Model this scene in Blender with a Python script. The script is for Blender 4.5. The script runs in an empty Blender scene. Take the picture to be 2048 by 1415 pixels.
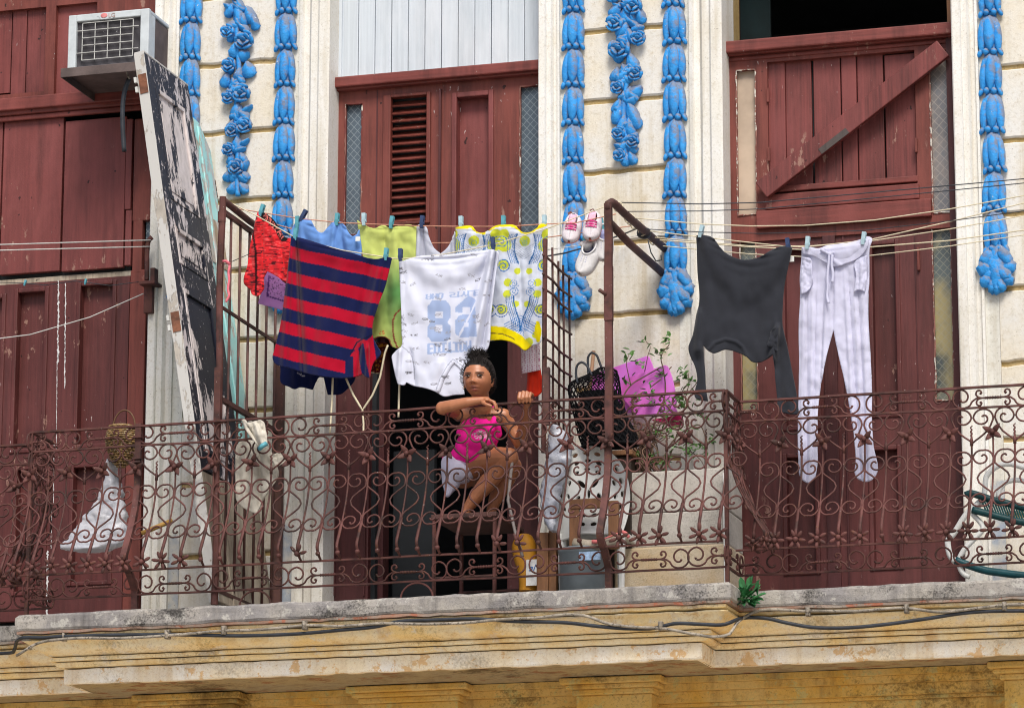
import bpy, math, random
import numpy as np
from mathutils import Vector, Matrix, noise as mnoise
from mathutils.geometry import delaunay_2d_cdt
R = math.radians
rng = random.Random(7)
scene = bpy.context.scene
col = scene.collection

# ------------------------------------------------------------------ camera
F = 7500.0; PITCH = R(12.93); YAW = R(16.56); ROLL = R(0.09); DIST = 17.6; ZC = 5.54
cp, sp, cy_, sy_ = math.cos(PITCH), math.sin(PITCH), math.cos(YAW), math.sin(YAW)
FW = Vector((-sy_*cp, cy_*cp, sp)); RT = Vector((cy_, sy_, 0.0)); UP = RT.cross(FW)
_c, _s = math.cos(ROLL), math.sin(ROLL)
RT, UP = _c*RT + _s*UP, -_s*RT + _c*UP
CAM = Vector((0, 0, ZC)) - DIST*FW
cd = bpy.data.cameras.new('camera'); cam = bpy.data.objects.new('camera', cd); col.objects.link(cam)
cd.sensor_width = 36.0; cd.lens = 36.0*F/2048.0; cd.clip_start = 0.5; cd.clip_end = 2000
m3 = Matrix((RT, UP, -FW)).transposed()
cam.matrix_world = Matrix.Translation(CAM) @ m3.to_4x4()
scene.camera = cam

def P(px, py, Y=0.0):
    d = FW*F + RT*(px-1024.0) + UP*(707.5-py)
    t = (Y-CAM.y)/d.y
    return CAM + d*t
def PX(px, py, X):
    d = FW*F + RT*(px-1024.0) + UP*(707.5-py)
    return CAM + d*((X-CAM.x)/d.x)
def C(o, pts):
    """points measured in an enlarged crop (x0, y0, scale) -> photo pixels"""
    return [(o[0]+x/o[2], o[1]+y/o[2]) for x, y in pts]

# ------------------------------------------------------------------ mesh builder
class MB:
    def __init__(s): s.v = []; s.f = []; s.c = []; s.mi = []; s.hascol = False
    def add(s, verts, faces, colr=None, mi=0):
        o = len(s.v); s.v.extend([tuple(p) for p in verts]); s.f.extend([tuple(i+o for i in f) for f in faces])
        s.mi.extend([mi]*len(faces))
        if colr is not None:
            s.hascol = True
            s.c.extend([colr]*len(verts) if not isinstance(colr, list) else colr)
        else: s.c.extend([(1, 1, 1)]*len(verts))
        return s
    def box(s, x0, x1, y0, y1, z0, z1, mi=0):
        v = [(x, y, z) for x in (x0, x1) for y in (y0, y1) for z in (z0, z1)]
        return s.add(v, [(0, 1, 3, 2), (4, 6, 7, 5), (0, 4, 5, 1), (2, 3, 7, 6), (0, 2, 6, 4), (1, 5, 7, 3)], mi=mi)
    def obox(s, a, b, w, h, up=(0, 0, 1), ext=0.0, mi=0):
        """bar from a to b, width w (sideways) and height h (along up)"""
        a, b = Vector(a), Vector(b); d = (b-a).normalized(); a = a-d*ext; b = b+d*ext
        u = Vector(up); u = (u-d*u.dot(d)).normalized(); r = d.cross(u)
        v = []
        for p in (a, b):
            for sx, sz in ((-1, -1), (1, -1), (1, 1), (-1, 1)):
                v.append(p + r*(sx*w/2) + u*(sz*h/2))
        return s.add(v, [(3, 2, 1, 0), (4, 5, 6, 7), (0, 1, 5, 4), (1, 2, 6, 5), (2, 3, 7, 6), (3, 0, 4, 7)], mi=mi)
    def tube(s, pts, r, n=6, closed=False, flat=1.0, mi=0, colr=None):
        pts = [Vector(p) for p in pts]; m = len(pts)
        if m < 2: return s
        rr = r if isinstance(r, (list, tuple)) else [r]*m
        tg = []
        for i in range(m):
            if closed: t = pts[(i+1) % m]-pts[i-1]
            else: t = pts[min(i+1, m-1)]-pts[max(i-1, 0)]
            tg.append(t.normalized() if t.length > 1e-9 else Vector((0, 0, 1)))
        ref = Vector((0, 1, 0)) if abs(tg[0].y) < 0.9 else Vector((1, 0, 0))
        nrm = (ref-tg[0]*ref.dot(tg[0])).normalized()
        v = []
        for i in range(m):
            nrm = (nrm-tg[i]*nrm.dot(tg[i]))
            nrm = nrm.normalized() if nrm.length > 1e-6 else tg[i].orthogonal().normalized()
            b = tg[i].cross(nrm)
            for k in range(n):
                a = 2*math.pi*(k+0.5)/n
                v.append(pts[i] + nrm*(math.cos(a)*rr[i]*flat) + b*(math.sin(a)*rr[i]))
        f = []
        for i in range(m if closed else m-1):
            j = (i+1) % m
            for k in range(n):
                k2 = (k+1) % n
                f.append((i*n+k, i*n+k2, j*n+k2, j*n+k))
        if not closed:
            f.append(tuple(range(n-1, -1, -1))); f.append(tuple((m-1)*n+k for k in range(n)))
        return s.add(v, f, colr, mi)
    def ell(s, c, rad, rot=None, nu=12, nv=8, mi=0, colr=None, fn=None):
        c = Vector(c); v = []; f = []
        M = rot if rot is not None else Matrix.Identity(3)
        for j in range(nv+1):
            th = math.pi*j/nv
            for i in range(nu):
                ph = 2*math.pi*i/nu
                d = Vector((math.sin(th)*math.cos(ph), math.sin(th)*math.sin(ph), math.cos(th)))
                p = Vector((d.x*rad[0], d.y*rad[1], d.z*rad[2]))
                if fn: p = fn(p, d)
                v.append(c + M @ p)
        for j in range(nv):
            for i in range(nu):
                a, b = j*nu+i, j*nu+(i+1) % nu
                f.append((a, a+nu, b+nu, b))
        return s.add(v, f, colr, mi)
    def prism(s, poly, off, mi=0):
        """poly: list of 3D points (one side), off: extrusion vector"""
        n = len(poly); off = Vector(off)
        v = [Vector(p) for p in poly] + [Vector(p)+off for p in poly]
        f = [tuple(range(n)), tuple(range(2*n-1, n-1, -1))] + [(i, i+n, (i+1) % n+n, (i+1) % n) for i in range(n)]
        return s.add(v, f, mi=mi)
    def grid(s, P2, closed_u=False, closed_v=False, mi=0, colr=None):
        nv_, nu_ = len(P2), len(P2[0]); v = [p for row in P2 for p in row]; f = []
        for j in range(nv_ if closed_v else nv_-1):
            for i in range(nu_ if closed_u else nu_-1):
                j2, i2 = (j+1) % nv_, (i+1) % nu_
                f.append((j*nu_+i, j*nu_+i2, j2*nu_+i2, j2*nu_+i))
        return s.add(v, f, colr, mi)
    def lathe(s, c, prof, n=20, axis=None, mi=0):
        M = axis if axis is not None else Matrix.Identity(3); c = Vector(c)
        rows = [[c + M @ Vector((r*math.cos(2*math.pi*k/n), r*math.sin(2*math.pi*k/n), z)) for k in range(n)] for r, z in prof]
        return s.grid(rows, closed_u=True, mi=mi)
    def build(s, name, mats, parent=None, smooth=False, bevel=0.0, solid=0.0, angle=None, fix=True):
        me = bpy.data.meshes.new(name)
        off = Vector(parent_world(parent)) if parent is not None else Vector((0, 0, 0))
        me.from_pydata([(p[0]-off.x, p[1]-off.y, p[2]-off.z) for p in s.v], [], s.f)
        ms = mats if isinstance(mats, (list, tuple)) else [mats]
        for m in ms: me.materials.append(m)
        if len(ms) > 1: me.polygons.foreach_set('material_index', s.mi)
        if smooth: me.polygons.foreach_set('use_smooth', [True]*len(me.polygons))
        if s.hascol:
            a = me.color_attributes.new('Col', 'FLOAT_COLOR', 'POINT')
            a.data.foreach_set('color', [x for c in s.c for x in (c[0], c[1], c[2], 1.0)])
        me.update()
        if fix:
            import bmesh
            bm = bmesh.new(); bm.from_mesh(me); bmesh.ops.recalc_face_normals(bm, faces=bm.faces); bm.to_mesh(me); bm.free()
        o = bpy.data.objects.new(name, me); col.objects.link(o)
        if parent is not None: o.parent = parent
        if bevel > 0:
            md = o.modifiers.new('bevel', 'BEVEL'); md.width = bevel; md.segments = 2; md.limit_method = 'ANGLE'; md.angle_limit = R(40)
        if solid > 0:
            md = o.modifiers.new('solid', 'SOLIDIFY'); md.thickness = solid; md.offset = 0
        return o
def parent_world(o):
    p = Vector(o.location)
    while o.parent is not None:
        o = o.parent; p = p + Vector(o.location)
    return p
def tag(o, label=None, cat=None, group=None, kind=None):
    if label: o['label'] = label
    if cat: o['category'] = cat
    if group: o['group'] = group
    if kind: o['kind'] = kind
    return o
def thing(name, label, cat, loc=(0, 0, 0), group=None):
    o = bpy.data.objects.new(name, None); o.empty_display_size = 0.05; col.objects.link(o); o.location = loc
    return tag(o, label, cat, group)
def copy_part(o, parent, delta=(0, 0, 0)):
    c = o.copy(); col.objects.link(c); c.parent = parent; c.location = Vector(o.location)+Vector(delta); return c

def smooth_poly(pts, step, closed=True, corner=70):
    """Catmull-Rom through 2D points, keeping sharp corners"""
    n = len(pts); out = []
    P_ = [np.array(p, float) for p in pts]
    sharp = []
    for i in range(n):
        if not closed and i in (0, n-1): sharp.append(True); continue
        a = P_[i]-P_[i-1]; b = P_[(i+1) % n]-P_[i]
        ang = math.degrees(math.acos(max(-1, min(1, a.dot(b)/(np.linalg.norm(a)*np.linalg.norm(b)+1e-9)))))
        sharp.append(ang > corner)
    for i in range(n if closed else n-1):
        p1, p2 = P_[i], P_[(i+1) % n]
        L = np.linalg.norm(p2-p1); k = max(1, int(round(L/step)))
        p0 = p1-(p2-p1) if sharp[i] else P_[i-1]
        p3 = p2+(p2-p1) if sharp[(i+1) % n] else P_[(i+2) % n]
        # centripetal-ish tangents
        l0, l2 = np.linalg.norm(p1-p0)+1e-6, np.linalg.norm(p3-p2)+1e-6
        m1 = ((p2-p1)/L*l0 + (p1-p0)/l0*L)/(l0+L)*L if L > 0 else 0*p1
        m2 = ((p3-p2)/l2*L + (p2-p1)/L*l2)/(l2+L)*L if L > 0 else 0*p1
        for j in range(k):
            t = j/k; t2, t3 = t*t, t*t*t
            out.append((2*t3-3*t2+1)*p1 + (t3-2*t2+t)*m1 + (-2*t3+3*t2)*p2 + (t3-t2)*m2)
    if not closed: out.append(P_[-1])
    return np.array(out)
def inside(poly, pts):
    x, y = pts[:, 0], pts[:, 1]; c = np.zeros(len(pts), bool); n = len(poly)
    for i in range(n):
        x0, y0 = poly[i]; x1, y1 = poly[(i+1) % n]
        if y0 == y1: continue
        k = ((y0 > y) != (y1 > y)) & (x < (x1-x0)*(y-y0)/(y1-y0)+x0)
        c ^= k
    return c
def seg_dist(pts, poly, closed=True):
    d = np.full(len(pts), 1e9); n = len(poly)
    for i in range(n if closed else n-1):
        a, b = np.array(poly[i], float), np.array(poly[(i+1) % n], float)
        ab = b-a; L2 = ab.dot(ab)+1e-12
        t = np.clip(((pts-a)@ab)/L2, 0, 1)
        d = np.minimum(d, np.hypot(*(pts-a-t[:, None]*ab).T))
    return d
def tri_region(outline, step, holes=(), seed=1):
    b = np.array(outline); lo, hi = b.min(0), b.max(0)
    xs = np.arange(lo[0], hi[0], step); ys = np.arange(lo[1], hi[1], step*0.87)
    g = np.array([(x+(0.5*step if j % 2 else 0), y) for j, y in enumerate(ys) for x in xs])
    g = g[inside(b, g)]; g = g[seg_dist(g, b[::2] if len(b) > 400 else b) > 0.5*step]
    loops = [list(range(len(b)))]; allp = [tuple(p) for p in b]
    for h in holes:
        g = g[~inside(h, g)]; g = g[seg_dist(g, h) > 0.5*step]
        loops.append(list(range(len(allp), len(allp)+len(h)))); allp += [tuple(p) for p in h]
    edges = [(l[i], l[(i+1) % len(l)]) for l in loops for i in range(len(l))]
    nb = len(allp); allp += [tuple(p) for p in g]
    r = delaunay_2d_cdt([Vector(p) for p in allp], edges, [], 0, 1e-5)
    V = np.array([(p.x, p.y) for p in r[0]]); T = r[2]
    cen = np.array([V[list(t)].mean(0) for t in T])
    keep = inside(b, cen)
    for h in holes: keep &= ~inside(h, cen)
    return V, [tuple(t) for t, k in zip(T, keep) if k]
def lin(c):
    return tuple(((x/255.0)/12.92 if x/255.0 <= 0.04045 else (((x/255.0)+0.055)/1.055)**2.4) for x in c)
# ------------------------------------------------------------------ materials
class NT:
    def __init__(s, name):
        s.m = bpy.data.materials.new(name); s.m.use_nodes = True; s.t = s.m.node_tree; s.n = s.t.nodes; s.n.clear()
        s.out = s.n.new('ShaderNodeOutputMaterial'); s.b = s.n.new('ShaderNodeBsdfPrincipled')
        s.t.links.new(s.b.outputs[0], s.out.inputs[0]); s.geo = s.n.new('ShaderNodeNewGeometry')
        s.b.inputs['Specular IOR Level'].default_value = 0.3
    def L(s, a, b): s.t.links.new(a, b)
    def pos(s, sc):
        mp = s.n.new('ShaderNodeMapping'); mp.inputs['Scale'].default_value = sc if hasattr(sc, '__len__') else (sc,)*3
        s.L(s.geo.outputs['Position'], mp.inputs['Vector']); return mp.outputs[0]
    def noise(s, sc, detail=4, rough=0.6, dist=0.0, vec=None):
        n = s.n.new('ShaderNodeTexNoise'); n.inputs['Scale'].default_value = 1.0
        n.inputs['Detail'].default_value = detail; n.inputs['Roughness'].default_value = rough; n.inputs['Distortion'].default_value = dist
        s.L(vec if vec is not None else s.pos(sc), n.inputs['Vector']); return n.outputs['Fac']
    def ramp(s, x, a, b, c0=(0, 0, 0), c1=(1, 1, 1)):
        r = s.n.new('ShaderNodeValToRGB'); r.color_ramp.elements[0].position = a; r.color_ramp.elements[1].position = b
        r.color_ramp.elements[0].color = (*c0, 1); r.color_ramp.elements[1].color = (*c1, 1)
        s.L(x, r.inputs[0]); return r.outputs[0]
    def mix(s, f, a, b, mode='MIX'):
        m = s.n.new('ShaderNodeMix'); m.data_type = 'RGBA'; m.blend_type = mode
        for x, i in ((f, 0), (a, 6), (b, 7)):
            if isinstance(x, (int, float)): m.inputs[i].default_value = x
            elif isinstance(x, tuple): m.inputs[i].default_value = (*x, 1)
            else: s.L(x, m.inputs[i])
        return m.outputs[2]
    def math(s, op, a, b=None, c=None):
        m = s.n.new('ShaderNodeMath'); m.operation = op
        for i, x in enumerate((a, b, c)):
            if x is None: continue
            if isinstance(x, (int, float)): m.inputs[i].default_value = x
            else: s.L(x, m.inputs[i])
        return m.outputs[0]
    def bump(s, h, st=0.3, dist=0.01):
        b = s.n.new('ShaderNodeBump'); b.inputs['Strength'].default_value = st; b.inputs['Distance'].default_value = dist
        s.L(h, b.inputs['Height']); s.L(b.outputs[0], s.b.inputs['Normal'])
    def upn(s):
        x = s.n.new('ShaderNodeSeparateXYZ'); s.L(s.geo.outputs['Normal'], x.inputs[0]); return x.outputs[2]
    def sep(s):
        x = s.n.new('ShaderNodeSeparateXYZ'); s.L(s.geo.outputs['Position'], x.inputs[0]); return x.outputs
    def fin(s, colr, rough=0.7):
        if isinstance(colr, tuple): s.b.inputs['Base Color'].default_value = (*colr, 1)
        else: s.L(colr, s.b.inputs['Base Color'])
        if isinstance(rough, (int, float)): s.b.inputs['Roughness'].default_value = rough
        else: s.L(rough, s.b.inputs['Roughness'])
        return s.m
def sc3(c, k): return tuple(x*k for x in c)

def m_wood(name, c, grain=(55, 55, 2.2), spots=True, var=0.35, pale=None, dirt=0.72):
    t = NT(name)
    a = t.noise(grain, 5, 0.65); b = t.noise((3.2, 3.2, 1.6), 5, 0.65); g = t.noise((9, 9, 1.2), 4, 0.7)
    k = t.mix(t.ramp(a, 0.3, 0.75), sc3(c, 1-var), sc3(c, 1+var))
    k = t.mix(t.math('MULTIPLY', t.ramp(b, 0.45, 0.62), 0.75), k, pale or (c[0]*1.35, c[1]*1.5, c[2]*1.6))
    k = t.mix(t.math('MULTIPLY', t.ramp(g, 0.48, 0.72), dirt), k, sc3(c, 0.4))
    if spots:
        s_ = t.noise((75, 75, 28), 2, 0.5); w = t.noise(1.6, 2, 0.5)
        ms = t.math('MULTIPLY', t.ramp(s_, 0.72, 0.75), t.ramp(w, 0.5, 0.62))
        k = t.mix(ms, k, (0.5, 0.42, 0.4))
        fl = t.math('MULTIPLY', t.ramp(t.noise((24, 24, 9), 6, 0.7), 0.60, 0.615), t.ramp(t.noise(2.7, 3, 0.5), 0.54, 0.6))
        k = t.mix(t.math('MULTIPLY', fl, 0.8), k, (0.3, 0.17, 0.13))
        d_ = t.noise((34, 34, 22), 2, 0.5)
        k = t.mix(t.ramp(d_, 0.735, 0.76), k, sc3(c, 0.2))
    h = t.math('ADD', t.math('MULTIPLY', a, 0.7), t.math('MULTIPLY', t.noise(160, 3), 0.35))
    t.bump(h, 0.35, 0.004)
    t.b.inputs['Specular IOR Level'].default_value = 0.35
    return t.fin(k, t.ramp(b, 0.3, 0.7, (0.42,)*3, (0.68,)*3))
def m_plaster(name, c, stain, blotch, scale=1.0, dark=0.5, crack=0.0, bumpk=0.3, streak=True, mould=0.0, patch=None, low=None):
    t = NT(name)
    b = t.noise(1.7*scale, 6, 0.65); f = t.noise(14*scale, 6, 0.72); s = t.noise((9, 9, 0.6), 5, 0.65); f2 = t.noise(38*scale, 4, 0.65)
    k = t.mix(t.ramp(b, 0.38, 0.62), c, blotch)
    if patch: k = t.mix(t.math('MULTIPLY', t.ramp(t.noise(5.5*scale, 6, 0.7), 0.56, 0.60), 0.85), k, patch)
    if streak: k = t.mix(t.math('MULTIPLY', t.ramp(s, 0.52, 0.72), 0.68), k, stain)
    k = t.mix(t.math('MULTIPLY', t.ramp(f, 0.55, 0.72), 0.6), k, stain)
    k = t.mix(t.math('MULTIPLY', t.ramp(f2, 0.5, 0.7), 0.3), k, sc3(stain, 0.8))
    if low:
        z = t.sep()[2]; e = t.math('ADD', z, t.math('MULTIPLY', t.noise(6, 5, .7), 0.9))
        k = t.mix(t.ramp(t.math('MULTIPLY', e, 0.15), 0.775, 0.79, (.85,)*3, (0, 0, 0)), k, t.mix(t.ramp(t.noise(11, 5), .4, .6), low, (0.5, 0.48, 0.43)))
    p = t.noise(85*scale, 3, 0.6)
    k = t.mix(t.math('MULTIPLY', t.ramp(p, 0.655, 0.71), dark), k, sc3(stain, 0.3))
    if mould:
        m_ = t.math('ADD', t.math('MULTIPLY', t.noise((2.2, 2.2, 3.2), 5, .68), .75), t.math('MULTIPLY', f2, .25))
        k = t.mix(t.math('MULTIPLY', t.ramp(m_, 0.535, 0.62), mould), k, sc3(stain, 0.22))
    hh = t.math('ADD', t.math('MULTIPLY', f, 0.6), t.math('MULTIPLY', p, 0.4))
    if crack:
        v = t.n.new('ShaderNodeTexVoronoi'); v.feature = 'DISTANCE_TO_EDGE'; v.inputs['Scale'].default_value = 2.6
        wv = t.n.new('ShaderNodeVectorMath'); wv.operation = 'ADD'
        nz = t.n.new('ShaderNodeTexNoise'); nz.inputs['Scale'].default_value = 7; nz.inputs['Detail'].default_value = 6
        sc = t.n.new('ShaderNodeVectorMath'); sc.operation = 'SCALE'; sc.inputs['Scale'].default_value = 0.45
        t.L(t.geo.outputs['Position'], nz.inputs['Vector']); t.L(nz.outputs['Color'], sc.inputs[0]); t.L(sc.outputs[0], wv.inputs[0])
        t.L(t.geo.outputs['Position'], wv.inputs[1]); t.L(wv.outputs[0], v.inputs['Vector'])
        ck = t.math('MULTIPLY', t.ramp(v.outputs['Distance'], 0.002, 0.007, (1, 1, 1), (0, 0, 0)), t.ramp(t.noise(1.6, 4), 0.55, 0.62))
        k = t.mix(t.math('MULTIPLY', ck, crack), k, sc3(stain, 0.35))
    t.bump(hh, bumpk, 0.006)
    t.b.inputs['Specular IOR Level'].default_value = 0.2
    return t.fin(k, 0.88)
def m_blue(name):
    t = NT(name); c = (0.02, 0.25, 0.65)
    b = t.noise(11, 5, 0.65); f = t.noise(75, 4, .7); m_ = t.noise(26, 5, .7)
    k = t.mix(t.ramp(b, 0.35, 0.7), c, (0.045, 0.34, 0.78))
    k = t.mix(t.math('MULTIPLY', t.ramp(m_, 0.5, 0.68), 0.5), k, (0.016, 0.1, 0.36))
    x = t.n.new('ShaderNodeSeparateXYZ'); t.L(t.geo.outputs['Normal'], x.inputs[0])
    lean = t.math('ADD', t.math('MULTIPLY', x.outputs[2], 1.0), t.math('MULTIPLY', x.outputs[0], 0.35))
    dn = t.ramp(t.math('ADD', lean, t.math('MULTIPLY', t.math('SUBTRACT', m_, 0.5), 2.2)), 0.02, 0.45)
    k = t.mix(t.math('MULTIPLY', dn, 0.82), k, (0.2, 0.2, 0.225))
    k = t.mix(t.ramp(t.noise(45, 3), 0.70, 0.715), k, (0.5, 0.55, 0.6))
    t.bump(t.math('ADD', t.math('ADD', f, b), m_), 0.7, 0.006)
    t.b.inputs['Specular IOR Level'].default_value = 0.3
    return t.fin(k, 0.6)
def m_iron(name, c=(0.066, 0.0245, 0.02), pale=(0.135, 0.05, 0.044), dark=(0.026, 0.014, 0.012), rust=(0.105, 0.042, 0.018)):
    t = NT(name)
    b = t.noise(3.5, 4, 0.65); f = t.noise(45, 4, 0.7); g = t.noise(12, 3)
    k = t.mix(t.ramp(b, 0.35, 0.66), c, pale)
    k = t.mix(t.math('MULTIPLY', t.ramp(g, 0.46, 0.66), 0.8), k, dark)
    k = t.mix(t.math('MULTIPLY', t.ramp(f, 0.55, 0.7), 0.7), k, rust)
    k = t.mix(t.ramp(t.noise(120, 2), 0.735, 0.755), k, (0.5, 0.45, 0.42))
    t.bump(f, 0.5, 0.003)
    return t.fin(k, 0.68)
def m_simple(name, c, var=0.2, sc=12, rough=0.6, bump=0.2, spec=0.3, metal=0.0, spots=None, spot_th=0.7):
    t = NT(name)
    b = t.noise(sc, 4, 0.6)
    k = t.mix(t.ramp(b, 0.3, 0.7), sc3(c, 1-var), sc3(c, 1+var))
    if spots: k = t.mix(t.ramp(t.noise(sc*5, 3), spot_th, spot_th+0.03), k, spots)
    t.bump(t.noise(sc*6, 3), bump, 0.003)
    t.b.inputs['Specular IOR Level'].default_value = spec; t.b.inputs['Metallic'].default_value = metal
    return t.fin(k, rough)
def m_cloth(name, c=None, trans=0.22, weave=900, var=0.08):
    t = NT(name)
    if c is None:
        a = t.n.new('ShaderNodeAttribute'); a.attribute_name = 'Col'; base = a.outputs['Color']
    else: base = c
    k = t.mix(t.math('MULTIPLY', t.ramp(t.noise(30, 4), 0.35, 0.7), 1.0), base, base) if c is None else t.mix(t.ramp(t.noise(14, 5), 0.3, 0.7), sc3(c, 1-var), sc3(c, 1+var))
    t.bump(t.math('ADD', t.noise(weave, 2), t.math('MULTIPLY', t.noise(28, 4), 1.2)), 0.25, 0.004)
    t.b.inputs['Specular IOR Level'].default_value = 0.1; t.b.inputs['Sheen Weight'].default_value = 0.15
    t.fin(k, 0.92)
    tr = t.n.new('ShaderNodeBsdfTranslucent'); mx = t.n.new('ShaderNodeMixShader'); mx.inputs[0].default_value = trans
    t.L(k, tr.inputs[0]); t.L(t.b.outputs[0], mx.inputs[1]); t.L(tr.outputs[0], mx.inputs[2]); t.L(mx.outputs[0], t.out.inputs[0])
    return t.m
def m_attr(name, rough=0.6, spec=0.3, bump=0.1, sc=120):
    t = NT(name); a = t.n.new('ShaderNodeAttribute'); a.attribute_name = 'Col'
    k = t.mix(t.math('MULTIPLY', t.ramp(t.noise(25, 4), 0.3, 0.7), 0.14), a.outputs['Color'], (0.02, 0.01, 0.01))
    t.bump(t.noise(sc, 3), bump, 0.002); t.b.inputs['Specular IOR Level'].default_value = spec
    return t.fin(k, rough)
def m_glass(name, c, wire=None, wsc=26, mud=None):
    """dusty wired glass pane"""
    t = NT(name); p = t.sep()
    k = t.mix(t.ramp(t.noise(3, 4), 0.3, 0.7), sc3(c, 0.6), sc3(c, 1.5))
    if mud: k = t.mix(t.ramp(t.noise((4, 4, 2.2), 4, 0.6), 0.44, 0.56), k, mud)
    u = t.math('ADD', t.math('MULTIPLY', p[0], wsc*1.1), t.math('MULTIPLY', p[2], wsc))
    v = t.math('SUBTRACT', t.math('MULTIPLY', p[0], wsc*1.1), t.math('MULTIPLY', p[2], wsc))
    fu = t.math('ABSOLUTE', t.math('SUBTRACT', t.math('FRACT', u), 0.5)); fv = t.math('ABSOLUTE', t.math('SUBTRACT', t.math('FRACT', v), 0.5))
    w = t.math('MULTIPLY', t.math('LESS_THAN', t.math('MINIMUM', fu, fv), 0.06), 0.55)
    k = t.mix(w, k, wire or sc3(c, 2.6))
    t.bump(t.noise(70, 3), 0.2, 0.003)
    t.b.inputs['Specular IOR Level'].default_value = 0.45
    return t.fin(k, 0.32)
def m_peel(name, top, under, wood, th=0.5, sc=(16, 16, 5)):
    """old paint flaking off: dark top coat over pale primer"""
    t = NT(name)
    a = t.noise(sc, 7, 0.72, 0.3); b = t.noise((2.4, 2.4, 1.0), 3, 0.5); q = t.noise((30, 30, 12), 5, 0.65)
    s = t.math('ADD', t.math('MULTIPLY', a, 0.72), t.math('MULTIPLY', b, 0.42))
    k0 = t.mix(t.ramp(q, 0.4, 0.7), under, sc3(under, 0.72))
    k0 = t.mix(t.ramp(t.noise((3, 3, 1.4), 4), 0.56, 0.62), k0, wood)
    k = t.mix(t.ramp(s, th, th+0.012), top, k0)
    k = t.mix(t.ramp(t.noise(60, 3), 0.68, 0.7), k, under)
    t.bump(t.math('ADD', t.ramp(s, th, th+0.02, (1, 1, 1), (0, 0, 0)), t.math('MULTIPLY', q, 0.4)), 0.6, 0.004)
    return t.fin(k, 0.5)

RED = (0.148, 0.033, 0.0265)
M = {}
M['red'] = m_wood('red_brown_painted_wood', (0.146, 0.034, 0.0245))
M['redh'] = m_wood('red_brown_painted_wood_rails', sc3(RED, 1.08), grain=(3, 55, 55))
M['redl'] = m_wood('red_brown_painted_wood_smooth', (0.168, 0.041, 0.037), grain=(40, 40, 1.2), var=0.18)
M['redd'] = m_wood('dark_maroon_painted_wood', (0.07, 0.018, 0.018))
M['red_shade'] = m_wood('shade_darkened_maroon_wood', (0.096, 0.0235, 0.0215), var=0.3)  # lower leaves: maroon darkened so the shade there is in the colour
M['redx'] = m_wood('weathered_red_planks', (0.148, 0.034, 0.030), grain=(70, 70, 1.6), var=0.45)
M['white_boards'] = m_wood('white_painted_boards', (0.52, 0.57, 0.62), grain=(60, 60, 1.2), var=0.12, spots=False, pale=(0.6, 0.63, 0.67), dirt=0.25)
M['wall'] = m_plaster('cream_painted_plaster', (0.67, 0.612, 0.5), (0.44, 0.355, 0.22), (0.67, 0.66, 0.63), 1.4, 0.7, 0.3, 0.5)
M['wallg'] = m_plaster('pale_grey_green_plaster', (0.66, 0.665, 0.62), (0.45, 0.4, 0.3), (0.72, 0.7, 0.64), 1.6, 0.85, 0.2, 0.5, low=(0.27, 0.32, 0.4))
M['joint'] = m_plaster('ochre_stained_joint', (0.4, 0.28, 0.11), (0.13, 0.085, 0.04), (0.5, 0.38, 0.2), 2.0, 0.7, 0.0)
M['surround'] = m_plaster('cream_moulding_paint', (0.69, 0.67, 0.61), (0.5, 0.44, 0.33), (0.74, 0.73, 0.7), 2.2, 0.9, 0.15, 0.45)
M['slab'] = m_plaster('weathered_grey_stone', (0.25, 0.235, 0.23), (0.075, 0.07, 0.07), (0.38, 0.35, 0.31), 3.0, 0.9, 0.25, 0.8, True, 0.85, (0.46, 0.44, 0.4))
M['yellow'] = m_plaster('cream_yellow_cornice_plaster', (0.93, 0.70, 0.33), (0.64, 0.38, 0.12), (0.93, 0.82, 0.58), 2.3, 0.85, 0.2, 0.6, True, 0.45, (0.85, 0.76, 0.6))
M['ochre'] = m_plaster('strong_ochre_plaster', (0.7, 0.42, 0.09), (0.3, 0.16, 0.05), (0.72, 0.5, 0.18), 2.3, 0.85, 0.25, 0.6, True, 0.6, (0.6, 0.5, 0.2))
M['cream_band'] = m_plaster('cream_cornice_plaster', (0.9, 0.77, 0.55), (0.62, 0.43, 0.22), (0.9, 0.85, 0.76), 2.4, 0.8, 0.2, 0.6, True, 0.35, (0.74, 0.46, 0.2))
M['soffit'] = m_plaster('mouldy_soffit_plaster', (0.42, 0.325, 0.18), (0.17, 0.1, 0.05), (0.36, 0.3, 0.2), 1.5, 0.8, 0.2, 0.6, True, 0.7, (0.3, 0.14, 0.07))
M['tile'] = m_plaster('broken_red_clay_tile', (0.3, 0.26, 0.22), (0.16, 0.11, 0.08), (0.36, 0.2, 0.14), 2.6, 0.7, 0.0, 0.6, False, 0.8, (0.42, 0.14, 0.08))
M['concrete'] = m_plaster('speckled_grey_concrete', (0.42, 0.39, 0.35), (0.2, 0.18, 0.155), (0.52, 0.49, 0.45), 3.2, 0.95, 0.0, 1.0, False, 0.25)
M['planterbase'] = m_plaster('tan_concrete', (0.58, 0.44, 0.27), (0.3, 0.2, 0.09), (0.62, 0.53, 0.4), 3.0, 0.85, 0.0, 0.9, False, 0.3)
M['blue'] = m_blue('bright_blue_dusty_paint')
M['iron'] = m_iron('rusted_red_iron')
M['irond'] = m_iron('dark_rusted_iron', (0.07, 0.032, 0.028), (0.12, 0.055, 0.048), (0.03, 0.018, 0.016), (0.1, 0.045, 0.02))
M['glass'] = m_glass('dusty_wired_glass', (0.07, 0.095, 0.12), (0.3, 0.35, 0.38))
M['glass_mud'] = m_glass('muddy_wired_glass', (0.09, 0.11, 0.11), (0.3, 0.29, 0.22), mud=(0.32, 0.27, 0.13))
M['glass_grey'] = m_glass('grey_wired_glass', (0.17, 0.17, 0.18), (0.38, 0.34, 0.3), 22, mud=(0.3, 0.25, 0.22))
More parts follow.
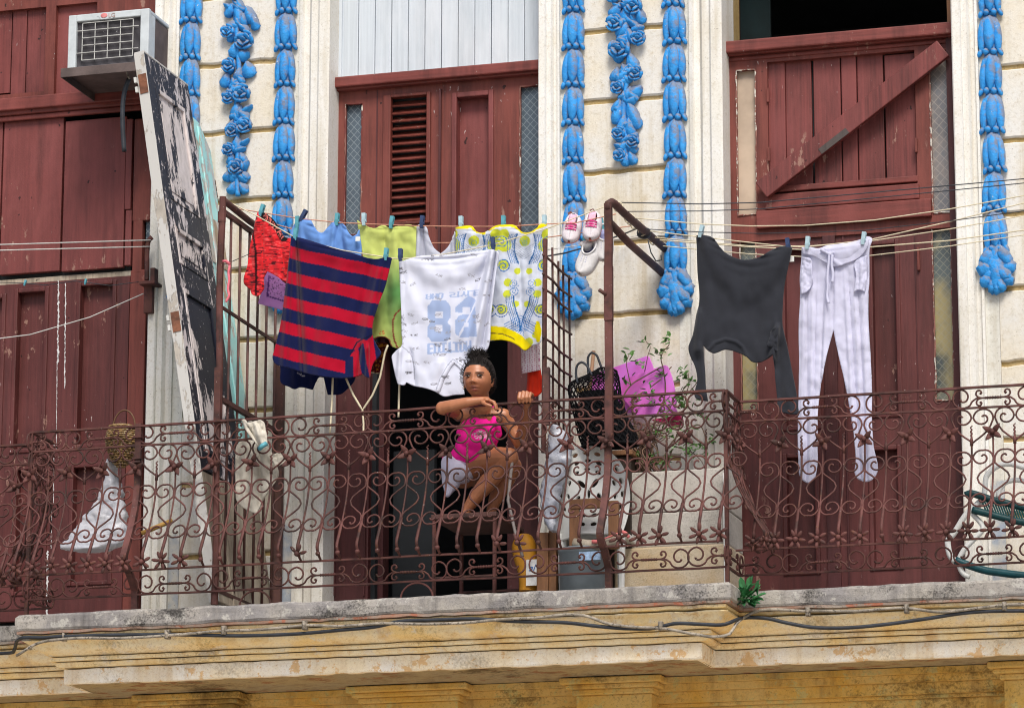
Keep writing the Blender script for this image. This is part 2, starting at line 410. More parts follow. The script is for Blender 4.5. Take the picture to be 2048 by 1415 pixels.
M['glass_beige'] = m_simple('beige_backed_glass', (0.42, 0.33, 0.25), 0.25, 4, 0.35, 0.1, 0.4)
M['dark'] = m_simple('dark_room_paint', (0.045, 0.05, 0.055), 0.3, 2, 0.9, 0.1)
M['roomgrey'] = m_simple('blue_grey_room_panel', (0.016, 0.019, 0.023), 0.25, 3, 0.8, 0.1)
M['ground'] = m_simple('street_paving', (0.4, 0.37, 0.33), 0.2, 1.5, 0.9, 0.3)
M['peel'] = m_peel('flaking_black_paint', (0.012, 0.014, 0.026), (0.62, 0.57, 0.58), (0.2, 0.13, 0.09), 0.605, (22, 22, 9))
M['peelp'] = m_peel('flaking_black_panel_paint', (0.012, 0.014, 0.026), (0.64, 0.58, 0.57), (0.3, 0.2, 0.15), 0.55, (10, 10, 3.2))
M['peeledge'] = m_peel('grey_white_bare_edge', (0.48, 0.47, 0.45), (0.42, 0.38, 0.33), (0.3, 0.22, 0.15), 0.6, (20, 20, 8))
M['turq'] = m_peel('flaking_turquoise_paint', (0.36, 0.67, 0.66), (0.5, 0.5, 0.48), (0.36, 0.28, 0.2), 0.6)
M['bare'] = m_wood('bare_weathered_wood', (0.36, 0.3, 0.23), var=0.4)
M['brown'] = m_wood('brown_varnished_wood', (0.2, 0.09, 0.04), grain=(40, 40, 6), var=0.4, spots=False)
M['ac_white'] = m_simple('grey_white_enamel', (0.5, 0.54, 0.56), 0.12, 14, 0.45, 0.1, spots=(0.3, 0.25, 0.2), spot_th=0.74)
M['ac_dark'] = m_simple('rusty_dark_steel', (0.1, 0.075, 0.07), 0.35, 8, 0.7, 0.3)
M['ac_coil'] = m_simple('dirty_condenser_fins', (0.09, 0.085, 0.095), 0.3, 9, 0.7, 0.3, spots=(0.75, 0.75, 0.75), spot_th=0.745)
M['wire_grey'] = m_simple('pale_grey_wire', (0.5, 0.5, 0.48), 0.15, 20, 0.5, 0.0)
M['wire_black'] = m_simple('black_cable_rubber', (0.028, 0.032, 0.04), 0.35, 20, 0.5, 0.1, spots=(0.4, 0.4, 0.38), spot_th=0.73)
M['cable_grey'] = m_simple('dirty_white_cable', (0.27, 0.235, 0.19), 0.5, 22, 0.7, 0.4, spots=(0.07, 0.06, 0.05), spot_th=0.58)
M['cord_orange'] = m_simple('faded_orange_cord', (0.5, 0.24, 0.16), 0.2, 30, 0.8, 0.1)
M['cord_cream'] = m_simple('cream_cotton_cord', (0.6, 0.53, 0.38), 0.15, 30, 0.9, 0.3)
M['pin_teal'] = m_simple('teal_plastic', (0.09, 0.3, 0.36), 0.15, 30, 0.4, 0.0)
M['pin_navy'] = m_simple('navy_plastic', (0.03, 0.05, 0.12), 0.15, 30, 0.4, 0.0)
M['pin_pale'] = m_simple('pale_blue_plastic', (0.36, 0.5, 0.56), 0.15, 30, 0.4, 0.0)
M['pin_brown'] = m_simple('brown_plastic', (0.16, 0.06, 0.04), 0.15, 30, 0.5, 0.0)
M['cattr'] = m_cloth('printed_cotton')
M['c_navy'] = m_cloth('navy_cotton', (0.012, 0.02, 0.075), 0.1)
M['c_grey'] = m_cloth('charcoal_jersey', (0.027, 0.029, 0.037), 0.05)
M['c_white'] = m_cloth('lavender_white_jersey', (0.66, 0.66, 0.82), 0.2)
M['c_lilac'] = m_cloth('pale_lilac_cotton', (0.6, 0.62, 0.72), 0.25)
M['c_blue'] = m_cloth('cornflower_blue_cotton', (0.16, 0.33, 0.72), 0.2)
M['c_red'] = m_cloth('orange_red_cotton', (0.68, 0.035, 0.012), 0.2)
M['c_rag'] = m_cloth('dirty_white_rag', (0.62, 0.58, 0.5), 0.2, var=0.25)
M['white_plastic'] = m_simple('white_plastic', (0.7, 0.71, 0.69), 0.08, 8, 0.4, 0.05, 0.4)
M['leaf'] = m_simple('green_leaf', (0.07, 0.16, 0.035), 0.5, 14, 0.45, 0.1, 0.4)
M['leafd'] = m_simple('deep_green_leaf', (0.05, 0.19, 0.07), 0.55, 20, 0.4, 0.1, 0.4)
M['twig'] = m_simple('brown_twig', (0.14, 0.085, 0.06), 0.35, 20, 0.8, 0.4)
M['putty'] = m_peel('chipped_cream_putty', (0.6, 0.56, 0.5), (0.3, 0.14, 0.11), (0.16, 0.04, 0.035), 0.53, (30, 30, 30))
# ------------------------------------------------------------------ the building
ZS = 4.255                      # balcony floor
B = thing('apartment_building', 'cream plaster apartment house front with maroon doors, blue relief garlands and a yellow balcony cornice', 'building')
def X0(px, py=500, Y=0.0): return P(px, py, Y).x
def Zp(px, py, Y=0.0): return P(px, py, Y).z
def rc(px0, py0, px1, py1, Y):
    """photo rectangle on plane Y -> x0, x1, z0, z1 (level box)"""
    mx, my = (px0+px1)/2, (py0+py1)/2
    return P(px0, my, Y).x, P(px1, my, Y).x, P(mx, py1, Y).z, P(mx, py0, Y).z
def bx(mb, px0, py0, px1, py1, Y, depth, mi=0):
    x0, x1, z0, z1 = rc(px0, py0, px1, py1, Y); mb.box(x0, x1, Y, Y+depth, z0, z1, mi); return mb

xa, xb = X0(306), X0(660)       # left pier
xc, xd = X0(1082), X0(1453)     # middle pier
xe = X0(1917)                   # right pier starts
ZT = 8.3
zj = [Zp(1230, 342)+k*0.3475 for k in range(-7, 6)]
def courses(x0, x1, name):
    mb = MB()
    lv = [ZS-0.02]+[z for z in zj if ZS+0.05 < z < ZT]+[ZT]
    for a, b in zip(lv[:-1], lv[1:]):
        n = max(3, int((x1-x0)/0.03))
        # a block with worn upper and lower arrises
        rows = []
        for (y, zz) in ((0.02, a+0.010), (0.005, a+0.013), (0.0, a+0.018), (0.0, b-0.018), (0.004, b-0.013), (0.02, b-0.010)):
            rows.append([(x0+(x1-x0)*i/n, y+0.0035*mnoise.noise((i*0.4, zz*9, x0)), zz+(0.006*mnoise.noise((i*0.5+x0*7, zz*3, 1)))) for i in range(n+1)])
        mb.grid(rows)
    return mb.build(name, M['wall'], B, smooth=False)
def pier(x0, x1, pa, pb, nm):
    w = MB(); w.box(x0+.008, x1-.008, 0.016, 0.36, ZS-0.4, ZT); w.build('pier_core', M['joint'], B)
    courses(pa, pb, 'rusticated_wall')
    s = MB()
    s.box(x0+0.02, pa-0.001, -0.004, 0.05, ZS-0.03, ZT); s.box(pb+0.001, x1-0.02, -0.004, 0.05, ZS-0.03, ZT)
    s.build('wall_margin', M['wallg'], B)
pier(xa, xb, X0(372), X0(570), 'a'); pier(xc, xd, X0(1150), X0(1358), 'b'); pier(xe, xe+1.4, X0(1996), xe+1.4, 'c')
def surround(xo, xi, name='door_surround'):
    """stepped plaster architrave standing round an opening; xo outer edge, xi edge at the opening"""
    d = xi-xo
    prof = [(0, 0.03), (0, -0.022), (.10, -0.026), (.14, -0.012), (.3, -0.010), (.36, -0.026), (.40, -0.034), (.62, -0.034), (.64, -0.044), (.68, -0.05), (.95, -0.05), (1.0, -0.045), (1.0, 0.20), (0.5, 0.20)]
    rows = []
    zs = [ZS-0.03+k*0.1 for k in range(int((ZT-ZS)/0.1)+1)]
    for z in zs:
        rows.append([(xo+d*u, y+0.003*mnoise.noise((u*4+xo, y*9, z*3)), z) for u, y in prof])
    return MB().grid(rows).build(name, M['surround'], B)
surround(X0(352), xa); surround(X0(596), xb); surround(X0(1122), xc); surround(X0(1384), xd); surround(X0(1968), xe)

# dark rooms behind the openings
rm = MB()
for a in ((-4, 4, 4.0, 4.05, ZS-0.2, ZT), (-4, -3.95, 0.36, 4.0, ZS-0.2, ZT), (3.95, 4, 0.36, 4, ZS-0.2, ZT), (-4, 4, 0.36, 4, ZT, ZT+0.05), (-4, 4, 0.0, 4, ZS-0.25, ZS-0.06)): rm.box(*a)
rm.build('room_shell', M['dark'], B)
up = MB(); up.box(-5, 5, 0.0, 0.36, ZT, ZT+2.0); up.box(-5, -2.95, 0.02, 0.36, ZS, ZT); up.build('upper_wall', M['wallg'], B)

# ---- balcony slab and cornice, one profile swept round the projecting middle bay
XL, XR, YC, YS = P(30, 1240, -.92).x, P(1462, 1165, -.92).x, -0.92, -0.665
def sweep(prof, name, mat, jit=0.0, sub=True, smooth=False):
    path = []
    def seg(a, b, fixed, vert=False):
        n = max(1, int(abs(b-a)/0.035))
        for i in range(n):
            t = a+(b-a)*i/n; path.append((fixed, t) if vert else (t, fixed))
    rows = []
    for d, z in prof:
        y1, y0, xl, xr = YC+d, YS+d, XL+d, XR-d
        pts = []
        def line(p, q, n):
            for i in range(n): pts.append((p[0]+(q[0]-p[0])*i/n, p[1]+(q[1]-p[1])*i/n))
        line((-5, y0), (xl, y0), 60); line((xl, y0), (xl, y1), 8); line((xl, y1), (xr, y1), 110); line((xr, y1), (xr, y0), 8); line((xr, y0), (5, y0), 80); pts.append((5, y0))
        rows.append([(x+jit*0.6*mnoise.noise((x*11, z*40, 3)), y+jit*mnoise.noise((x*9, z*30, y*5)), z+jit*mnoise.noise((x*13, y*7, z*25))) for x, y in pts])
    return MB().grid(rows).build(name, mat, B, smooth=smooth)
zsb = ZS-0.075
sweep([(1.3, ZS), (0.012, ZS), (0.0, ZS-0.012), (0.0, ZS-0.035), (0.002, zsb+0.01), (0.008, zsb), (0.05, zsb)], 'balcony_slab', M['slab'], 0.007)
sweep([(0.05, zsb-0.0015), (0.006, zsb-0.002), (0.008, zsb-0.013), (0.05, zsb-0.014)], 'tile_course', M['tile'], 0.006)
Zq = lambda py, d: P(700, py, YC+d).z
sweep([(0.06, zsb-0.014), (0.030, zsb-0.016), (0.032, Zq(1245, .03)), (0.040, Zq(1247, .04)), (0.12, Zq(1247.5, .06))], 'cornice_fascia', M['yellow'], 0.004)
cy = []
za, zb2 = Zq(1252, .03), Zq(1287, .125); cy.append((0.10, za+.001))
for i in range(13):
    t = i/12; cy.append((0.024+0.10*(t**1.5)+0.012*math.sin(t*math.pi*2), za+(zb2-za)*t))
cy += [(0.2, zb2-0.001)]
sweep(cy, 'cornice_cyma', M['yellow'], 0.003, smooth=True)
z1, z2, z3, z4 = Zq(1289, .135), Zq(1299, .135), Zq(1311, .15), Zq(1345, .175)
sweep([(0.21, z1-.003), (0.122, z1-.003), (0.119, z1-.012), (0.121, z2+.003), (0.21, z2+.003)], 'cornice_fillet', M['yellow'], 0.003)
sweep([(0.22, z2-0.002), (0.140, z2-0.002), (0.138, z2-.012), (0.141, (z2+z3)/2), (0.150, z3+.003), (0.22, z3+.002)], 'cornice_fillet', M['yellow'], 0.003)
sweep([(0.24, z3-.002), (0.172, z3-0.003), (0.172, z4+0.008), (0.176, z4), (0.2, z4-0.001)], 'cornice_band', M['cream_band'], 0.004)
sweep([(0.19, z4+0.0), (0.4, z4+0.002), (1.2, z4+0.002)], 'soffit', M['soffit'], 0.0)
# wall of the storey below with its stepped entablature and pier heads
lw = MB(); lw.box(-5, 5, -0.04, 0.36, 0.0, z4+0.02); lw.build('lower_wall', M['ochre'], B)
en = MB()
for y, h0, h1 in ((-0.24, 0.0, 0.028), (-0.215, 0.028, 0.06), (-0.18, 0.06, 0.11), (-0.15, 0.11, 0.125), (-0.12, 0.125, 0.3)): en.box(-5, 5, y, -0.03, z4-h1, z4-h0-0.001)
en.build('entablature', M['ochre'], B)
for pa, pb, yy in ((262, 478, -0.35), (690, 932, -0.35), (1118, 1322, -0.35), (1976, 2300, -0.33)):
    hb = MB(); a, b = X0(pa, 1400, yy), X0(pb, 1400, yy)
    for k, (dx, y, h0, h1) in enumerate(((0.0, yy, 0.0, 0.03), (0.02, yy+0.025, 0.03, 0.05), (0.045, yy+0.05, 0.05, 0.075), (0.06, yy+0.07, 0.075, 0.5))): hb.box(a+dx, b-dx, y, -0.02, z4-h1, z4-h0-0.002*(k == 0))
    hb.build('pier_head', M['ochre'], B, bevel=0.006)

# ------------------------------------------------------------------ doors
def panel_door(parent, px0, py0, px1, py1, Y, name, mat, recess=0.045, mould=0.022):
    """a recessed panel with a bolection moulding round it, cut in a stile face at Y"""
    x0, x1, z0, z1 = rc(px0, py0, px1, py1, Y)
    mb = MB(); m = mould
    mb.box(x0, x1, Y+recess, Y+recess+0.01, z0, z1)
    for a in ((x0, x0+m, z0, z1), (x1-m, x1, z0, z1)): mb.box(a[0], a[1], Y-0.008, Y+recess, a[2], a[3])
    for a in ((x0+m, x1-m, z0, z0+m), (x0+m, x1-m, z1-m, z1)): mb.box(a[0], a[1], Y-0.007, Y+recess, a[2], a[3])
    return mb.build(name, mat, parent, bevel=0.006)
def framed(parent, px0, py0, px1, py1, Y, holes, name, mat, th=0.04):
    """a flat door face with rectangular openings (photo px) left in it, built of stiles and rails"""
    X_0, X_1, Z_0, Z_1 = rc(px0, py0, px1, py1, Y)
    hs = [rc(*h, Y) for h in holes]
    xs = sorted({X_0, X_1, *[h[0] for h in hs], *[h[1] for h in hs]}); zs = sorted({Z_0, Z_1, *[h[2] for h in hs], *[h[3] for h in hs]})
    xs = [x for x in xs if X_0-1e-6 <= x <= X_1+1e-6]; zs = [z for z in zs if Z_0-1e-6 <= z <= Z_1+1e-6]
    mb = MB()
    def solid(i, j):
        if i < 0 or j < 0 or i >= len(xs)-1 or j >= len(zs)-1: return False
        x, z = (xs[i]+xs[i+1])/2, (zs[j]+zs[j+1])/2
        return not any(h[0] < x < h[1] and h[2] < z < h[3] for h in hs)
    for i in range(len(xs)-1):
        for j in range(len(zs)-1):
            if not solid(i, j): continue
            a, b, c, d = xs[i], xs[i+1], zs[j], zs[j+1]
            mb.add([(a, Y, c), (b, Y, c), (b, Y, d), (a, Y, d)], [(0, 1, 2, 3)])
            for di, dj, e in ((-1, 0, [(a, c), (a, d)]), (1, 0, [(b, d), (b, c)]), (0, -1, [(b, c), (a, c)]), (0, 1, [(a, d), (b, d)])):
                if not solid(i+di, j+dj):
                    (p, q), (r_, s_) = e; mb.add([(p, Y, q), (p, Y+th, q), (r_, Y+th, s_), (r_, Y, s_)], [(0, 1, 2, 3)])
    return mb.build(name, mat, parent, fix=False)

# --- left door
D1 = thing('door', None, None); D1.parent = B; D1['label'] = 'tall maroon double door with flush upper panels and white drips'
YD = 0.10
framed(D1, -140, -60, 320, 226, YD, [(-40, 20, 90, 188), (110, 8, 192, 184)], 'upper_shutter', M['red'])
mb = MB(); bx(mb, -40, 20, 22, 188, YD+.03, .01); bx(mb, 24, 20, 52, 188, YD+.027, .01); bx(mb, 54, 20, 90, 188, YD+.031, .01); mb.build('shutter_boards', M['redx'], D1)
mb = MB(); bx(mb, 110, 8, 192, 184, YD+.03, .01); mb.build('shutter_panel', M['redl'], D1)
mb = MB(); bx(mb, -140, 189, 320, 214, YD-.05, .05); bx(mb, -140, 214, 320, 224, YD-.03, .03); bx(mb, -140, 226, 320, 236, YD-.018, .02); mb.build('transom_bar', M['redh'], D1, bevel=0.006)
mb = MB(); bx(mb, -140, 240, 1, 547, YD+.012, .03); bx(mb, 4, 240, 123, 545, YD+.01, .03); bx(mb, 127, 238, 249, 538, YD+.008, .03); mb.build('flush_panel', M['redl'], D1, bevel=0.003)
mb = MB(); bx(mb, 251, 238, 263, 418, YD+.004, .03); bx(mb, 250, 420, 262, 530, YD+.006, .03); mb.build('hinge_strip', M['redl'], D1, bevel=0.002)
mb = MB(); bx(mb, 267, 236, 322, 440, YD-.002, .04); bx(mb, 252, 540, 285, 1240, YD+.0, .04); bx(mb, 265, 440, 284, 545, YD-.001, .04); mb.build('frame_post', M['red'], D1, bevel=0.004)
mb = MB(); bx(mb, -140, 556, 262, 566, YD+.03, .03); mb.build('cross_ledge', M['bare'], D1)
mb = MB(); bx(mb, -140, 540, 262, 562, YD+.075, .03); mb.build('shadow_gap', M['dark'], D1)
framed(D1, -140, 566, 251, 1240, YD+.02, [(-60, 590, 8, 915), (24, 576, 94, 905), (150, 562, 230, 895), (24, 930, 94, 1190), (137, 925, 226, 1170)], 'lower_leaf', M['red_shade'])
for a in ((-60, 590, 8, 915), (24, 576, 94, 905), (150, 562, 230, 895), (24, 930, 94, 1190), (137, 925, 226, 1170)): panel_door(D1, *a, YD+.02, 'door_panel', M['red_shade'])
mb = MB(); bx(mb, 283, 440, 306, 1240, YD+.03, .01); mb.build('wired_glass_strip', M['glass'], D1)
mb = MB(); bx(mb, 289, 640, 301, 1240, YD-.0, .03); mb.build('glazing_bar', M['red'], D1)
# white paint drips down the meeting stile
wpm = m_simple('white_paint', (0.62, 0.62, 0.62), 0.2, 60, 0.6)
for runs in (((117, 560, 720, 4.2), (114, 720, 900, 1.5), (108, 880, 1000, 1.2), (103, 1000, 1090, 1.3), (95, 1100, 1225, 4.6)), ((131, 566, 760, 2.6),)):
    mb = MB()
    for (x, y0, y1, w) in runs:
        yy = y0
        while yy < y1:
            l = rng.uniform(8, 30); pp = []
            for k in range(9):
                t = k/8; pp.append((x+rng.uniform(-.5, .5)*w*.5, yy+l*t, w*.5*rng.uniform(.25, 1.1)*math.sin(math.pi*(.12+.76*t))))
            poly = [P(a-c, b, YD+.0175) for a, b, c in pp]+[P(a+c, b, YD+.0175) for a, b, c in pp[::-1]]
            mb.prism(poly, (0, .003, 0)); yy += l*.8+rng.uniform(-1, 3); x -= l*.008
    mb.build('white_paint_drip', wpm, D1)
# --- centre door
D2 = thing('door', None, None); D2.parent = B; D2['label'] = 'maroon double door with louvre, white boards above and its lower half open'
mb = MB(); x = 690
bx(mb, 668, -80, 684, 155, YD-.01, .05)
for k in range(14):
    w = 33.2; bx(mb, 684+k*w+0.8, -80, min(1084, 684+(k+1)*w-0.8), 141-.075*(684+(k+.5)*w-874), YD+.004*((k*7) % 3), .03)
    if 684+(k+1)*w > 1084: break
mb.build('white_board_panel', M['white_boards'], D2, bevel=0.004)
mb = MB(); bx(mb, 664, 138, 1084, 146, YD-.02, .06); mb.build('board_sill', m_wood('grey_sill_wood', (0.45, 0.43, 0.4), spots=False), D2, bevel=0.003)
mb = MB(); bx(mb, 662, 136, 1085, 157, YD-.06, .07); bx(mb, 662, 157, 1085, 164, YD-.035, .05); mb.build('transom_bar', M['redh'], D2, bevel=0.007)
framed(D2, 660, 164, 1085, 640, YD, [(690, 208, 723, 470), (772, 190, 856, 448), (905, 185, 985, 520), (1040, 172, 1078, 520)], 'upper_leaf', M['red'])
for a in ((690, 208, 723, 470), (1040, 172, 1078, 520)): bx(MB(), *a, YD+.025, .01).build('wired_glass_strip', M['glass'], D2)
mb = MB()
x0, x1, z0, z1 = rc(770, 188, 858, 450, YD)
for a in ((x0-.01, x0+.03, z0, z1), (x1-.012, x1+.008, z0, z1), (x0+.03, x1-.012, z1-.015, z1), (x0+.03, x1-.012, z0, z0+.015)): mb.box(a[0], a[1], YD-.012, YD+.03, a[2], a[3])
mb.build('louvre_frame', M['red'], D2, bevel=0.004)
mb = MB(); n = 16
for k in range(n):
    z = z0+.02+(z1-z0-.04)*(k+.5)/n
    mb.obox((x0+.028, YD+.035, z+0.002*rng.uniform(-1, 1)), (x1-.01, YD+.035, z), .058, .006, up=(0, -0.62, 0.78))
mb.build('louvre_slats', M['red'], D2)
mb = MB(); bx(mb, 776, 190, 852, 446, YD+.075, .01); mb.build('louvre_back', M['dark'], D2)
panel_door(D2, 903, 183, 987, 522, YD, 'door_panel', M['redl'], 0.055, 0.026)
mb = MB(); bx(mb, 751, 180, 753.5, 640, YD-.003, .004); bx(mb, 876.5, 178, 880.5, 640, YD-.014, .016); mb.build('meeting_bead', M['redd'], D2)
# lower half: left leaf ajar, right jamb, a narrow blue-grey strip on its edge
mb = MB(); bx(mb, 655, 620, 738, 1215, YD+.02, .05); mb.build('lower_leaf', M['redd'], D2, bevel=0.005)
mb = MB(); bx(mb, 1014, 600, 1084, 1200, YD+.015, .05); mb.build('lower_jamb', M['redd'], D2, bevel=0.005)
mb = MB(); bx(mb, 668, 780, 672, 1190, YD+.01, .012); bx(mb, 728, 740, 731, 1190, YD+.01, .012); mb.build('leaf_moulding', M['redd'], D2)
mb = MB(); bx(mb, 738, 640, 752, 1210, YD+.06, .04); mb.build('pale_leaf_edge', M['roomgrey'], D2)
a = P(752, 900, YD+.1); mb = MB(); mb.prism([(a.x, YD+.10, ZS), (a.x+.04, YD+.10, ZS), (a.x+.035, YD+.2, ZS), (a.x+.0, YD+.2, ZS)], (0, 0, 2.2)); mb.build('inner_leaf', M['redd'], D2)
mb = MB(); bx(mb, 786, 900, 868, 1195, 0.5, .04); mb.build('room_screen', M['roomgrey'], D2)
# --- right door
D3 = thing('door', None, None); D3.parent = B; D3['label'] = 'maroon plank double door with a diagonal brace and an open dark transom'
mb = MB(); bx(mb, 1448, 62, 1915, 86, YD-.06, .08); bx(mb, 1448, 86, 1915, 92, YD-.03, .05); bx(mb, 1448, 96, 1915, 104, YD-.01, .02); mb.build('transom_bar', M['redh'], D3, bevel=0.007)
mb = MB(); bx(mb, 1893, -80, 1915, 62, YD+.01, .05); mb.build('transom_post', M['brown'], D3)
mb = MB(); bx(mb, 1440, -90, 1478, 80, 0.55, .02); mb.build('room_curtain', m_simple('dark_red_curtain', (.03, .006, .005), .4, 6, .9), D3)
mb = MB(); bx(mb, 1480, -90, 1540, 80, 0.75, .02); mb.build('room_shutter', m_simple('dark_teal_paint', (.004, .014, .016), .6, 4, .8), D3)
framed(D3, 1450, 92, 1920, 470, YD, [(1474, 140, 1512, 430), (1536, 112, 1832, 378), (1862, 100, 1904, 425)], 'upper_frame', M['red'])
mb = MB(); bx(mb, 1474, 140, 1512, 430, YD+.025, .01); mb.build('beige_glass_strip', M['glass_beige'], D3)
mb = MB(); bx(mb, 1862, 100, 1904, 425, YD+.025, .01); mb.build('wired_glass_strip', M['glass_grey'], D3)
pl = [(1536, 1571), (1572, 1624), (1628, 1682), (1684, 1714), (1716, 1768), (1771, 1832)]
mb = MB()
for k, (a, b) in enumerate(pl): bx(mb, a, 108, b, 380, YD+.022+.005*((k*5) % 3), .02)
mb.build('plank_panel', M['redx'], D3, bevel=0.004)
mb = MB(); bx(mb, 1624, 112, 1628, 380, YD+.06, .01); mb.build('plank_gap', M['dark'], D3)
mb = MB(); bx(mb, 1534, 362, 1836, 374, YD-.006, .03); bx(mb, 1530, 378, 1838, 408, YD-.016, .03); bx(mb, 1512, 409, 1862, 444, YD-.03, .04); mb.build('bottom_rail', M['redh'], D3, bevel=0.004)
mb = MB(); p, q = P(1530, 376, YD-.045), P(1880, 103, YD-.045); mb.obox(p, q, .03, .095, up=(0, 0, 1), ext=0.02); mb.build('diagonal_brace', M['redx'], D3, bevel=0.004)
mb = MB(); u = (q-p).normalized(); w = Vector((0, -1, 0)); c0 = p+(q-p)*0.385
mb.obox(c0-u*0.075, c0+u*0.085, .006, .03, up=(0, 0, 1)); o = mb.build('bare_scar', m_wood('grey_bare_scar', (0.06, 0.045, 0.04), spots=False), D3); o.location += Vector((0.006, -0.0145, -0.034))
mb = MB()
for x, y in ((1535, 190), (1537, 308), (1832, 290)): bx(mb, x-2.5, y-14, x+2.5, y+14, YD-.012, .015)
mb.build('strap_hinge', M['red'], D3, bevel=0.002)
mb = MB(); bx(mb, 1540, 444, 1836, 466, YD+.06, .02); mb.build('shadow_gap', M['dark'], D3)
mb = MB(); bx(mb, 1540, 456, 1836, 464, YD+.03, .02); mb.build('cross_ledge', M['bare'], D3)
framed(D3, 1450, 468, 1928, 1200, YD+.012, [(1482, 474, 1514, 820), (1562, 490, 1640, 860), (1738, 480, 1802, 835), (1868, 440, 1905, 800), (1566, 905, 1640, 1150), (1738, 890, 1806, 1140)], 'lower_leaf', M['red_shade'])
for a in ((1562, 490, 1640, 860), (1738, 480, 1802, 835), (1566, 905, 1640, 1150), (1738, 890, 1806, 1140)): panel_door(D3, *a, YD+.012, 'door_panel', M['red_shade'])
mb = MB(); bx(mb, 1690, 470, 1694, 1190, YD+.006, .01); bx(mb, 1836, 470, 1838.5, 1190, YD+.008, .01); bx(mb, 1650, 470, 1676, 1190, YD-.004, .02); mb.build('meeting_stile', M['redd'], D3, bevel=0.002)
mb = MB(); bx(mb, 1834, 494, 1839, 540, YD-.006, .02); mb.build('bolt', M['red'], D3, bevel=0.002)
for a in ((1482, 474, 1514, 820), (1868, 440, 1905, 800)): bx(MB(), *a, YD+.035, .01).build('wired_glass_strip', M['glass_mud'], D3)
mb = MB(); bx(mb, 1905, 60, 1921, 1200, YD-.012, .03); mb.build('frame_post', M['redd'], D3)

def putty(parent, px0, py0, px1, py1, Y):
    x0, x1, z0, z1 = rc(px0, py0, px1, py1, Y); mb = MB()
    loop = [(x0, z0), (x1, z0), (x1, z1), (x0, z1)]; pts = []
    for (a, b), (c, d) in zip(loop, loop[1:]+loop[:1]):
        n = max(3, int(math.hypot(c-a, d-b)/.02))
        for i in range(n): t = i/n; pts.append((a+(c-a)*t+rng.uniform(-.002, .002), Y-.001, b+(d-b)*t+rng.uniform(-.002, .002)))
    mb.tube(pts, [rng.uniform(.0015, .0048) for _ in pts], 5, closed=True); mb.build('putty_line', M['putty'], parent)
for a in ((690, 208, 723, 470), (1040, 172, 1078, 520)): putty(D2, *a, YD-.002)
for a in ((1474, 140, 1512, 430), (1862, 100, 1904, 425)): putty(D3, *a, YD-.002)
for a in ((1482, 474, 1514, 820), (1868, 440, 1905, 800)): putty(D3, *a, YD+.010)
# ------------------------------------------------------------------ blue relief garlands
def husk_mb(seed=0.0):
    """bellflower bud: three fat petals, a cap and two beads; origin at its middle, 0.19 m tall"""
    mb = MB()
    def pet(x, z, y, rx, rz, ry, tilt):
        rot = Matrix.Rotation(tilt, 3, 'Y')
        mb.ell((x, y, z), (rx, ry, rz), rot, 18, 14, fn=lambda p, d: Vector((p.x*(1-0.35*max(0, -d.z)**2), p.y*(1+.25*mnoise.noise(Vector((d.x*2.3+x*90, d.z*3+seed, 1)))), p.z*(1+.05*mnoise.noise(Vector((d.x*2, seed, x*50)))))))
    pet(0, 0.0, -0.028, 0.027, 0.083, 0.022, 0.0); pet(-0.034, -0.008, -0.014, 0.021, 0.086, 0.021, 0.06); pet(0.034, -0.008, -0.014, 0.021, 0.086, 0.021, -0.06)
    mb.ell((0, -0.014, 0.045), (0.042, 0.022, 0.05), None, 12, 8)
    mb.ell((-0.018, -0.026, -0.083), (0.015, 0.016, 0.016), None, 8, 6); mb.ell((0.017, -0.026, -0.085), (0.015, 0.016, 0.016), None, 8, 6)
    mb.ell((-0.046, -0.015, -0.086), (0.012, 0.014, 0.022), Matrix.Rotation(.4, 3, 'Y'), 8, 6); mb.ell((0.046, -0.015, -0.086), (0.012, 0.014, 0.022), Matrix.Rotation(-.4, 3, 'Y'), 8, 6)
    mb.ell((0, -0.006, -0.05), (0.03, 0.02, 0.06), None, 8, 6)
    return mb
def leaf_end_mb():
    """acanthus drop closing a strip; origin at its top"""
    mb = MB(); r2 = random.Random(3)
    for (x, z, rx, rz, t) in ((0, -.05, .03, .06, 0), (0, -.1, .036, .085, 0), (-.045, -.04, .025, .045, .5), (.045, -.04, .025, .045, -.5), (-.062, -.09, .03, .03, .9), (.062, -.09, .03, .03, -.9), (-.036, -.12, .028, .04, .5), (.036, -.12, .028, .04, -.5), (-.055, -.15, .026, .026, .6), (.055, -.15, .026, .026, -.6), (0, -.13, .025, .06, 0), (-.02, -.175, .022, .03, .2), (.022, -.175, .022, .03, -.2), (0, -.19, .018, .022, 0)):
        mb.ell((x*.9, -0.018-r2.uniform(0, .012), z), (rx*1.15, 0.024, rz*1.15), Matrix.Rotation(t, 3, 'Y'), 16, 12, fn=lambda p, d: p*(1+.3*mnoise.noise(d*1.9+Vector((x*40, z*40, 0)))))
    return mb
proto = {}
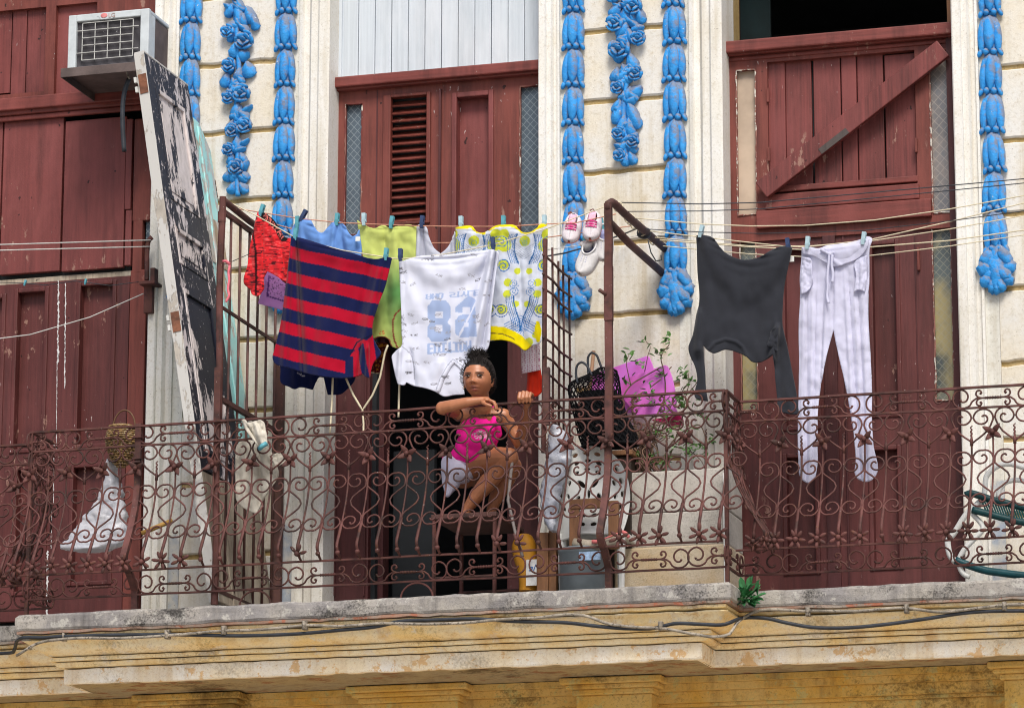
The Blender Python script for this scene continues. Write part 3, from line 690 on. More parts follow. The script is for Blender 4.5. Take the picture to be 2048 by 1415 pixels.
def strip(pxc, pyc0, py_end, py_off, n_up=12, label=None):
    """husk chain whose lowest husk ends at py_end (photo px, at pxc)"""
    g = thing('husk_garland', None, None); g.parent = B
    if label: g['label'] = label
    x = P(pxc, pyc0, -.01).x; zend = P(pxc, py_end, -.03).z
    g.location = (x, -0.004, zend)
    k = 0; z = 0.10
    base = MB(); base.box(x-.03, x+.03, -0.012, 0.02, zend, ZT); base.build('backing_strip', M['blue'], g)
    while zend+z < 7.5:
        hk = 'husk%d' % rng.randrange(4)
        if hk not in proto:
            o = husk_mb(7.7*len(proto)).build('husk', M['blue'], None, smooth=True); o.parent = g; proto[hk] = o
        else: o = copy_part(proto[hk], g)
        o.location = (0.002*rng.uniform(-1, 1), 0, z); o.scale = (rng.uniform(.95, 1.05), 1, rng.uniform(.97, 1.03)); o.rotation_euler.y = rng.uniform(-.05, .05)
        z += 0.1865
    if 'end' not in proto:
        e = leaf_end_mb().build('acanthus_drop', M['blue'], None, smooth=True); e.parent = g; proto['end'] = e
    else: e = copy_part(proto['end'], g)
    e.location = (0, 0, 0.015)
strip(382, 120, 560, 0, label='blue husk garland behind the leaning old doors'); strip(571, 150, 545, 0); strip(1148, 400, 556, 0); strip(1352, 400, 548, 0); strip(1990, 400, 503, 0)

def rose(g, px, py, r):
    c = P(px, py, -.02); mb = MB(); r2 = random.Random(int(px*7+py))
    s = r/425.0*1.16
    for ring, (n, rad, sz, yo) in enumerate(((5, .62, .44, .0), (4, .36, .34, -.3), (1, 0.0, .26, -.52))):
        for k in range(n):
            a = 2*math.pi*k/n+ring*.6+r2.uniform(-.2, .2); q = Vector((math.cos(a)*rad*s, yo*s*.8-.012, math.sin(a)*rad*s))
            rot = Matrix.Rotation(-a, 3, 'Y')
            def cup(p, d, s=s, o=Vector((px, py, k))): p = p*(1+.35*mnoise.noise(d*1.7+o)); return Vector((p.x, p.y-(0.22*s if d.x > 0 else -0.1*s)*abs(d.x), p.z))
            mb.ell(c+q, (sz*s*.62, sz*s*.7, sz*s*1.1), rot, 12, 8, fn=cup)
    mb.build('rose', M['blue'], g, smooth=True)
def gleaf(g, px, py, l, w, ang, name='carved_leaf'):
    c = P(px, py, -.012); mb = MB(); s = 1/425.0
    rot = Matrix.Rotation(ang, 3, 'Y')
    mb.ell(c, (w*s*1.25, .022, l*s*1.2), rot, 14, 10, fn=lambda p, d: Vector((p.x*(1-.35*d.z)*(1+.3*mnoise.noise(d*2.5+Vector((px, py, 0)))), p.y*(1+.4*mnoise.noise(d*3+Vector((py, px, 0))))-(.006 if abs(d.x) < .3 else 0), p.z)))
    mb.build(name, M['blue'], g, smooth=True)
def garland(pts, leaves, stem, label):
    g = thing('rose_garland', None, None); g.parent = B; g['label'] = label; g.location = P(*stem[-1], 0)
    for p in pts: rose(g, *p)
    for l in leaves: gleaf(g, *l)
    r3 = random.Random(len(pts)*5)
    for k in range(36):
        y = r3.uniform(stem[1][1]-60, stem[-1][1]-30); x = np.interp(y, [q[1] for q in stem], [q[0] for q in stem])+r3.uniform(-20, 20)*(1-.35*y/400); gleaf(g, x, y, r3.uniform(9, 15), r3.uniform(6, 9), r3.uniform(-1.4, 1.4))
    mb = MB(); q = smooth_poly(stem, 6, False); mb.tube([P(x, y, -.018) for x, y in q], [.013]*len(q), 8); mb.build('carved_stem', M['blue'], g, smooth=True)
garland([(457, 64, 15), (491, 82, 21), (460, 132, 16), (485, 188, 20), (459, 196, 15), (466, 262, 15), (491, 252, 17), (459, 300, 14), (474, 336, 17), (468, -14, 18)],
        [(462, 20, 16, 8, .5), (478, 30, 22, 10, -.1), (500, 30, 18, 10, -.4), (510, 45, 16, 8, -.2), (470, 100, 16, 10, .3), (488, 110, 12, 12, 1.2), (497, 140, 16, 12, -.2), (478, 150, 14, 9, .2), (452, 160, 15, 9, .3), (474, 222, 16, 11, .1), (495, 218, 12, 6, 1.0), (475, 290, 16, 12, 0), (490, 285, 11, 5, .9), (486, 318, 12, 8, -.3), (463, 318, 12, 7, .3), (456, 352, 11, 8, .5), (490, 352, 10, 8, -.6), (465, 376, 12, 8, .5), (487, 376, 12, 8, -.5)],
        [(478, -60), (474, 60), (478, 150), (472, 230), (476, 300), (474, 345), (476, 392)], 'carved blue rose garland with the longer tail, above the leaning doors')
garland([(1228, -10, 18), (1268, 14, 19), (1230, 48, 18), (1240, 100, 22), (1278, 78, 16), (1236, 176, 14), (1272, 148, 16), (1238, 268, 14), (1266, 284, 15), (1240, 312, 13)],
        [(1232, 20, 16, 10, .6), (1252, 30, 18, 10, .2), (1280, 30, 18, 9, -.2), (1248, 60, 16, 10, .5), (1276, 58, 12, 9, 1.3), (1246, 78, 12, 9, 1.0), (1262, 72, 14, 10, -.4), (1265, 125, 16, 10, -.2), (1232, 150, 14, 9, .3), (1250, 150, 14, 9, 1.2), (1272, 183, 14, 11, .9), (1248, 165, 12, 8, 1.3), (1236, 225, 22, 9, .3), (1266, 230, 28, 11, -.35), (1246, 250, 18, 9, .2), (1260, 255, 18, 9, -.1), (1252, 320, 12, 8, .2), (1264, 316, 13, 8, -.3)],
        [(1254, -60), (1252, 60), (1258, 130), (1250, 190), (1247, 215), (1252, 280), (1252, 332)], 'carved blue rose garland between the husk strips of the middle pier')
# ------------------------------------------------------------------ wrought-iron railings
YR = -0.85
VH, V2, V3, V4 = 0.857, 0.766, 0.176, 0.078         # rails above the slab
def belly(v):
    if v >= 0.60 or v <= 0.10: return 0.0
    if v > 0.235:
        t = (0.60-v)/0.365; return 0.150*(t*t*(1.5-0.5*t)) if t < 1 else 0.15
    t = (v-0.165)/0.07
    if t >= 0: return 0.03+0.12*math.sqrt(max(0.0, 1-(1-t)**2))
    return 0.03*max(0, (v-0.10)/0.065)
def proj(p):
    q = Vector(p)-CAM; z = q.dot(FW); return 1024+F*q.dot(RT)/z, 707.5-F*q.dot(UP)/z
xref = P(660, 930, YR).x
_tab = [(proj((xref, YR-belly(v), ZS+v))[1], v) for v in [i*0.001 for i in range(0, 900)]]
_ty = np.array([a for a, _ in _tab])[::-1]; _tv = np.array([b for _, b in _tab])[::-1]
PER = 0.1826
def uv(du, y):
    """crop measure (offset from the bar, level y) -> local point on the bellied surface"""
    py = 700+y/3.931; v = float(np.interp(py, _ty, _tv)); return Vector((du/305.0*PER, -belly(v), v))
def arc(cx, cyy, tab, n=9):
    out = []
    for (a0, r0), (a1, r1) in zip(tab[:-1], tab[1:]):
        k = max(3, int(abs(a1-a0)/16))
        for i in range(k):
            t = i/k; a = R(a0+(a1-a0)*t); r = r0+(r1-r0)*t; out.append((cx+r*math.cos(a), cyy-r*math.sin(a)))
    a, r = tab[-1]; out.append((cx+r*math.cos(R(a)), cyy-r*math.sin(R(a)))); return out
TR = 0.0043
def both(path, mb, r=TR):
    for s in (1, -1):
        p = [uv(s*x, y) for x, y in path]
        mb.tube(p, [r]*(len(p)-2)+[r*1.35, r*1.5], 6)
heart = [(2, 921), (20, 905), (55, 880), (95, 846), (128, 800)]+arc(80, 733, [(-14, 70), (0, 70), (90, 64), (180, 73), (270, 46), (360, 27), (450, 16), (500, 9)])
vase = arc(80, 1040, [(-310, 8), (-270, 17), (-180, 27), (-90, 45), (0, 68), (90, 52), (180, 74), (196, 78)])
vase += [(6, 1085), (24, 1103), (60, 1130), (98, 1163), (113, 1196), (99, 1232), (58, 1268), (20, 1298), (7, 1318)]
vase += arc(78, 1362, [(165, 74), (180, 73), (270, 48), (360, 70), (450, 42), (540, 28), (630, 16), (680, 8)])
def frieze_half(s, mb, cy0=580):
    big = [(60, cy0), (95, cy0), (128, cy0+2), (158, cy0+24)]+arc(236, cy0, [(222, 82), (270, 74), (360, 66), (450, 74), (540, 44), (630, 24), (680, 11)])
    for path in (big, [(84, cy0), (112, cy0-8), (128, cy0-28), (122, cy0-56), (100, cy0-62), (88, cy0-44), (98, cy0-30)], [(84, cy0), (112, cy0+8), (126, cy0+28), (120, cy0+54), (98, cy0+60), (88, cy0+42), (98, cy0+30)]):
        q = smooth_poly(path, 12, False, 120) if len(path) < 10 else path
        p = [Vector((s*x/305.0*PER, 0, V2+(662-y)*0.000555)) for x, y in q]
        mb.tube(p, [TR]*(len(p)-2)+[TR*1.3, TR*1.4], 6)
    n = 26; p = [Vector((s*62/305*PER*i/n, 0, V2+(662-cy0)*0.000555)) for i in range(n+1)]
    mb.tube(p, [TR*(0.95+0.75*abs(math.sin(i*0.62))) for i in range(n+1)], 6)
def star_mb():
    mb = MB(); mb.ell((0, -.017, 0), (.011, .011, .011), None, 8, 6)
    for a in (38, 142, 225, 315):
        d = Vector((math.cos(R(a)), 0, math.sin(R(a)))); 
        rot = Matrix((d, Vector((0, 1, 0)), d.cross(Vector((0, 1, 0))))).transposed()
        mb.ell(d*0.024+Vector((0, -.008, 0)), (.024, .007, .0105), rot, 10, 6, fn=lambda p, dd: Vector((p.x, p.y-0.010*(p.x/.024), p.z*(1.15-0.55*dd.x))))
    mb.tube([(0, 0, 0), (0, -.02, 0)], .007, 6); return mb
def rosette_mb(petals=6):
    mb = MB(); mb.ell((0, -.022, 0), (.012, .011, .012), None, 8, 6)
    for k in range(petals):
        a = 2*math.pi*k/6+0.15; d = Vector((math.cos(a), -0.15, math.sin(a))).normalized()
        u = Vector((0, 1, 0)); u = (u-d*u.dot(d)).normalized(); rot = Matrix((d, u, d.cross(u))).transposed()
        mb.ell(d*0.028+Vector((0, -.012, 0)), (.019, .006, .0082), rot, 9, 6)
    mb.tube([(0, .01, 0), (0, -.02, 0)], .008, 6); return mb
def bar_mb(tip, w=TR):
    mb = MB()
    lv = np.linspace(0.632 if tip else 0.655, 0.345, 16); p = [Vector((0, -belly(v)-.001, v)) for v in lv]
    if tip:
        n = 14; sp_ = [Vector((0.005*math.sin(i*1.5)*(i/n), 0, 0.632+0.058*i/n)) for i in range(n, 0, -1)]
        p = sp_+p; mb.tube(p, [0.0026+0.0022*min(1, i/9) for i in range(len(p))], 6)
        mb.tube([(0, 0, .60), (0, 0, .625), (0, 0, .64)], [.0075, .0075, .004], 6)
    else: mb.tube(p, w, 6)
    lv = np.concatenate([np.linspace(0.35, 0.24, 8), np.linspace(0.228, 0.178, 9)]); p = [Vector((0, -belly(v), v)) for v in lv]
    mb.tube(p, [0.0085]*9+list(np.linspace(.0085, .006, 8)), 4, flat=0.7)
    p = [Vector((0, -belly(v), v)) for v in (0.205, 0.2)]
    mb.ell((0, -belly(.2)-.006, .2), (.0115, .0115, .0115), None, 8, 6)
    return mb
RP = {}
def rpart(key, mk, root, loc, rot=0.0, name=None, smooth=True):
    if key not in RP:
        o = mk().build(name or key, M['iron'], None, smooth=smooth); o.parent = root; RP[key] = o
    else: o = copy_part(RP[key], root)
    o.name = name or key
    o.location = loc; o.rotation_euler = (0, 0, rot)
    if 'bar' not in key and 'baluster' not in key:
        o.scale = (rng.uniform(.965, 1.035), 1, rng.uniform(.994, 1.006)); o.rotation_euler = Matrix.Rotation(rot, 3, 'Z').to_euler(); o.rotation_euler.rotate_axis('Y', rng.uniform(-.012, .012) if 'star' not in key and 'rosette' not in key else rng.uniform(-.35, .35))
    return o
def mk_heart():
    mb = MB(); both(heart, mb); return mb
def mk_vase():
    mb = MB(); both(vase, mb); return mb
def mk_frieze():
    mb = MB(); frieze_half(1, mb); frieze_half(-1, mb); return mb
def mk_fhalf(s):
    mb = MB(); frieze_half(s, mb); return mb
def rail_run(root, x0, per, n, k0, rot=0.0, org=(0, 0, 0), flowers=None, post=(), end_bar=True, start_bar=True, rails=True):
    """n periods of railing starting at star-bar k0, laid along local x"""
    org = Vector(org); Rz = Matrix.Rotation(rot, 3, 'Z')
    def at(x, z=0.0): return org + Rz @ Vector((x, 0, z))
    xs = [x0+per[i] for i in range(n+1)]
    if rails:
        a, b = at(xs[0], 0), at(xs[-1], 0)
        for nm, v, w, h in (('handrail', VH, .0062, 2.3), ('rail', V2, .0056, 1.6), ('rail', V3, .0056, 1.8), ('rail', V4, .0056, 1.8)):
            mb = MB(); pts = []; L = xs[-1]-xs[0]; N = max(2, int(L/.06))
            for i in range(N+1):
                x = xs[0]+L*i/N; q = at(x, v+0.0025*mnoise.noise((x*5+rot, v*20, 2))); pts.append(q + Rz @ Vector((0, -belly(v)*0.9, 0)))
            mb.tube(pts, w, 4, flat=h)
            # flatten
            o = mb.build(nm, M['iron'], None); o.parent = root
            if nm == 'handrail':
                pass
    for i in range(n+1):
        k = k0+i
        if (i == 0 and not start_bar) or (i == n and not end_bar): continue
        if k not in post: rpart('baluster', lambda: bar_mb(False), root, at(xs[i]), rot)
        rpart('iron_star', star_mb, root, at(xs[i], 0.655)+Rz @ Vector((0, -0.004-(.012 if k in post else 0), 0)), rot)
    for i in range(n):
        xm = (xs[i]+xs[i+1])/2
        rpart('spear_baluster', lambda: bar_mb(True), root, at(xm), rot)
        rpart('heart_scroll', mk_heart, root, at(xm), rot)
    for i in range(n+1):
        if (i == 0 and not start_bar) or (i == n and not end_bar): continue
        rpart('vase_scroll', mk_vase, root, at(xs[i]), rot)
    for i in range(n+1):
        k = k0+i
        if k % 2 == 0:
            for dz, in ((0.0,), (V4-V2-0.002+0.004,)):
                if i == 0: o = rpart('half_frieze_scroll', lambda: mk_fhalf(1), root, at(xs[i], dz), rot)
                elif i == n: o = rpart('end_frieze_scroll', lambda: mk_fhalf(-1), root, at(xs[i], dz), rot)
                else: o = rpart('frieze_scroll', mk_frieze, root, at(xs[i], dz), rot)
    if flowers:
        for x, kind in flowers:
            rpart('rosette', lambda: rosette_mb(6), root, at(x, 0.2)+Rz @ Vector((0, -belly(.2)-.004, 0)), rot) if kind == 6 else rpart('broken_rosette', lambda: rosette_mb(3), root, at(x, 0.2)+Rz @ Vector((0, -belly(.2)-.004, 0)), rot)
xk = [P(61, 960, YR).x+i*0.179 for i in range(3)]
xp1, xp2 = P(275, 960, YR).x, P(1216, 930, YR).x
xk += [xp1+(xp2-xp1)*i/12 for i in range(13)]
xend = P(1452, 900, YR).x; xk += [xp2+(xend-xp2)*i/3 for i in range(1, 4)]
RC = thing('iron_railing', 'long bulging wrought-iron railing of the projecting middle bay, between its two corners', 'railing', (0, YR, ZS), 'wrought-iron balcony railings')
hx = sorted(xk+[(a+b)/2 for a, b in zip(xk[:-1], xk[1:])])
def fl_on(x):
    px = proj((x, YR, ZS+.3))[0]
    if px < 325: return 6
    if 345 < px < 390: return 6
    if 585 < px < 650: return 3
    if 985 < px < 1090: return 3
    if px > 1235: return 6 if not 1345 < px < 1375 else 0
    return 0
rail_run(RC, 0, xk, 18, 0, 0, flowers=[(x, fl_on(x)) for x in hx if fl_on(x)], post=(3, 15))
# returns to the side bays
dR = 0.25
rail_run(RC, 0, [0, dR*.5, dR], 2, 1, R(90), org=(xk[-1], 0, 0), flowers=[(0.06, 6), (0.2, 6)], start_bar=False)
rail_run(RC, 0, [0, dR*.5, dR], 2, 1, R(-90), org=(xk[0], dR, 0), flowers=[(0.06, 6), (0.2, 6)], end_bar=False)
for k, top in ((3, VH+.012), (15, VH+.0)):
    mb = MB(); lv = list(np.linspace(top, 0.6, 8))+list(np.linspace(.58, .24, 14))+list(np.linspace(.228, .172, 8))+[0.1, 0.0]
    mb.tube([Vector((xk[k], YR-belly(v)*.95+.004, ZS+v)) for v in lv], .0205, 4, flat=.8)
    for v in (.80, .70, .685): mb.box(xk[k]-.02, xk[k]+.02, YR-.022, YR+.02, ZS+v, ZS+v+.008)
    mb.build('rail_post', M['iron'], RC)
for x in (xk[0], xk[-1]): mb = MB(); mb.tube([(x, YR, ZS), (x, YR, ZS+VH)], .012, 4); mb.build('corner_post', M['iron'], RC)
for x in (xk[6]+.03, xk[10]+.05):
    mb = MB(); a = [Vector((x+.075*math.cos(t), YR-.01, ZS+.07*math.sin(t))) for t in np.linspace(0, math.pi, 14)]; mb.tube(a, .0045, 6); mb.build('rail_foot', M['iron'], RC)
for o in list(RC.children):
    if o.name.startswith(('handrail', 'rail')) and len(o.data.vertices) > 8: pass
YR2 = YR+dR
RR = thing('iron_railing', 'set-back railing section in front of the plank door with the diagonal brace', 'railing', (0, YR2, ZS), 'wrought-iron balcony railings')
rx = [xk[-1]+0.0+i*0.188 for i in range(10)]
hx2 = sorted(rx+[(a+b)/2 for a, b in zip(rx[:-1], rx[1:])])
rail_run(RR, 0, rx, 9, 0, 0, flowers=[(x, 6) for i, x in enumerate(hx2) if i not in (7,) and i > 0], start_bar=False)
mb = MB(); mb.tube([(rx[-1], YR2, ZS), (rx[-1], YR2, ZS+VH)], .012, 4); mb.build('rail_foot', M['iron'], RR)
RL = thing('iron_railing', 'short set-back railing section at the far left before the maroon door', 'railing', (0, YR2, ZS), 'wrought-iron balcony railings')
lx = [xk[0]-(7-i)*0.183 for i in range(8)]
rail_run(RL, 0, lx, 7, 1, 0, flowers=[(x, 6) for x in lx], end_bar=False)
mb = MB(); mb.tube([(lx[0], YR2, ZS), (lx[0], YR2, ZS+VH)], .012, 4); mb.build('rail_foot', M['iron'], RL)
# ------------------------------------------------------------------ laundry
_fw, _rt, _up = np.array(FW), np.array(RT), np.array(UP); _cam = np.array(CAM)
def Pn(V, Y):
    d = _fw*F + np.outer(V[:, 0]-1024.0, _rt) + np.outer(707.5-V[:, 1], _up)
    t = (Y-_cam[1])/d[:, 1]; return _cam + d*t[:, None]
def nz(V, sx, sy, seed=0):
    return np.array([mnoise.noise((x*sx, y*sy, seed*7.3)) for x, y in V])
def folds(vert=(), drape=(), crinkle=0.004, sc=0.03, bulge=0.0):
    """vert: (x0, x1 at top/bottom, width px, depth, y0, y1); drape: two pins -> U folds (xa, ya, xb, yb, sag, n, amp, decay)"""
    def f(V):
        d = np.zeros(len(V)); x, y = V[:, 0], V[:, 1]
        for (xt, yt, xb, yb, w, a) in vert:
            t = np.clip((y-yt)/(yb-yt), -0.3, 1.3); c = xt+(xb-xt)*t; ww = w*(0.5+0.5*np.clip(t, 0, 1.2))
            env = np.clip(t*6+.5, 0, 1)*np.clip((1.25-t)*4, 0, 1)
            d += a*np.exp(-((x-c)/ww)**2)*env
        for (xa, ya, xb, yb, sag, n, amp, dec) in drape:
            t = np.clip((x-xa)/(xb-xa), -.1, 1.1); base = ya+(yb-ya)*t
            for k in range(n):
                yc = base+4*sag*(k+.6)*t*(1-t)+k*2; w = 3.5+k*2.5
                d += amp*np.exp(-((y-yc)/w)**2)*np.clip(4*t*(1-t)+.15, 0, 1)*(dec**k)
        d += crinkle*(nz(V, sc, sc*.6, 1)+.5*nz(V, sc*3, sc*2, 2))
        if bulge:
            lo, hi = V.min(0), V.max(0); u = (x-lo[0])/(hi[0]-lo[0]); d += bulge*4*u*(1-u)
        return d
    return f
def cloth(name, label, cat, outline, Y, fold, mat=None, colr=None, step=3.0, group='washing on the lines', thick=0.006, corner=70, slant=0.0, parent=None, lean=0.0):
    o = smooth_poly(outline, step*1.1, True, corner)
    V, T = tri_region(o, step)
    dep = fold(V) if fold else np.zeros(len(V))
    Yv = Y-dep+slant*(V[:, 0]-V[:, 0].mean())+lean*(V[:, 1]-V[:, 1].min())
    W = Pn(V, Yv)
    cols = None
    mb = MB()
    if colr is not None:
        cc = np.clip(np.array(colr(V)), 0, 1); cols = [tuple(c) for c in cc]
    mb.add([tuple(w) for w in W], T, cols)
    ob = mb.build(name, mat or M['cattr'], parent, smooth=True, solid=thick)
    if label: tag(ob, label, cat, group)
    return ob
FONT = {'A': '01110100011000111111100011000110001', 'N': '10001110011010110011100011000110001', 'D': '11110100011000110001100011000111110', 'S': '01111100001000001110000010000111110',
        'T': '11111001000010000100001000010000100', 'Y': '10001100010101000100001000010000100', 'L': '10000100001000010000100001000011111', 'E': '11111100001000011110100001000011111',
        'I': '11111001000010000100001000010011111', 'O': '01110100011000110001100011000101110', 'M': '10001110111010110101100011000110001', 'R': '11110100011000111110101001001010001',
        'C': '01111100001000010000100001000001111', 'G': '01111100001000010011100011000101111', 'P': '11110100011000111110100001000010000', 'e': '00000000000111010001111111000001110',
        'i': '00100000000110000100001000010001110', 'r': '00000000001011011001100001000010000', 'l': '01100001000010000100001000010001110', 's': '00000000000111110000011100000111110', ' ': '0'*35}
def text_mask(V, txt, o, ux, uy):
    """V px; o = origin of the text block (top left), ux = vector of one letter advance, uy = vector of the letter height"""
    A = np.linalg.inv(np.array([[ux[0], uy[0]], [ux[1], uy[1]]])); q = (V-np.array(o))@A.T
    m = np.zeros(len(V), bool)
    for i, ch in enumerate(txt):
        g = FONT[ch]; lx = (q[:, 0]-i)/0.84; ly = q[:, 1]
        ok = (lx >= 0) & (lx < 1) & (ly >= 0) & (ly < 1)
        cx = np.clip((lx*5).astype(int), 0, 4); cyy = np.clip((ly*7).astype(int), 0, 6)
        bits = np.array([c == '1' for c in g]); m |= ok & bits[cyy*5+cx]
    return m
S6 = (1370, 460, 3.7225); P6 = (540, 420, 3.725); P7 = (780, 420, 3.7235); B5 = (500, 350, 3.93); B10 = (500, 700, 3.931); B12 = (1500, 700, 3.737)
N_ = np.array
def paint(V, base): return np.tile(N_(base, float), (len(V), 1))
# depths of the lines
YF, YB1, YB2, YB3, YRL = -0.66, -0.56, -0.42, -0.30, -0.42

# striped polo
navy, red = lin((20, 28, 74)), lin((178, 12, 44))
def polo_col(V):
    x, y = (V[:, 0]-540)*3.725, (V[:, 1]-420)*3.725
    w = y-.226*x+8*nz(V, .02, .02, 3); w = np.where(x < 195, y-.30*x+14, w)
    t = ((w-328)/190) % 1.0; c = np.where((t < .52)[:, None], N_(navy), N_(red))
    sl = (x > 600+(y-1080)*.15) & (y > 930+(765-x)*.9); st = ((x-605+(y-1080)*-.15)/62) % 2
    c = np.where(sl[:, None], np.where(((st > .95) & (st < 1.75))[:, None], N_(navy)*1.2, N_(red)), c)
    edge = seg_dist(np.stack([x, y], 1), [(600, 1080), (650, 985), (765, 925)], False) < 5
    c[edge] = N_(navy)*.5
    hem = seg_dist(np.stack([x, y], 1), [(30, 1130), (150, 1175), (300, 1222), (400, 1240)], False) < 9
    c[hem & (y > 1110)] = navy
    c[(x > 560) & (x < 622) & (y > 1090+.0*x) & (w > 900)] = navy
    return c
cloth('polo_shirt', 'navy and crimson striped polo shirt hung upside down on the front line', 'shirt',
      C(P6, [(160, 195), (210, 205), (400, 262), (600, 318), (800, 364), (880, 350), (910, 356), (893, 425), (860, 560), (800, 725), (768, 830), (762, 925), (800, 1015), (826, 1060), (770, 1140), (742, 1250), (715, 1240), (690, 1215), (672, 1230), (640, 1240), (555, 1250), (400, 1240), (300, 1222), (150, 1178), (30, 1130), (22, 1110), (40, 1020), (80, 850), (110, 640), (140, 400)]),
      YF+.0, folds(vert=[(594, 490, 606, 745, 7, -.034), (583, 490, 568, 740, 8, .022), (690, 520, 640, 760, 26, .018), (740, 530, 700, 720, 14, -.016), (762, 530, 728, 700, 10, .018), (640, 560, 620, 750, 14, -.012), (722, 690, 714, 760, 5, -.02), (735, 690, 735, 760, 4, .02)], drape=[(588, 478, 776, 512, 6, 4, .012, .8)], crinkle=.011, sc=.018),
      colr=polo_col, step=1.7)
# white number shirt
PR = lin((168, 186, 222)); WS = lin((222, 225, 240))
def num_col(V):
    c = paint(V, WS); x, y = (V[:, 0]-840)*8.84, (V[:, 1]-560)*8.84; q = np.stack([x, y], 1)
    o8 = lambda y0, y1: inside(N_([(215, y0), (465, y0), (545, y0+100), (545, y1-100), (465, y1), (215, y1), (140, y1-100), (140, y0+100)]), q)
    m = (o8(365, 760) | o8(720, 1095)) & ~((x > 270) & (x < 410) & (y > 550) & (y < 672)) & ~((x > 272) & (x < 400) & (y > 790) & (y < 905))
    two = inside(N_([(630, 480), (860, 275), (985, 345), (1005, 1000), (700, 1015), (625, 940), (625, 720), (700, 625), (752, 612), (752, 580), (630, 572)]), q)
    two &= ~((x > 755) & (x < 880) & (y > 480) & (y < 612)) & ~((x > 780) & (x < 860) & (y > 745) & (y < 830)) & ~(seg_dist(q, [(1010, 360), (690, 990)], False) < 16)
    m |= two
    for dx in (-9, 0, 9):
        m |= text_mask(q, 'AND STYLE', (110+dx, 350), (104, -9), (8, -95)); m |= text_mask(q, 'EDITION', (145+dx*1.3, 1310), (112, -8), (0, -185))
    c[m] = N_(PR)
    # little fish print
    for i in range(62):
        r2 = random.Random(i*13+5); fx, fy, an = r2.uniform(795, 990), r2.uniform(505, 795), r2.uniform(-.5, .5)
        dx, dy = V[:, 0]-fx, V[:, 1]-fy; a_, b_ = dx*math.cos(an)+dy*math.sin(an), -dx*math.sin(an)+dy*math.cos(an)
        body = np.abs((a_/5.2)**2+(b_/1.9)**2-.8) < .45; tail = (a_ > 4.5) & (a_ < 8) & (np.abs(np.abs(b_)-(a_-4.5)*.6) < .7)
        k = r2.choice((.16, .32, .4, .4)); c[body | tail] = N_((k, k, k*1.15))
    nb = N_(C(P7, [(345, 1340), (372, 1260), (430, 1160), (470, 1112), (520, 1150), (560, 1195)]))
    c[seg_dist(V, nb, False) < 1.0] = N_((.36, .37, .45))
    nb2 = N_(C(P7, [(372, 1345), (398, 1270), (446, 1180), (478, 1140), (520, 1175), (552, 1215)]))
    c[seg_dist(V, nb2, False) < .8] = N_((.3, .3, .36))
    arm = N_(C(P7, [(85, 1015), (125, 1040), (165, 1090), (185, 1180), (185, 1260)])); c[seg_dist(V, arm, False) < .9] = N_((.4, .41, .5))
    return c
def num_folds(V):
    d = folds(vert=[(985, 500, 948, 690, 8, .03), (992, 500, 966, 690, 5, -.03), (978, 500, 925, 700, 12, -.018), (805, 510, 830, 620, 14, .014), (804, 520, 800, 690, 6, .014), (822, 700, 830, 770, 6, -.014), (880, 720, 860, 790, 16, .014), (800, 700, 797, 760, 5, .012)], drape=[(802, 512, 986, 500, 10, 5, .017, .85)], crinkle=.013, sc=.02)(V)
    nb = N_(C(P7, [(358, 1342), (385, 1265), (438, 1170), (474, 1126), (520, 1162), (556, 1205)])); d += .008*np.exp(-(seg_dist(V, nb, False)/3.2)**2)
    return d
cloth('number_shirt', 'white t-shirt with mirrored pale blue number print hung upside down beside the striped polo', 'shirt',
      C(P7, [(70, 385), (100, 377), (180, 352), (400, 336), (560, 322), (700, 303), (770, 297), (800, 310), (795, 420), (772, 600), (750, 800), (742, 980), (735, 1012), (692, 1072), (620, 1120), (575, 1160), (552, 1220), (548, 1300), (556, 1372), (480, 1376), (400, 1386), (340, 1352), (250, 1322), (180, 1308), (122, 1282), (110, 1300), (60, 1296), (42, 1230), (20, 1130), (15, 1088), (45, 1050), (82, 1018), (88, 900), (82, 700), (75, 500)]),
      YF-.005, num_folds, colr=num_col, step=1.7)
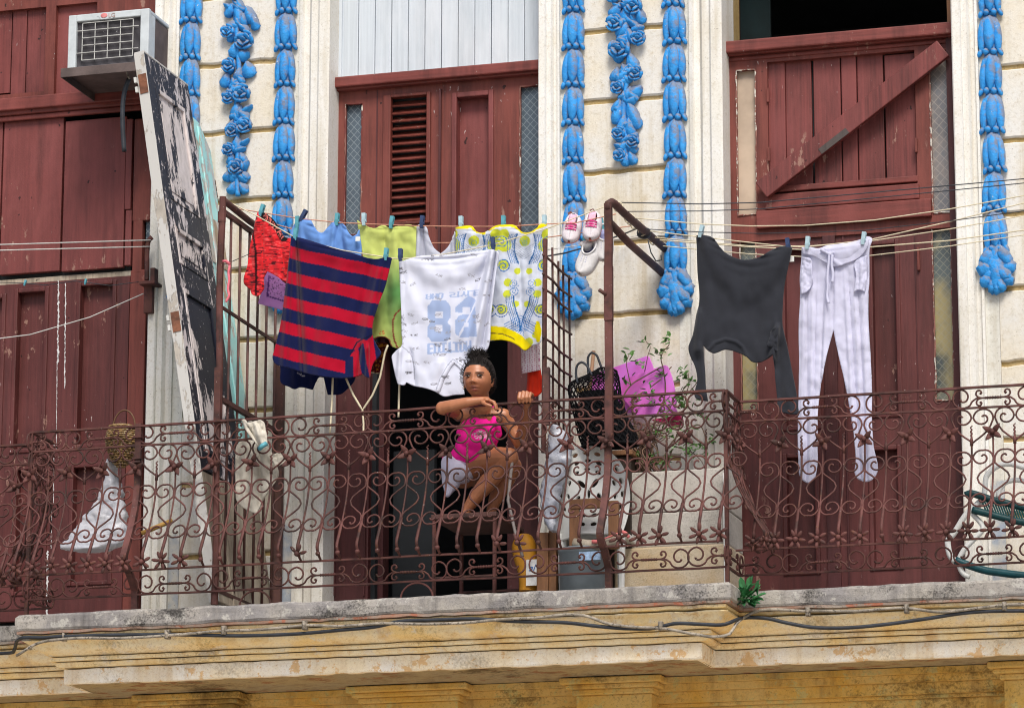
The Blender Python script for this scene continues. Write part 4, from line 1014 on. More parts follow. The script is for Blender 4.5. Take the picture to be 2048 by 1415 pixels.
# swirl-print dress
YE, BL, WH = lin((205, 212, 60)), lin((50, 120, 190)), lin((212, 218, 232))
def swirl_col(V):
    c = paint(V, WH); x, y = (V[:, 0]-780)*3.7235, (V[:, 1]-420)*3.7235
    ax = 1006-(y-230)*.055; xm = np.abs(x-ax); xm = np.where(xm > 190, np.abs(380-xm), xm); q = np.stack([xm, y], 1)
    for cx, cyy, r in ((45, 455, 24), (45, 700, 25), (112, 540, 30), (112, 625, 30), (148, 405, 40), (0, 230, 40), (150, 260, 52), (140, 740, 38), (70, 985, 34), (120, 930, 26), (160, 180, 40)):
        c[np.hypot(xm-cx, y-cyy) < r] = N_(YE)
    def sp_(cx, cyy, R_, turns, colr, w, ph=0):
        d = np.hypot(xm-cx, y-cyy); a = np.arctan2(y-cyy, xm-cx)/(2*math.pi); t = (d/R_*turns-a+ph) % 1.0
        c[(d < R_) & (t < w)] = N_(colr)
    sp_(150, 420, 52, 2.0, BL, .3); sp_(66, 548, 36, 2.2, BL, .26, .3); sp_(66, 606, 36, 2.2, BL, .26, .6); sp_(150, 745, 56, 2.4, lin((30, 90, 160)), .3, .2); sp_(0, 240, 30, 2, lin((90, 170, 200)), .3); sp_(0, 915, 34, 2.4, BL, .28); sp_(172, 240, 46, 2, BL, .28)
    for k in range(5):
        yy = np.linspace(180, 400, 24); pth = np.stack([52+k*13+26*np.sin((yy-180)/70+.4), yy], 1); c[seg_dist(q, pth, False) < (2.4 if k else 5.5)] = N_(BL)*(1 if k % 2 else .7)
        yy = np.linspace(640, 900, 24); pth = np.stack([34+k*14+30*np.cos((yy-640)/80), yy], 1); c[seg_dist(q, pth, False) < (2.4 if k else 5.5)] = N_(BL)*(1 if k % 2 else .7)
        c[(np.abs(y-(300+k*17-xm*.75)) < 2.4) & (xm < 90)] = N_((.25, .3, .4))
        c[(np.abs(y-(785+k*20+xm*.55)) < 2.6) & (xm < 120)] = N_(BL)
    band = N_([(700, 925), (740, 915), (840, 922), (905, 950), (960, 985), (1010, 1035)]); q2 = np.stack([x, y], 1); db = seg_dist(q2, band, False)
    c[(db < 52) & (y > 860)] = N_(lin((232, 214, 0)))
    c[(db < 4) & (y > 860) & (x < 930)] = N_(lin((120, 100, 40)))
    top = N_([(490, 130), (520, 126), (610, 125), (650, 160), (700, 170)]); c[seg_dist(q2, top, False) < 14] = N_(lin((230, 214, 0)))
    top = N_([(740, 140), (790, 118), (850, 112), (930, 118), (985, 162), (1040, 165), (1090, 135), (1165, 104)]); c[seg_dist(q2, top, False) < 14] = N_(lin((230, 214, 0)))
    slv = N_([(1100, 840), (1115, 900), (1105, 970), (1090, 930), (1095, 860)]); c[seg_dist(q2, slv, False) < 13] = N_(lin((228, 212, 0)))
    return c
cloth('swirl_dress', 'white dress printed with yellow dots and blue swirls, yellow hem, on the orange line', 'dress',
      C(P7, [(490, 132), (522, 126), (612, 124), (650, 164), (692, 172), (742, 146), (792, 118), (850, 112), (932, 118), (985, 164), (1040, 166), (1090, 138), (1122, 104), (1166, 104), (1172, 128), (1160, 300), (1146, 600), (1130, 760), (1140, 900), (1120, 985), (1060, 1008), (1002, 1044), (958, 1012), (902, 982), (840, 968), (740, 974), (640, 980), (560, 900), (520, 600), (492, 300)]),
      YB1, folds(vert=[(920, 470, 935, 640, 12, .012), (1005, 450, 1000, 650, 20, .008), (1060, 470, 1075, 680, 12, .014), (1040, 520, 1046, 690, 8, -.012)], drape=[(1005, 453, 1090, 450, 6, 4, .015, .8), (915, 455, 1003, 455, 6, 4, .015, .8)], crinkle=.011), colr=swirl_col, step=1.45)
# lime tank
def lime_col(V):
    x, y = (V[:, 0]-540)*3.725, (V[:, 1]-420)*3.725
    g = np.clip((y-330)/260, 0, 1)*np.clip((1060-y)/420, 0, 1)*np.clip((x-700)/220, 0, 1)
    c = N_(lin((205, 216, 122)))[None]*(1-g[:, None])+N_(lin((112, 172, 100)))[None]*g[:, None]
    q = np.stack([x, y], 1)
    for pth in ([(772, 962), (800, 948), (850, 944), (890, 965), (908, 1015)], [(972, 738), (935, 775), (918, 830), (918, 900), (930, 970), (950, 1022)]): c[seg_dist(q, pth, False) < 5.5] = N_(lin((150, 70, 60)))
    c[text_mask(q, 'eS', (816, 898), (20, 0), (0, 28))] = N_(lin((205, 70, 40)))
    return c
cloth('lime_tank_top', 'lime green tank top on the orange line behind the striped polo', 'tank top',
      C(P6, [(650, 75), (672, 92), (720, 120), (782, 135), (842, 114), (892, 132), (960, 120), (1043, 112), (1092, 124), (1085, 330), (1085, 700), (1075, 1010), (1000, 1015), (950, 1028), (908, 1015), (880, 962), (842, 944), (792, 952), (762, 978), (735, 900), (715, 600), (690, 330), (668, 200)]),
      YB1+.02, folds(vert=[(740, 470, 760, 680, 16, .010), (790, 460, 790, 680, 14, .014), (770, 460, 778, 680, 10, -.010)], drape=[(718, 452, 832, 452, 5, 4, .012, .8)], crinkle=.011), colr=lime_col, step=1.9)
cloth('blue_top', 'cornflower blue camisole on the orange line left of the lime tank top', 'top',
      C(P6, [(212, 75), (238, 60), (270, 62), (302, 76), (330, 122), (356, 158), (382, 170), (430, 132), (470, 90), (500, 84), (532, 92), (562, 124), (592, 178), (612, 194), (642, 184), (665, 146), (682, 320), (664, 420), (600, 500), (300, 500), (218, 450)]),
      YB1+.01, folds(vert=[(668, 446, 660, 540, 6, .014), (684, 446, 690, 540, 6, -.012), (600, 445, 612, 540, 8, .014), (640, 470, 640, 560, 9, .01)], drape=[(600, 440, 675, 445, 11, 4, .015, .85), (680, 445, 720, 450, 13, 4, .015, .85)], crinkle=.009), mat=M['c_blue'], step=3)
cloth('lilac_shirt', 'pale lilac tank shirt hanging between the lime tank top and the swirl dress', 'shirt',
      C(P7, [(192, 124), (235, 108), (265, 122), (290, 200), (335, 290), (378, 325), (420, 290), (450, 248), (482, 160), (500, 190), (522, 345), (520, 480), (200, 480), (180, 350)]),
      YB1+.035, folds(vert=[(838, 450, 835, 520, 5, .02), (846, 450, 850, 530, 4, -.02), (905, 465, 908, 540, 4, .02)], drape=[(838, 452, 912, 466, 18, 3, .01, .8)], crinkle=.004), mat=M['c_lilac'], step=2.6)
# red running shorts with a lettered black waistband
def short_col(V):
    x, y = (V[:, 0]-500)*3.93, (V[:, 1]-350)*3.93; q = np.stack([x, y], 1)
    s = nz(V, .05, .34, 4)+.6*nz(V, .12, .7, 5); c = paint(V, lin((226, 44, 52))); c[s > .28] = N_(lin((96, 20, 30))); c[s < -.42] = N_(lin((245, 90, 92)))
    band = [(60, 292), (112, 300), (165, 332), (232, 420), (275, 490)]
    b = seg_dist(q, [(105, 310), (165, 345), (225, 425), (268, 490)], False) < 34; c[b] = N_((.012, .01, .012))
    c[b & text_mask(q, 'MERICAN', (128, 302), (21, 26), (-22, 26))] = N_(lin((236, 120, 112)))
    c[seg_dist(q, [(18, 380), (45, 600), (45, 940)], False) < 7] = N_((.03, .005, .008))
    return c
cloth('running_shorts', 'red streaked running shorts with lettered black waistband at the left end of the line', 'shorts',
      C(B5, [(60, 292), (112, 298), (168, 335), (232, 418), (275, 488), (332, 498), (325, 650), (305, 760), (288, 860), (258, 832), (205, 792), (135, 756), (110, 800), (104, 900), (62, 950), (20, 940), (2, 900), (-40, 860), (-18, 700), (8, 520), (35, 400)]),
      YB1-.02, folds(vert=[(515, 430, 508, 590, 8, .016), (526, 440, 524, 580, 6, -.016), (545, 460, 560, 560, 10, .014), (560, 480, 575, 560, 6, -.01)], crinkle=.009, sc=.05), colr=short_col, step=1.9)
def band_col(V):
    c = paint(V, lin((228, 172, 244))); x, y = (V[:, 0]-500)*3.93, (V[:, 1]-350)*3.93; q = np.stack([x, y], 1)
    inn = inside(N_([(150, 790), (280, 840), (290, 960), (260, 990), (135, 950)]), q); n = nz(V, .28, .28, 6); n2 = nz(V, .5, .5, 8)
    c[inn & (np.abs(n) < .06)] = N_(lin((120, 76, 150))); c[inn & (n > .3) & (n2 > 0)] = N_(lin((210, 160, 222)))
    c[seg_dist(q, [(150, 790), (135, 950), (265, 990)], False) < 5] = N_(lin((110, 66, 150))); return c
cloth('bandana', 'purple paisley bandana hanging behind the red running shorts', 'bandana', C(B5, [(112, 770), (150, 740), (272, 760), (320, 900), (300, 960), (255, 1060), (160, 1035), (65, 1010), (95, 900)]), YB2, folds(crinkle=.008, vert=[(535, 560, 530, 610, 8, .01)]), colr=band_col, step=1.9)
def nv_col(V):
    c = paint(V, lin((16, 26, 70))); x, y = (V[:, 0]-500)*3.931, (V[:, 1]-700)*3.931
    for i, (a, b) in enumerate(((372, 184), (384, 190), (396, 196), (404, 190), (414, 204), (422, 200), (430, 206))): c[np.hypot((x-a)/4.5, (y-b)/5) < 1] = N_((.5, .5, .55))
    return c
cloth('navy_shorts', 'navy shorts showing below the striped polo shirt', 'shorts', C(B10, [(235, 60), (240, 150), (250, 262), (300, 285), (362, 304), (380, 295), (490, 310), (520, 250), (545, 212), (580, 215), (600, 300), (612, 350), (720, 342), (770, 300), (815, 250), (822, 60), (500, 30)]), YB2+.03, folds(vert=[(590, 720, 592, 775, 8, .014), (625, 730, 630, 780, 8, .012), (680, 730, 676, 785, 8, .014)]), colr=nv_col, step=2.2)
def fl_col(V):
    c = paint(V, lin((86, 16, 14))); n = nz(V, .16, .16, 9); m = nz(V, .5, .3, 10); c[n > .18] = N_(lin((190, 120, 30))); c[m > .35] = N_(lin((150, 90, 60))); c[m < -.4] = N_(lin((40, 8, 8)))
    y = (V[:, 1]-700)*3.931; x = (V[:, 0]-500)*3.931; c[seg_dist(np.stack([x, y], 1), [(940, 178), (1012, 186)], False) < 8] = N_(lin((205, 190, 160))); return c
cloth('patterned_cloth', 'dark red flowered cloth peeping out right of the striped polo', 'cloth', C(B10, [(955, -60), (1085, -60), (1075, 20), (1045, 110), (1012, 186), (945, 178), (955, 100)]), YB2+.05, folds(crinkle=.008), colr=fl_col, step=1.9)
def dot_col(V):
    c = paint(V, lin((240, 230, 238))); x, y = V[:, 0]*.42, V[:, 1]*.42; c[(np.hypot((x % 2)-1, ((y+np.floor(x/2)) % 2)-1) < .5)] = N_(lin((190, 120, 150))); return c
cloth('dotted_cloth', 'small white dotted cloth below the swirl dress', 'cloth', C(P7, [(975, 1000), (1112, 960), (1116, 1190), (1060, 1202), (985, 1216), (980, 1100)]), YB2, folds(vert=[(1050, 700, 1050, 740, 6, .012), (1070, 690, 1072, 740, 6, -.012)]), colr=dot_col, step=1.9)
cloth('red_cloth', 'orange-red cloth hanging below the dotted cloth near the girl\'s hand', 'cloth', C(P7, [(1028, 1150), (1112, 1140), (1124, 1220), (1142, 1330), (1092, 1386), (1015, 1380), (1024, 1280)]), YB2+.03, folds(vert=[(1062, 740, 1060, 790, 6, .016), (1078, 730, 1080, 780, 5, -.012)]), mat=M['c_red'], step=2.6)
# charcoal sweater
def sw_folds(V):
    d = folds(vert=[(1400, 620, 1394, 700, 8, .02), (1556, 650, 1545, 720, 8, .025), (1556, 680, 1570, 820, 12, -.02), (1550, 640, 1575, 820, 10, .012), (1400, 690, 1410, 790, 8, .014), (1410, 480, 1420, 690, 16, .008), (1550, 520, 1530, 690, 18, .010)], drape=[(1398, 468, 1580, 494, 15, 7, .026, .86)], crinkle=.012, sc=.018)(V)
    nb = N_(C(S6, [(170, 900), (220, 840), (300, 812), (380, 830), (430, 870), (460, 940)])); d += .008*np.exp(-(seg_dist(V, nb, False)/2.5)**2); return d
cloth('sweater', 'charcoal grey sweater hung by its hem with long sleeves dangling over the railing', 'sweater',
      C(S6, [(85, 38), (140, 40), (212, 62), (248, 112), (302, 170), (372, 208), (450, 224), (540, 206), (620, 165), (690, 130), (745, 120), (797, 128), (772, 260), (742, 400), (728, 560), (726, 700), (760, 860), (800, 1060), (840, 1280), (850, 1372), (760, 1365), (700, 1345), (688, 1250), (672, 1100), (664, 985), (655, 925), (610, 960), (560, 984), (500, 980), (458, 942), (400, 915), (300, 890), (205, 915), (170, 895), (136, 858), (140, 960), (150, 1060), (156, 1180), (172, 1275), (80, 1250), (92, 1100), (76, 1020), (50, 960), (26, 880), (60, 780), (90, 620), (104, 560), (94, 300)]),
      YRL, sw_folds, mat=M['c_grey'], step=2.6, corner=80)
fl = cloth('sleeve_cuff', None, None, C(S6, [(655, 730), (690, 715), (692, 800), (688, 905), (640, 872), (608, 862), (630, 800)]), YRL-.03, folds(crinkle=.01, sc=.08), mat=M['c_grey'], step=2.6, parent=bpy.data.objects['sweater'])
# white drawstring trousers with side pockets turned out
def tr_col(V): 
    return paint(V, (.62, .62, .8))
pvert = [(1606, 560, 1604, 960, 3.0, 0.010), (1616, 540, 1613, 930, 2.2, -0.010), (1625, 560, 1620, 940, 3.0, 0.009), (1633, 560, 1626, 900, 2.0, -0.008), (1668, 530, 1666, 640, 2.5, -0.012), (1655, 560, 1645, 760, 4.0, 0.010), (1648, 600, 1640, 800, 2.2, -0.009), (1690, 560, 1712, 940, 4.0, 0.010), (1698, 560, 1720, 940, 2.4, -0.010), (1706, 560, 1727, 940, 2.4, 0.009), (1716, 560, 1733, 940, 2.2, -0.009), (1724, 580, 1739, 940, 3.0, 0.010), (1734, 540, 1742, 760, 2.2, -0.009), (1612, 540, 1608, 800, 1.8, -0.007)]
TRS = cloth('trousers', 'white drawstring trousers with turned-out pockets hanging in front of the plank door', 'trousers',
      C(S6, [(870, 128), (905, 126), (1000, 138), (1060, 116), (1150, 102), (1300, 74), (1370, 50), (1390, 60), (1376, 130), (1372, 300), (1362, 600), (1370, 800), (1384, 1000), (1392, 1200)])+C(B12, [(912, 560), (922, 700), (937, 940), (905, 972), (868, 982), (826, 972), (798, 950), (792, 800), (775, 620), (740, 400), (700, 200), (660, 30)])+[(1667, 659), (1649, 729), (1640, 780), (1636, 820), (1635, 887), (1634, 935)]+C(B12, [(475, 968), (438, 992), (400, 975), (380, 948), (362, 800), (358, 650), (365, 300)])+C(S6, [(850, 1000), (848, 700), (858, 450), (854, 380), (866, 220)]),
      YRL+.0, folds(vert=pvert, drape=[(1612, 500, 1735, 485, 6, 4, .014, .85)], crinkle=.009), mat=M['c_white'], step=2.8, corner=80)
cloth('pocket', None, None, C(S6, [(878, 200), (935, 215), (945, 300), (940, 420), (905, 460), (868, 480), (862, 400)]), YRL-.018, folds(crinkle=.012, sc=.09), mat=M['c_white'], step=2.4, parent=TRS)
cloth('pocket', None, None, C(S6, [(1262, 242), (1300, 210), (1352, 190), (1350, 380), (1338, 462), (1300, 445), (1258, 462), (1272, 330)]), YRL-.018, folds(crinkle=.008, sc=.08, vert=[(1722, 520, 1722, 580, 3, .01)]), mat=M['c_white'], step=2.4, parent=TRS)
cloth('waistband', None, None, C(S6, [(872, 130), (905, 128), (1000, 150), (1080, 178), (1180, 150), (1310, 84), (1372, 62), (1360, 120), (1290, 210), (1200, 250), (1110, 272), (1040, 240), (960, 195), (880, 180)]), YRL-.014, folds(crinkle=.006, vert=[(1640, 500, 1680, 530, 6, .008)]), mat=M['c_white'], step=2.6, parent=TRS)
mb = MB()
for pts in ([(1075, 180), (1068, 260), (1060, 350), (1062, 430), (1058, 500), (1068, 545)], [(1098, 185), (1092, 260), (1102, 330), (1096, 390)], [(1010, 145), (1050, 165), (1085, 182), (1105, 160)]): mb.tube([P(x, y, YRL-.03) for x, y in smooth_poly(C(S6, pts), 3, False, 150)], .0065, 6)
mb.build('drawstring', M['c_white'], TRS, smooth=True)
# garment labels
mb = MB(); bx(mb, 1579, 512, 1588, 523, YRL+.01, .003); mb.build('care_label', M['white_plastic'], bpy.data.objects['sweater'])
mb = MB(); bx(mb, 711, 473, 720, 482, YB1-.02, .003); mb.build('care_label', M['white_plastic'], bpy.data.objects['blue_top'])

# ------------------------------------------------------------------ lines and pegs
def line(name, label, pts, mat, r=.0028, group='washing lines', wob=0.0, cat='line'):
    """pts: (px, py, Y)"""
    q = []
    for (a, b) in zip(pts[:-1], pts[1:]):
        A, B_ = P(*a), P(*b); n = max(4, int((B_-A).length/.05))
        for i in range(n):
            t = i/n; p = A.lerp(B_, t); p.z -= wob*4*t*(1-t); q.append(p)
    q.append(P(*pts[-1]))
    o = MB().tube(q, r, 5).build(name, mat, None, smooth=True); return tag(o, label, cat, group)
line('clothesline', 'front cord sagging under the striped polo and the number shirt', [(450, 400, YF), (516, 433, YF), (592, 476, YF), (682, 500, YF), (776, 515, YF), (801, 518, YF), (890, 508, YF), (988, 489, YF), (1100, 455, YF), (1218, 410, YF)], M['cord_cream'])
line('clothesline', 'orange cord carrying the blue top, lime tank top and swirl dress', [(478, 418, YB1), (516, 424, YB1), (598, 437, YB1), (675, 445, YB1), (760, 449, YB1), (845, 452, YB1), (920, 453, YB1), (1010, 453, YB1), (1092, 448, YB1), (1150, 446, YB1), (1232, 428, YB1)], M['cord_orange'])
line('clothesline', 'second orange cord seen through the neck of the lilac shirt', [(520, 440, YB2), (600, 462, YB2), (700, 480, YB2), (860, 486, YB2), (1000, 484, YB2), (1100, 474, YB2), (1262, 452, YB2)], M['cord_orange'])
line('clothesline', 'grey wire passing behind the hanging sneakers', [(1090, 500, YB3), (1150, 492, YB3), (1283, 470, YB3)], M['wire_grey'], .002)
RLN = [('black wire topmost on the right side of the pipe frame', [(1240, 405, -.7), (1400, 408, -.7), (1520, 405, -.7), (1780, 382, -.7), (2120, 351, -.7)], 'wire_black', .0026),
       ('black wire second from the top right of the pipe frame', [(1250, 423, -.62), (1400, 422, -.62), (1520, 418, -.62), (1780, 393, -.62), (2120, 359, -.62)], 'wire_black', .0024),
       ('cream cord with a knot above the white trousers', [(1270, 436, -.55), (1400, 448, -.55), (1500, 452, -.55), (1607, 451, -.55), (1750, 440, -.55), (1900, 418, -.55), (2120, 378, -.55)], 'cord_cream', .0028),
       ('dark wire passing over the sweater and the trousers', [(1290, 458, -.5), (1400, 464, -.5), (1520, 467, -.5), (1640, 464, -.5), (1727, 461, -.5), (1900, 442, -.5), (2120, 412, -.5)], 'wire_black', .0022),
       ('cream cord holding the sweater and the trousers by their pegs', [(1300, 462, YRL), (1402, 474, YRL), (1500, 485, YRL), (1575, 493, YRL), (1612, 494, YRL), (1738, 480, YRL), (1900, 443, YRL), (2120, 388, YRL)], 'cord_cream', .0028),
       ('cream cord running right from the trouser waistband', [(1310, 475, -.36), (1500, 492, -.36), (1620, 492, -.36), (1741, 482, -.36), (1900, 458, -.36), (2120, 418, -.36)], 'cord_cream', .0026),
       ('thicker cream cord behind the trouser waistband', [(1320, 480, -.3), (1500, 494, -.3), (1620, 500, -.3), (1741, 494, -.3), (1900, 481, -.3), (2120, 450, -.3)], 'cord_cream', .0032),
       ('lowest cream cord on the right of the pipe frame', [(1326, 492, -.2), (1500, 508, -.2), (1620, 514, -.2), (1741, 511, -.2), (1900, 492, -.2), (2120, 459, -.2)], 'cord_cream', .0026)]
for lb, pts, mt, r in RLN: line('clothesline', lb, pts, M[mt], r)
line('clothesline', 'upper of two taut pale wires crossing the left maroon door', [(-60, 491, -.25), (302, 480, -.12)], M['wire_grey'], .003)
line('clothesline', 'lower of two taut pale wires crossing the left maroon door', [(-60, 502, -.25), (300, 493, -.12)], M['wire_grey'], .003)
line('clothesline', 'sagging pale wire rising to the iron hook by the left door', [(-60, 684, -.3), (60, 669, -.26), (180, 634, -.2), (287, 587, -.12)], M['wire_grey'], .0028)
line('clothesline', 'thin dark wire with two teal pegs across the left door', [(-60, 563, -.2), (50, 566, -.2), (90, 570, -.2), (150, 562, -.2), (220, 571, -.2), (282, 563, -.12)], M['wire_black'], .002)
line('wire', 'dark wire from the pipe post to the bars behind the red shorts', [(434, 530, -.8), (455, 527, -.6), (505, 505, -.3)], M['wire_black'], .002)
line('wire', 'twisted wire tying the rebar grille to the wall beneath the sneakers', [(1095, 512, -.5), (1130, 506, -.4), (1180, 492, -.2), (1252, 466, -.05), (1278, 455, -.3)], M['wire_black'], .004)
line('wire', 'black wire loop dangling from the upper pipe at the wall', [(1296, 480, -.1), (1302, 505, -.1), (1312, 522, -.1), (1323, 520, -.1), (1322, 510, -.1)], M['wire_black'], .003)
pins = {}
def peg(px, py, Y, mat, label, tilt=0.0, s=1.0):
    if mat not in pins:
        mb = MB()
        for d in (-1, 1): mb.add([(x, y, z) for x, y, z in ((-.008, d*.002, -.026), (.008, d*.002, -.026), (.008, d*.007, .0), (-.008, d*.007, .0), (-.009, d*.004, .032), (.009, d*.004, .032), (-.008, d*.012, 0), (.008, d*.012, 0), (.007, d*.007, -.026), (-.007, d*.007, -.026), (.009, d*.011, .032), (-.009, d*.011, .032))],
                                [(0, 1, 2, 3), (3, 2, 5, 4), (9, 8, 7, 6), (6, 7, 10, 11), (0, 9, 6, 3), (3, 6, 11, 4), (1, 2, 7, 8), (2, 5, 10, 7), (0, 1, 8, 9), (4, 5, 10, 11)])
        mb.tube([(-.011, 0, -.004), (.011, 0, -.004)], .007, 8)
        o = mb.build('clothespin', M[mat]); pins[mat] = o
    else:
        o = pins[mat].copy(); col.objects.link(o)
    o.location = P(px, py, Y); o.rotation_euler = (0, tilt, 0); o.scale = (s, s, s); tag(o, label, 'clothespin', 'clothespins on the lines'); return o
PG = [(523, 422, YB1-.02, 'pin_teal', 'teal clothespin at the top of the red running shorts', .3), (606, 432, YB1, 'pin_navy', 'dark tilted clothespin at the left strap of the blue top', .5), (595, 446, YB1, 'pin_teal', 'teal clothespin just left of the blue top', 0),
      (674, 440, YB1, 'pin_teal', 'teal clothespin at the middle of the blue top', .1), (728, 440, YB1, 'pin_pale', 'white clothespin at the left corner of the lime tank top', 0), (783, 446, YB1, 'pin_teal', 'teal clothespin in the middle of the lime tank top', .15),
      (844, 445, YB1, 'pin_navy', 'dark clothespin where lime tank top meets lilac shirt', .1), (922, 446, YB1, 'pin_pale', 'pale blue clothespin at the left end of the swirl dress', 0), (1007, 445, YB1, 'pin_teal', 'teal clothespin at the middle of the swirl dress', 0), (1089, 444, YB1, 'pin_pale', 'pale clothespin at the right corner of the swirl dress', 0),
      (591, 470, YF, 'pin_teal', 'teal clothespin on the left corner of the striped polo', .1), (772, 510, YF, 'pin_teal', 'teal clothespin on the right corner of the striped polo', .1), (801, 511, YF, 'pin_navy', 'navy clothespin on the left corner of the number shirt', 0), (986, 488, YF-.01, 'pin_navy', 'navy clothespin on the right corner of the number shirt', -.1),
      (1402, 464, YRL-.01, 'pin_pale', 'pale blue clothespin on the left corner of the charcoal sweater', .25), (1576, 490, YRL-.01, 'pin_navy', 'black clothespin on the right corner of the charcoal sweater', -.1), (1615, 487, YRL-.02, 'pin_pale', 'pale clothespin on the left of the trouser waistband', .1), (1727, 478, YRL-.02, 'pin_pale', 'pale clothespin on the right of the trouser waistband', .15),
      (1145, 437, -.5, 'pin_brown', 'dark brown clothespin gripping the left pink sneaker', -.4), (1188, 432, -.5, 'pin_brown', 'reddish brown clothespin gripping the right pink sneaker', -.3), (1204, 449, -.42, 'pin_teal', 'teal clothespin behind the right pink sneaker holding a white shoe', -.2), (1170, 474, -.42, 'pin_teal', 'teal clothespin gripping the lower white slip-on shoe', .1),
      (50, 566, -.2, 'pin_teal', 'teal clothespin alone on the thin wire over the left door leaf', .3, .5), (171, 564, -.2, 'pin_teal', 'teal clothespin alone on the thin wire near the hook', .2, .5)]
for a in PG: peg(*a)
# cream cords dangling behind the railing
for lb, pts in (('cream cord hanging straight down left of the open doorway', [(666, 752, -.6), (664, 800, -.6), (660, 866, -.6)]), ('cream cord knotted in a Y below the flowered cloth', [(692, 756, -.6), (707, 790, -.6), (725, 820, -.6), (745, 790, -.6), (760, 755, -.6), (770, 705, -.6), (776, 690, -.6)]), ('short cream cord end hanging from the Y knot', [(725, 820, -.605), (727, 845, -.605), (727, 868, -.605)]), ('cream cord hanging below the number shirt', [(799, 765, -.62), (798, 800, -.62), (797, 834, -.62)])):
    line('cord', lb, pts, M['cord_cream'], .0052, 'cream cords hanging by the doorway', cat='cord')
# ------------------------------------------------------------------ things on the balcony
def loft(mb, rows, Y, dep, n=28, crink=0.0, seed=0, sc=18, cap=True, mi=0):
    """rows: (py, px left, px right[, depth]) stacked into a closed body with rounded section"""
    R_ = []
    for r in rows:
        a, b = P(r[1], r[0], Y), P(r[2], r[0], Y); c = (a+b)/2; w = (b-a).length/2; d = r[3] if len(r) > 3 else dep
        row = []
        for k in range(n):
            t = 2*math.pi*k/n; e = Vector((math.copysign(abs(math.cos(t))**.8, math.cos(t))*w, math.copysign(abs(math.sin(t))**.8, math.sin(t))*d, 0))
            p = c+e
            if crink: p += e.normalized()*crink*(mnoise.noise(p*sc+Vector((seed, 0, 0)))+.5*mnoise.noise(p*sc*2.7)) if e.length > 0 else Vector()
            row.append(p)
        R_.append(row)
    mb.grid(R_, closed_u=True, mi=mi)
    if cap:
        o = len(mb.v); 
        for row in (R_[0], R_[-1]): mb.add(row, [tuple(range(n))], mi=mi)
    return mb
def dense(rows, k=4):
    q = smooth_poly([(r[0], r[1]) for r in rows], 4, False, 170); q2 = [np.interp(y, [r[0] for r in rows], [r[2] for r in rows]) for y in q[:, 0]]
    return [(a, b, c) for (a, b), c in zip(q, q2)]
def tmesh(text, size, mat, parent, loc, rot=(R(90), 0, 0), ext=0.001, name='lettering', shear=0):
    cu = bpy.data.curves.new('t', 'FONT'); cu.body = text; cu.size = size; cu.extrude = ext; cu.align_x = 'CENTER'; cu.align_y = 'CENTER'; cu.shear = shear
    t = bpy.data.objects.new('t', cu); col.objects.link(t); dg = bpy.context.evaluated_depsgraph_get(); dg.update()
    me = bpy.data.meshes.new_from_object(t.evaluated_get(dg)); bpy.data.objects.remove(t)
    me.materials.clear(); me.materials.append(mat); o = bpy.data.objects.new(name, me); col.objects.link(o)
    o.parent = parent; o.rotation_euler = rot; o.location = Vector(loc)-(parent_world(parent) if parent else Vector()); return o
# --- air conditioner
YA = -0.30
AC = thing('air_conditioner', 'old grey-white window air conditioner with a dirty wire grille on a dark tray', 'air conditioner', P(210, 150, YA))
x0, x1, z0, z1 = rc(136, 24, 297, 137, YA)
mb = MB()
for a in ((x0, x0+.042, z0, z1), (x1-.045, x1, z0, z1), (x0+.042, x1-.045, z1-.035, z1), (x0+.042, x1-.045, z0, z0+.012)): mb.box(a[0], a[1], YA, YA+.03, a[2], a[3])
mb.box(x0+.002, x1-.002, YA+.03, .3, z1-.02, z1-.002); mb.box(x0+.002, x0+.02, YA+.03, .3, z0, z1-.02); mb.box(x1-.02, x1-.002, YA+.03, -.21, z0, z1-.02)
mb.build('casing', M['ac_white'], AC, bevel=.004)
mb = MB(); mb.box(x0+.02, x1-.006, -.20, .3, z0+.005, z1-.03); mb.build('side_vent', M['ac_dark'], AC)
mb = MB(); mb.box(x0+.04, x1-.044, YA+.022, YA+.03, z0+.01, z1-.034)
for k in range(44):
    z = z0+.016+(z1-z0-.058)*k/43; mb.box(x0+.043, x1-.047, YA+.017, YA+.0225, z, z+.0028)
mb.build('condenser_fins', M['ac_coil'], AC)
mb = MB(); gx0, gx1, gz0, gz1 = x0+.072, x1-.085, z0+.055, z1-.045
for k in range(5): x = gx0+(gx1-gx0)*k/4; mb.tube([(x, YA+.008, gz0), (x, YA+.008, gz1)], .0022, 5)
for k in range(6): z = gz0+(gz1-gz0)*k/5; mb.tube([(gx0-(.03 if k in (1, 4) else 0), YA+.006, z), (gx1+(.03 if k in (1, 4) else 0), YA+.006, z)], .0022, 5)
mb.build('wire_guard', M['wire_grey'], AC)
mb = MB(); c = P(213, 31, YA-.002); mb.prism([c+Vector((a, 0, b)) for a, b in ((-.05, .016), (.042, .016), (.042, -.008), (.034, -.018), (-.03, -.018), (-.04, -.004), (-.05, -.002))], (0, .004, 0)); mb.build('badge', M['ac_white'], AC, bevel=.001)
mb = MB(); mb.ell(P(208, 31, YA-.004), (.018, .002, .012), None, 14, 8); mb.build('badge_emblem', m_simple('faded_pink_enamel', (.62, .22, .22), .3, 40), AC)
tmesh('LG', .03, m_simple('faded_grey_letters', (.4, .28, .26), .2, 40), AC, P(223.5, 31, YA-.003))
mb = MB(); a, b = P(121, 159, -.36), P(300, 143, -.36)
mb.prism([(a.x, -.36, z0-.001), (b.x, -.36, z0-.001), (b.x, .25, z0-.001), (a.x, .25, z0-.001)], (0, 0, -.006)); mb.box(a.x, b.x, -.362, -.354, z0-.045, z0+.001); mb.box(a.x, a.x+.006, -.354, .25, z0-.045, z0-.008)
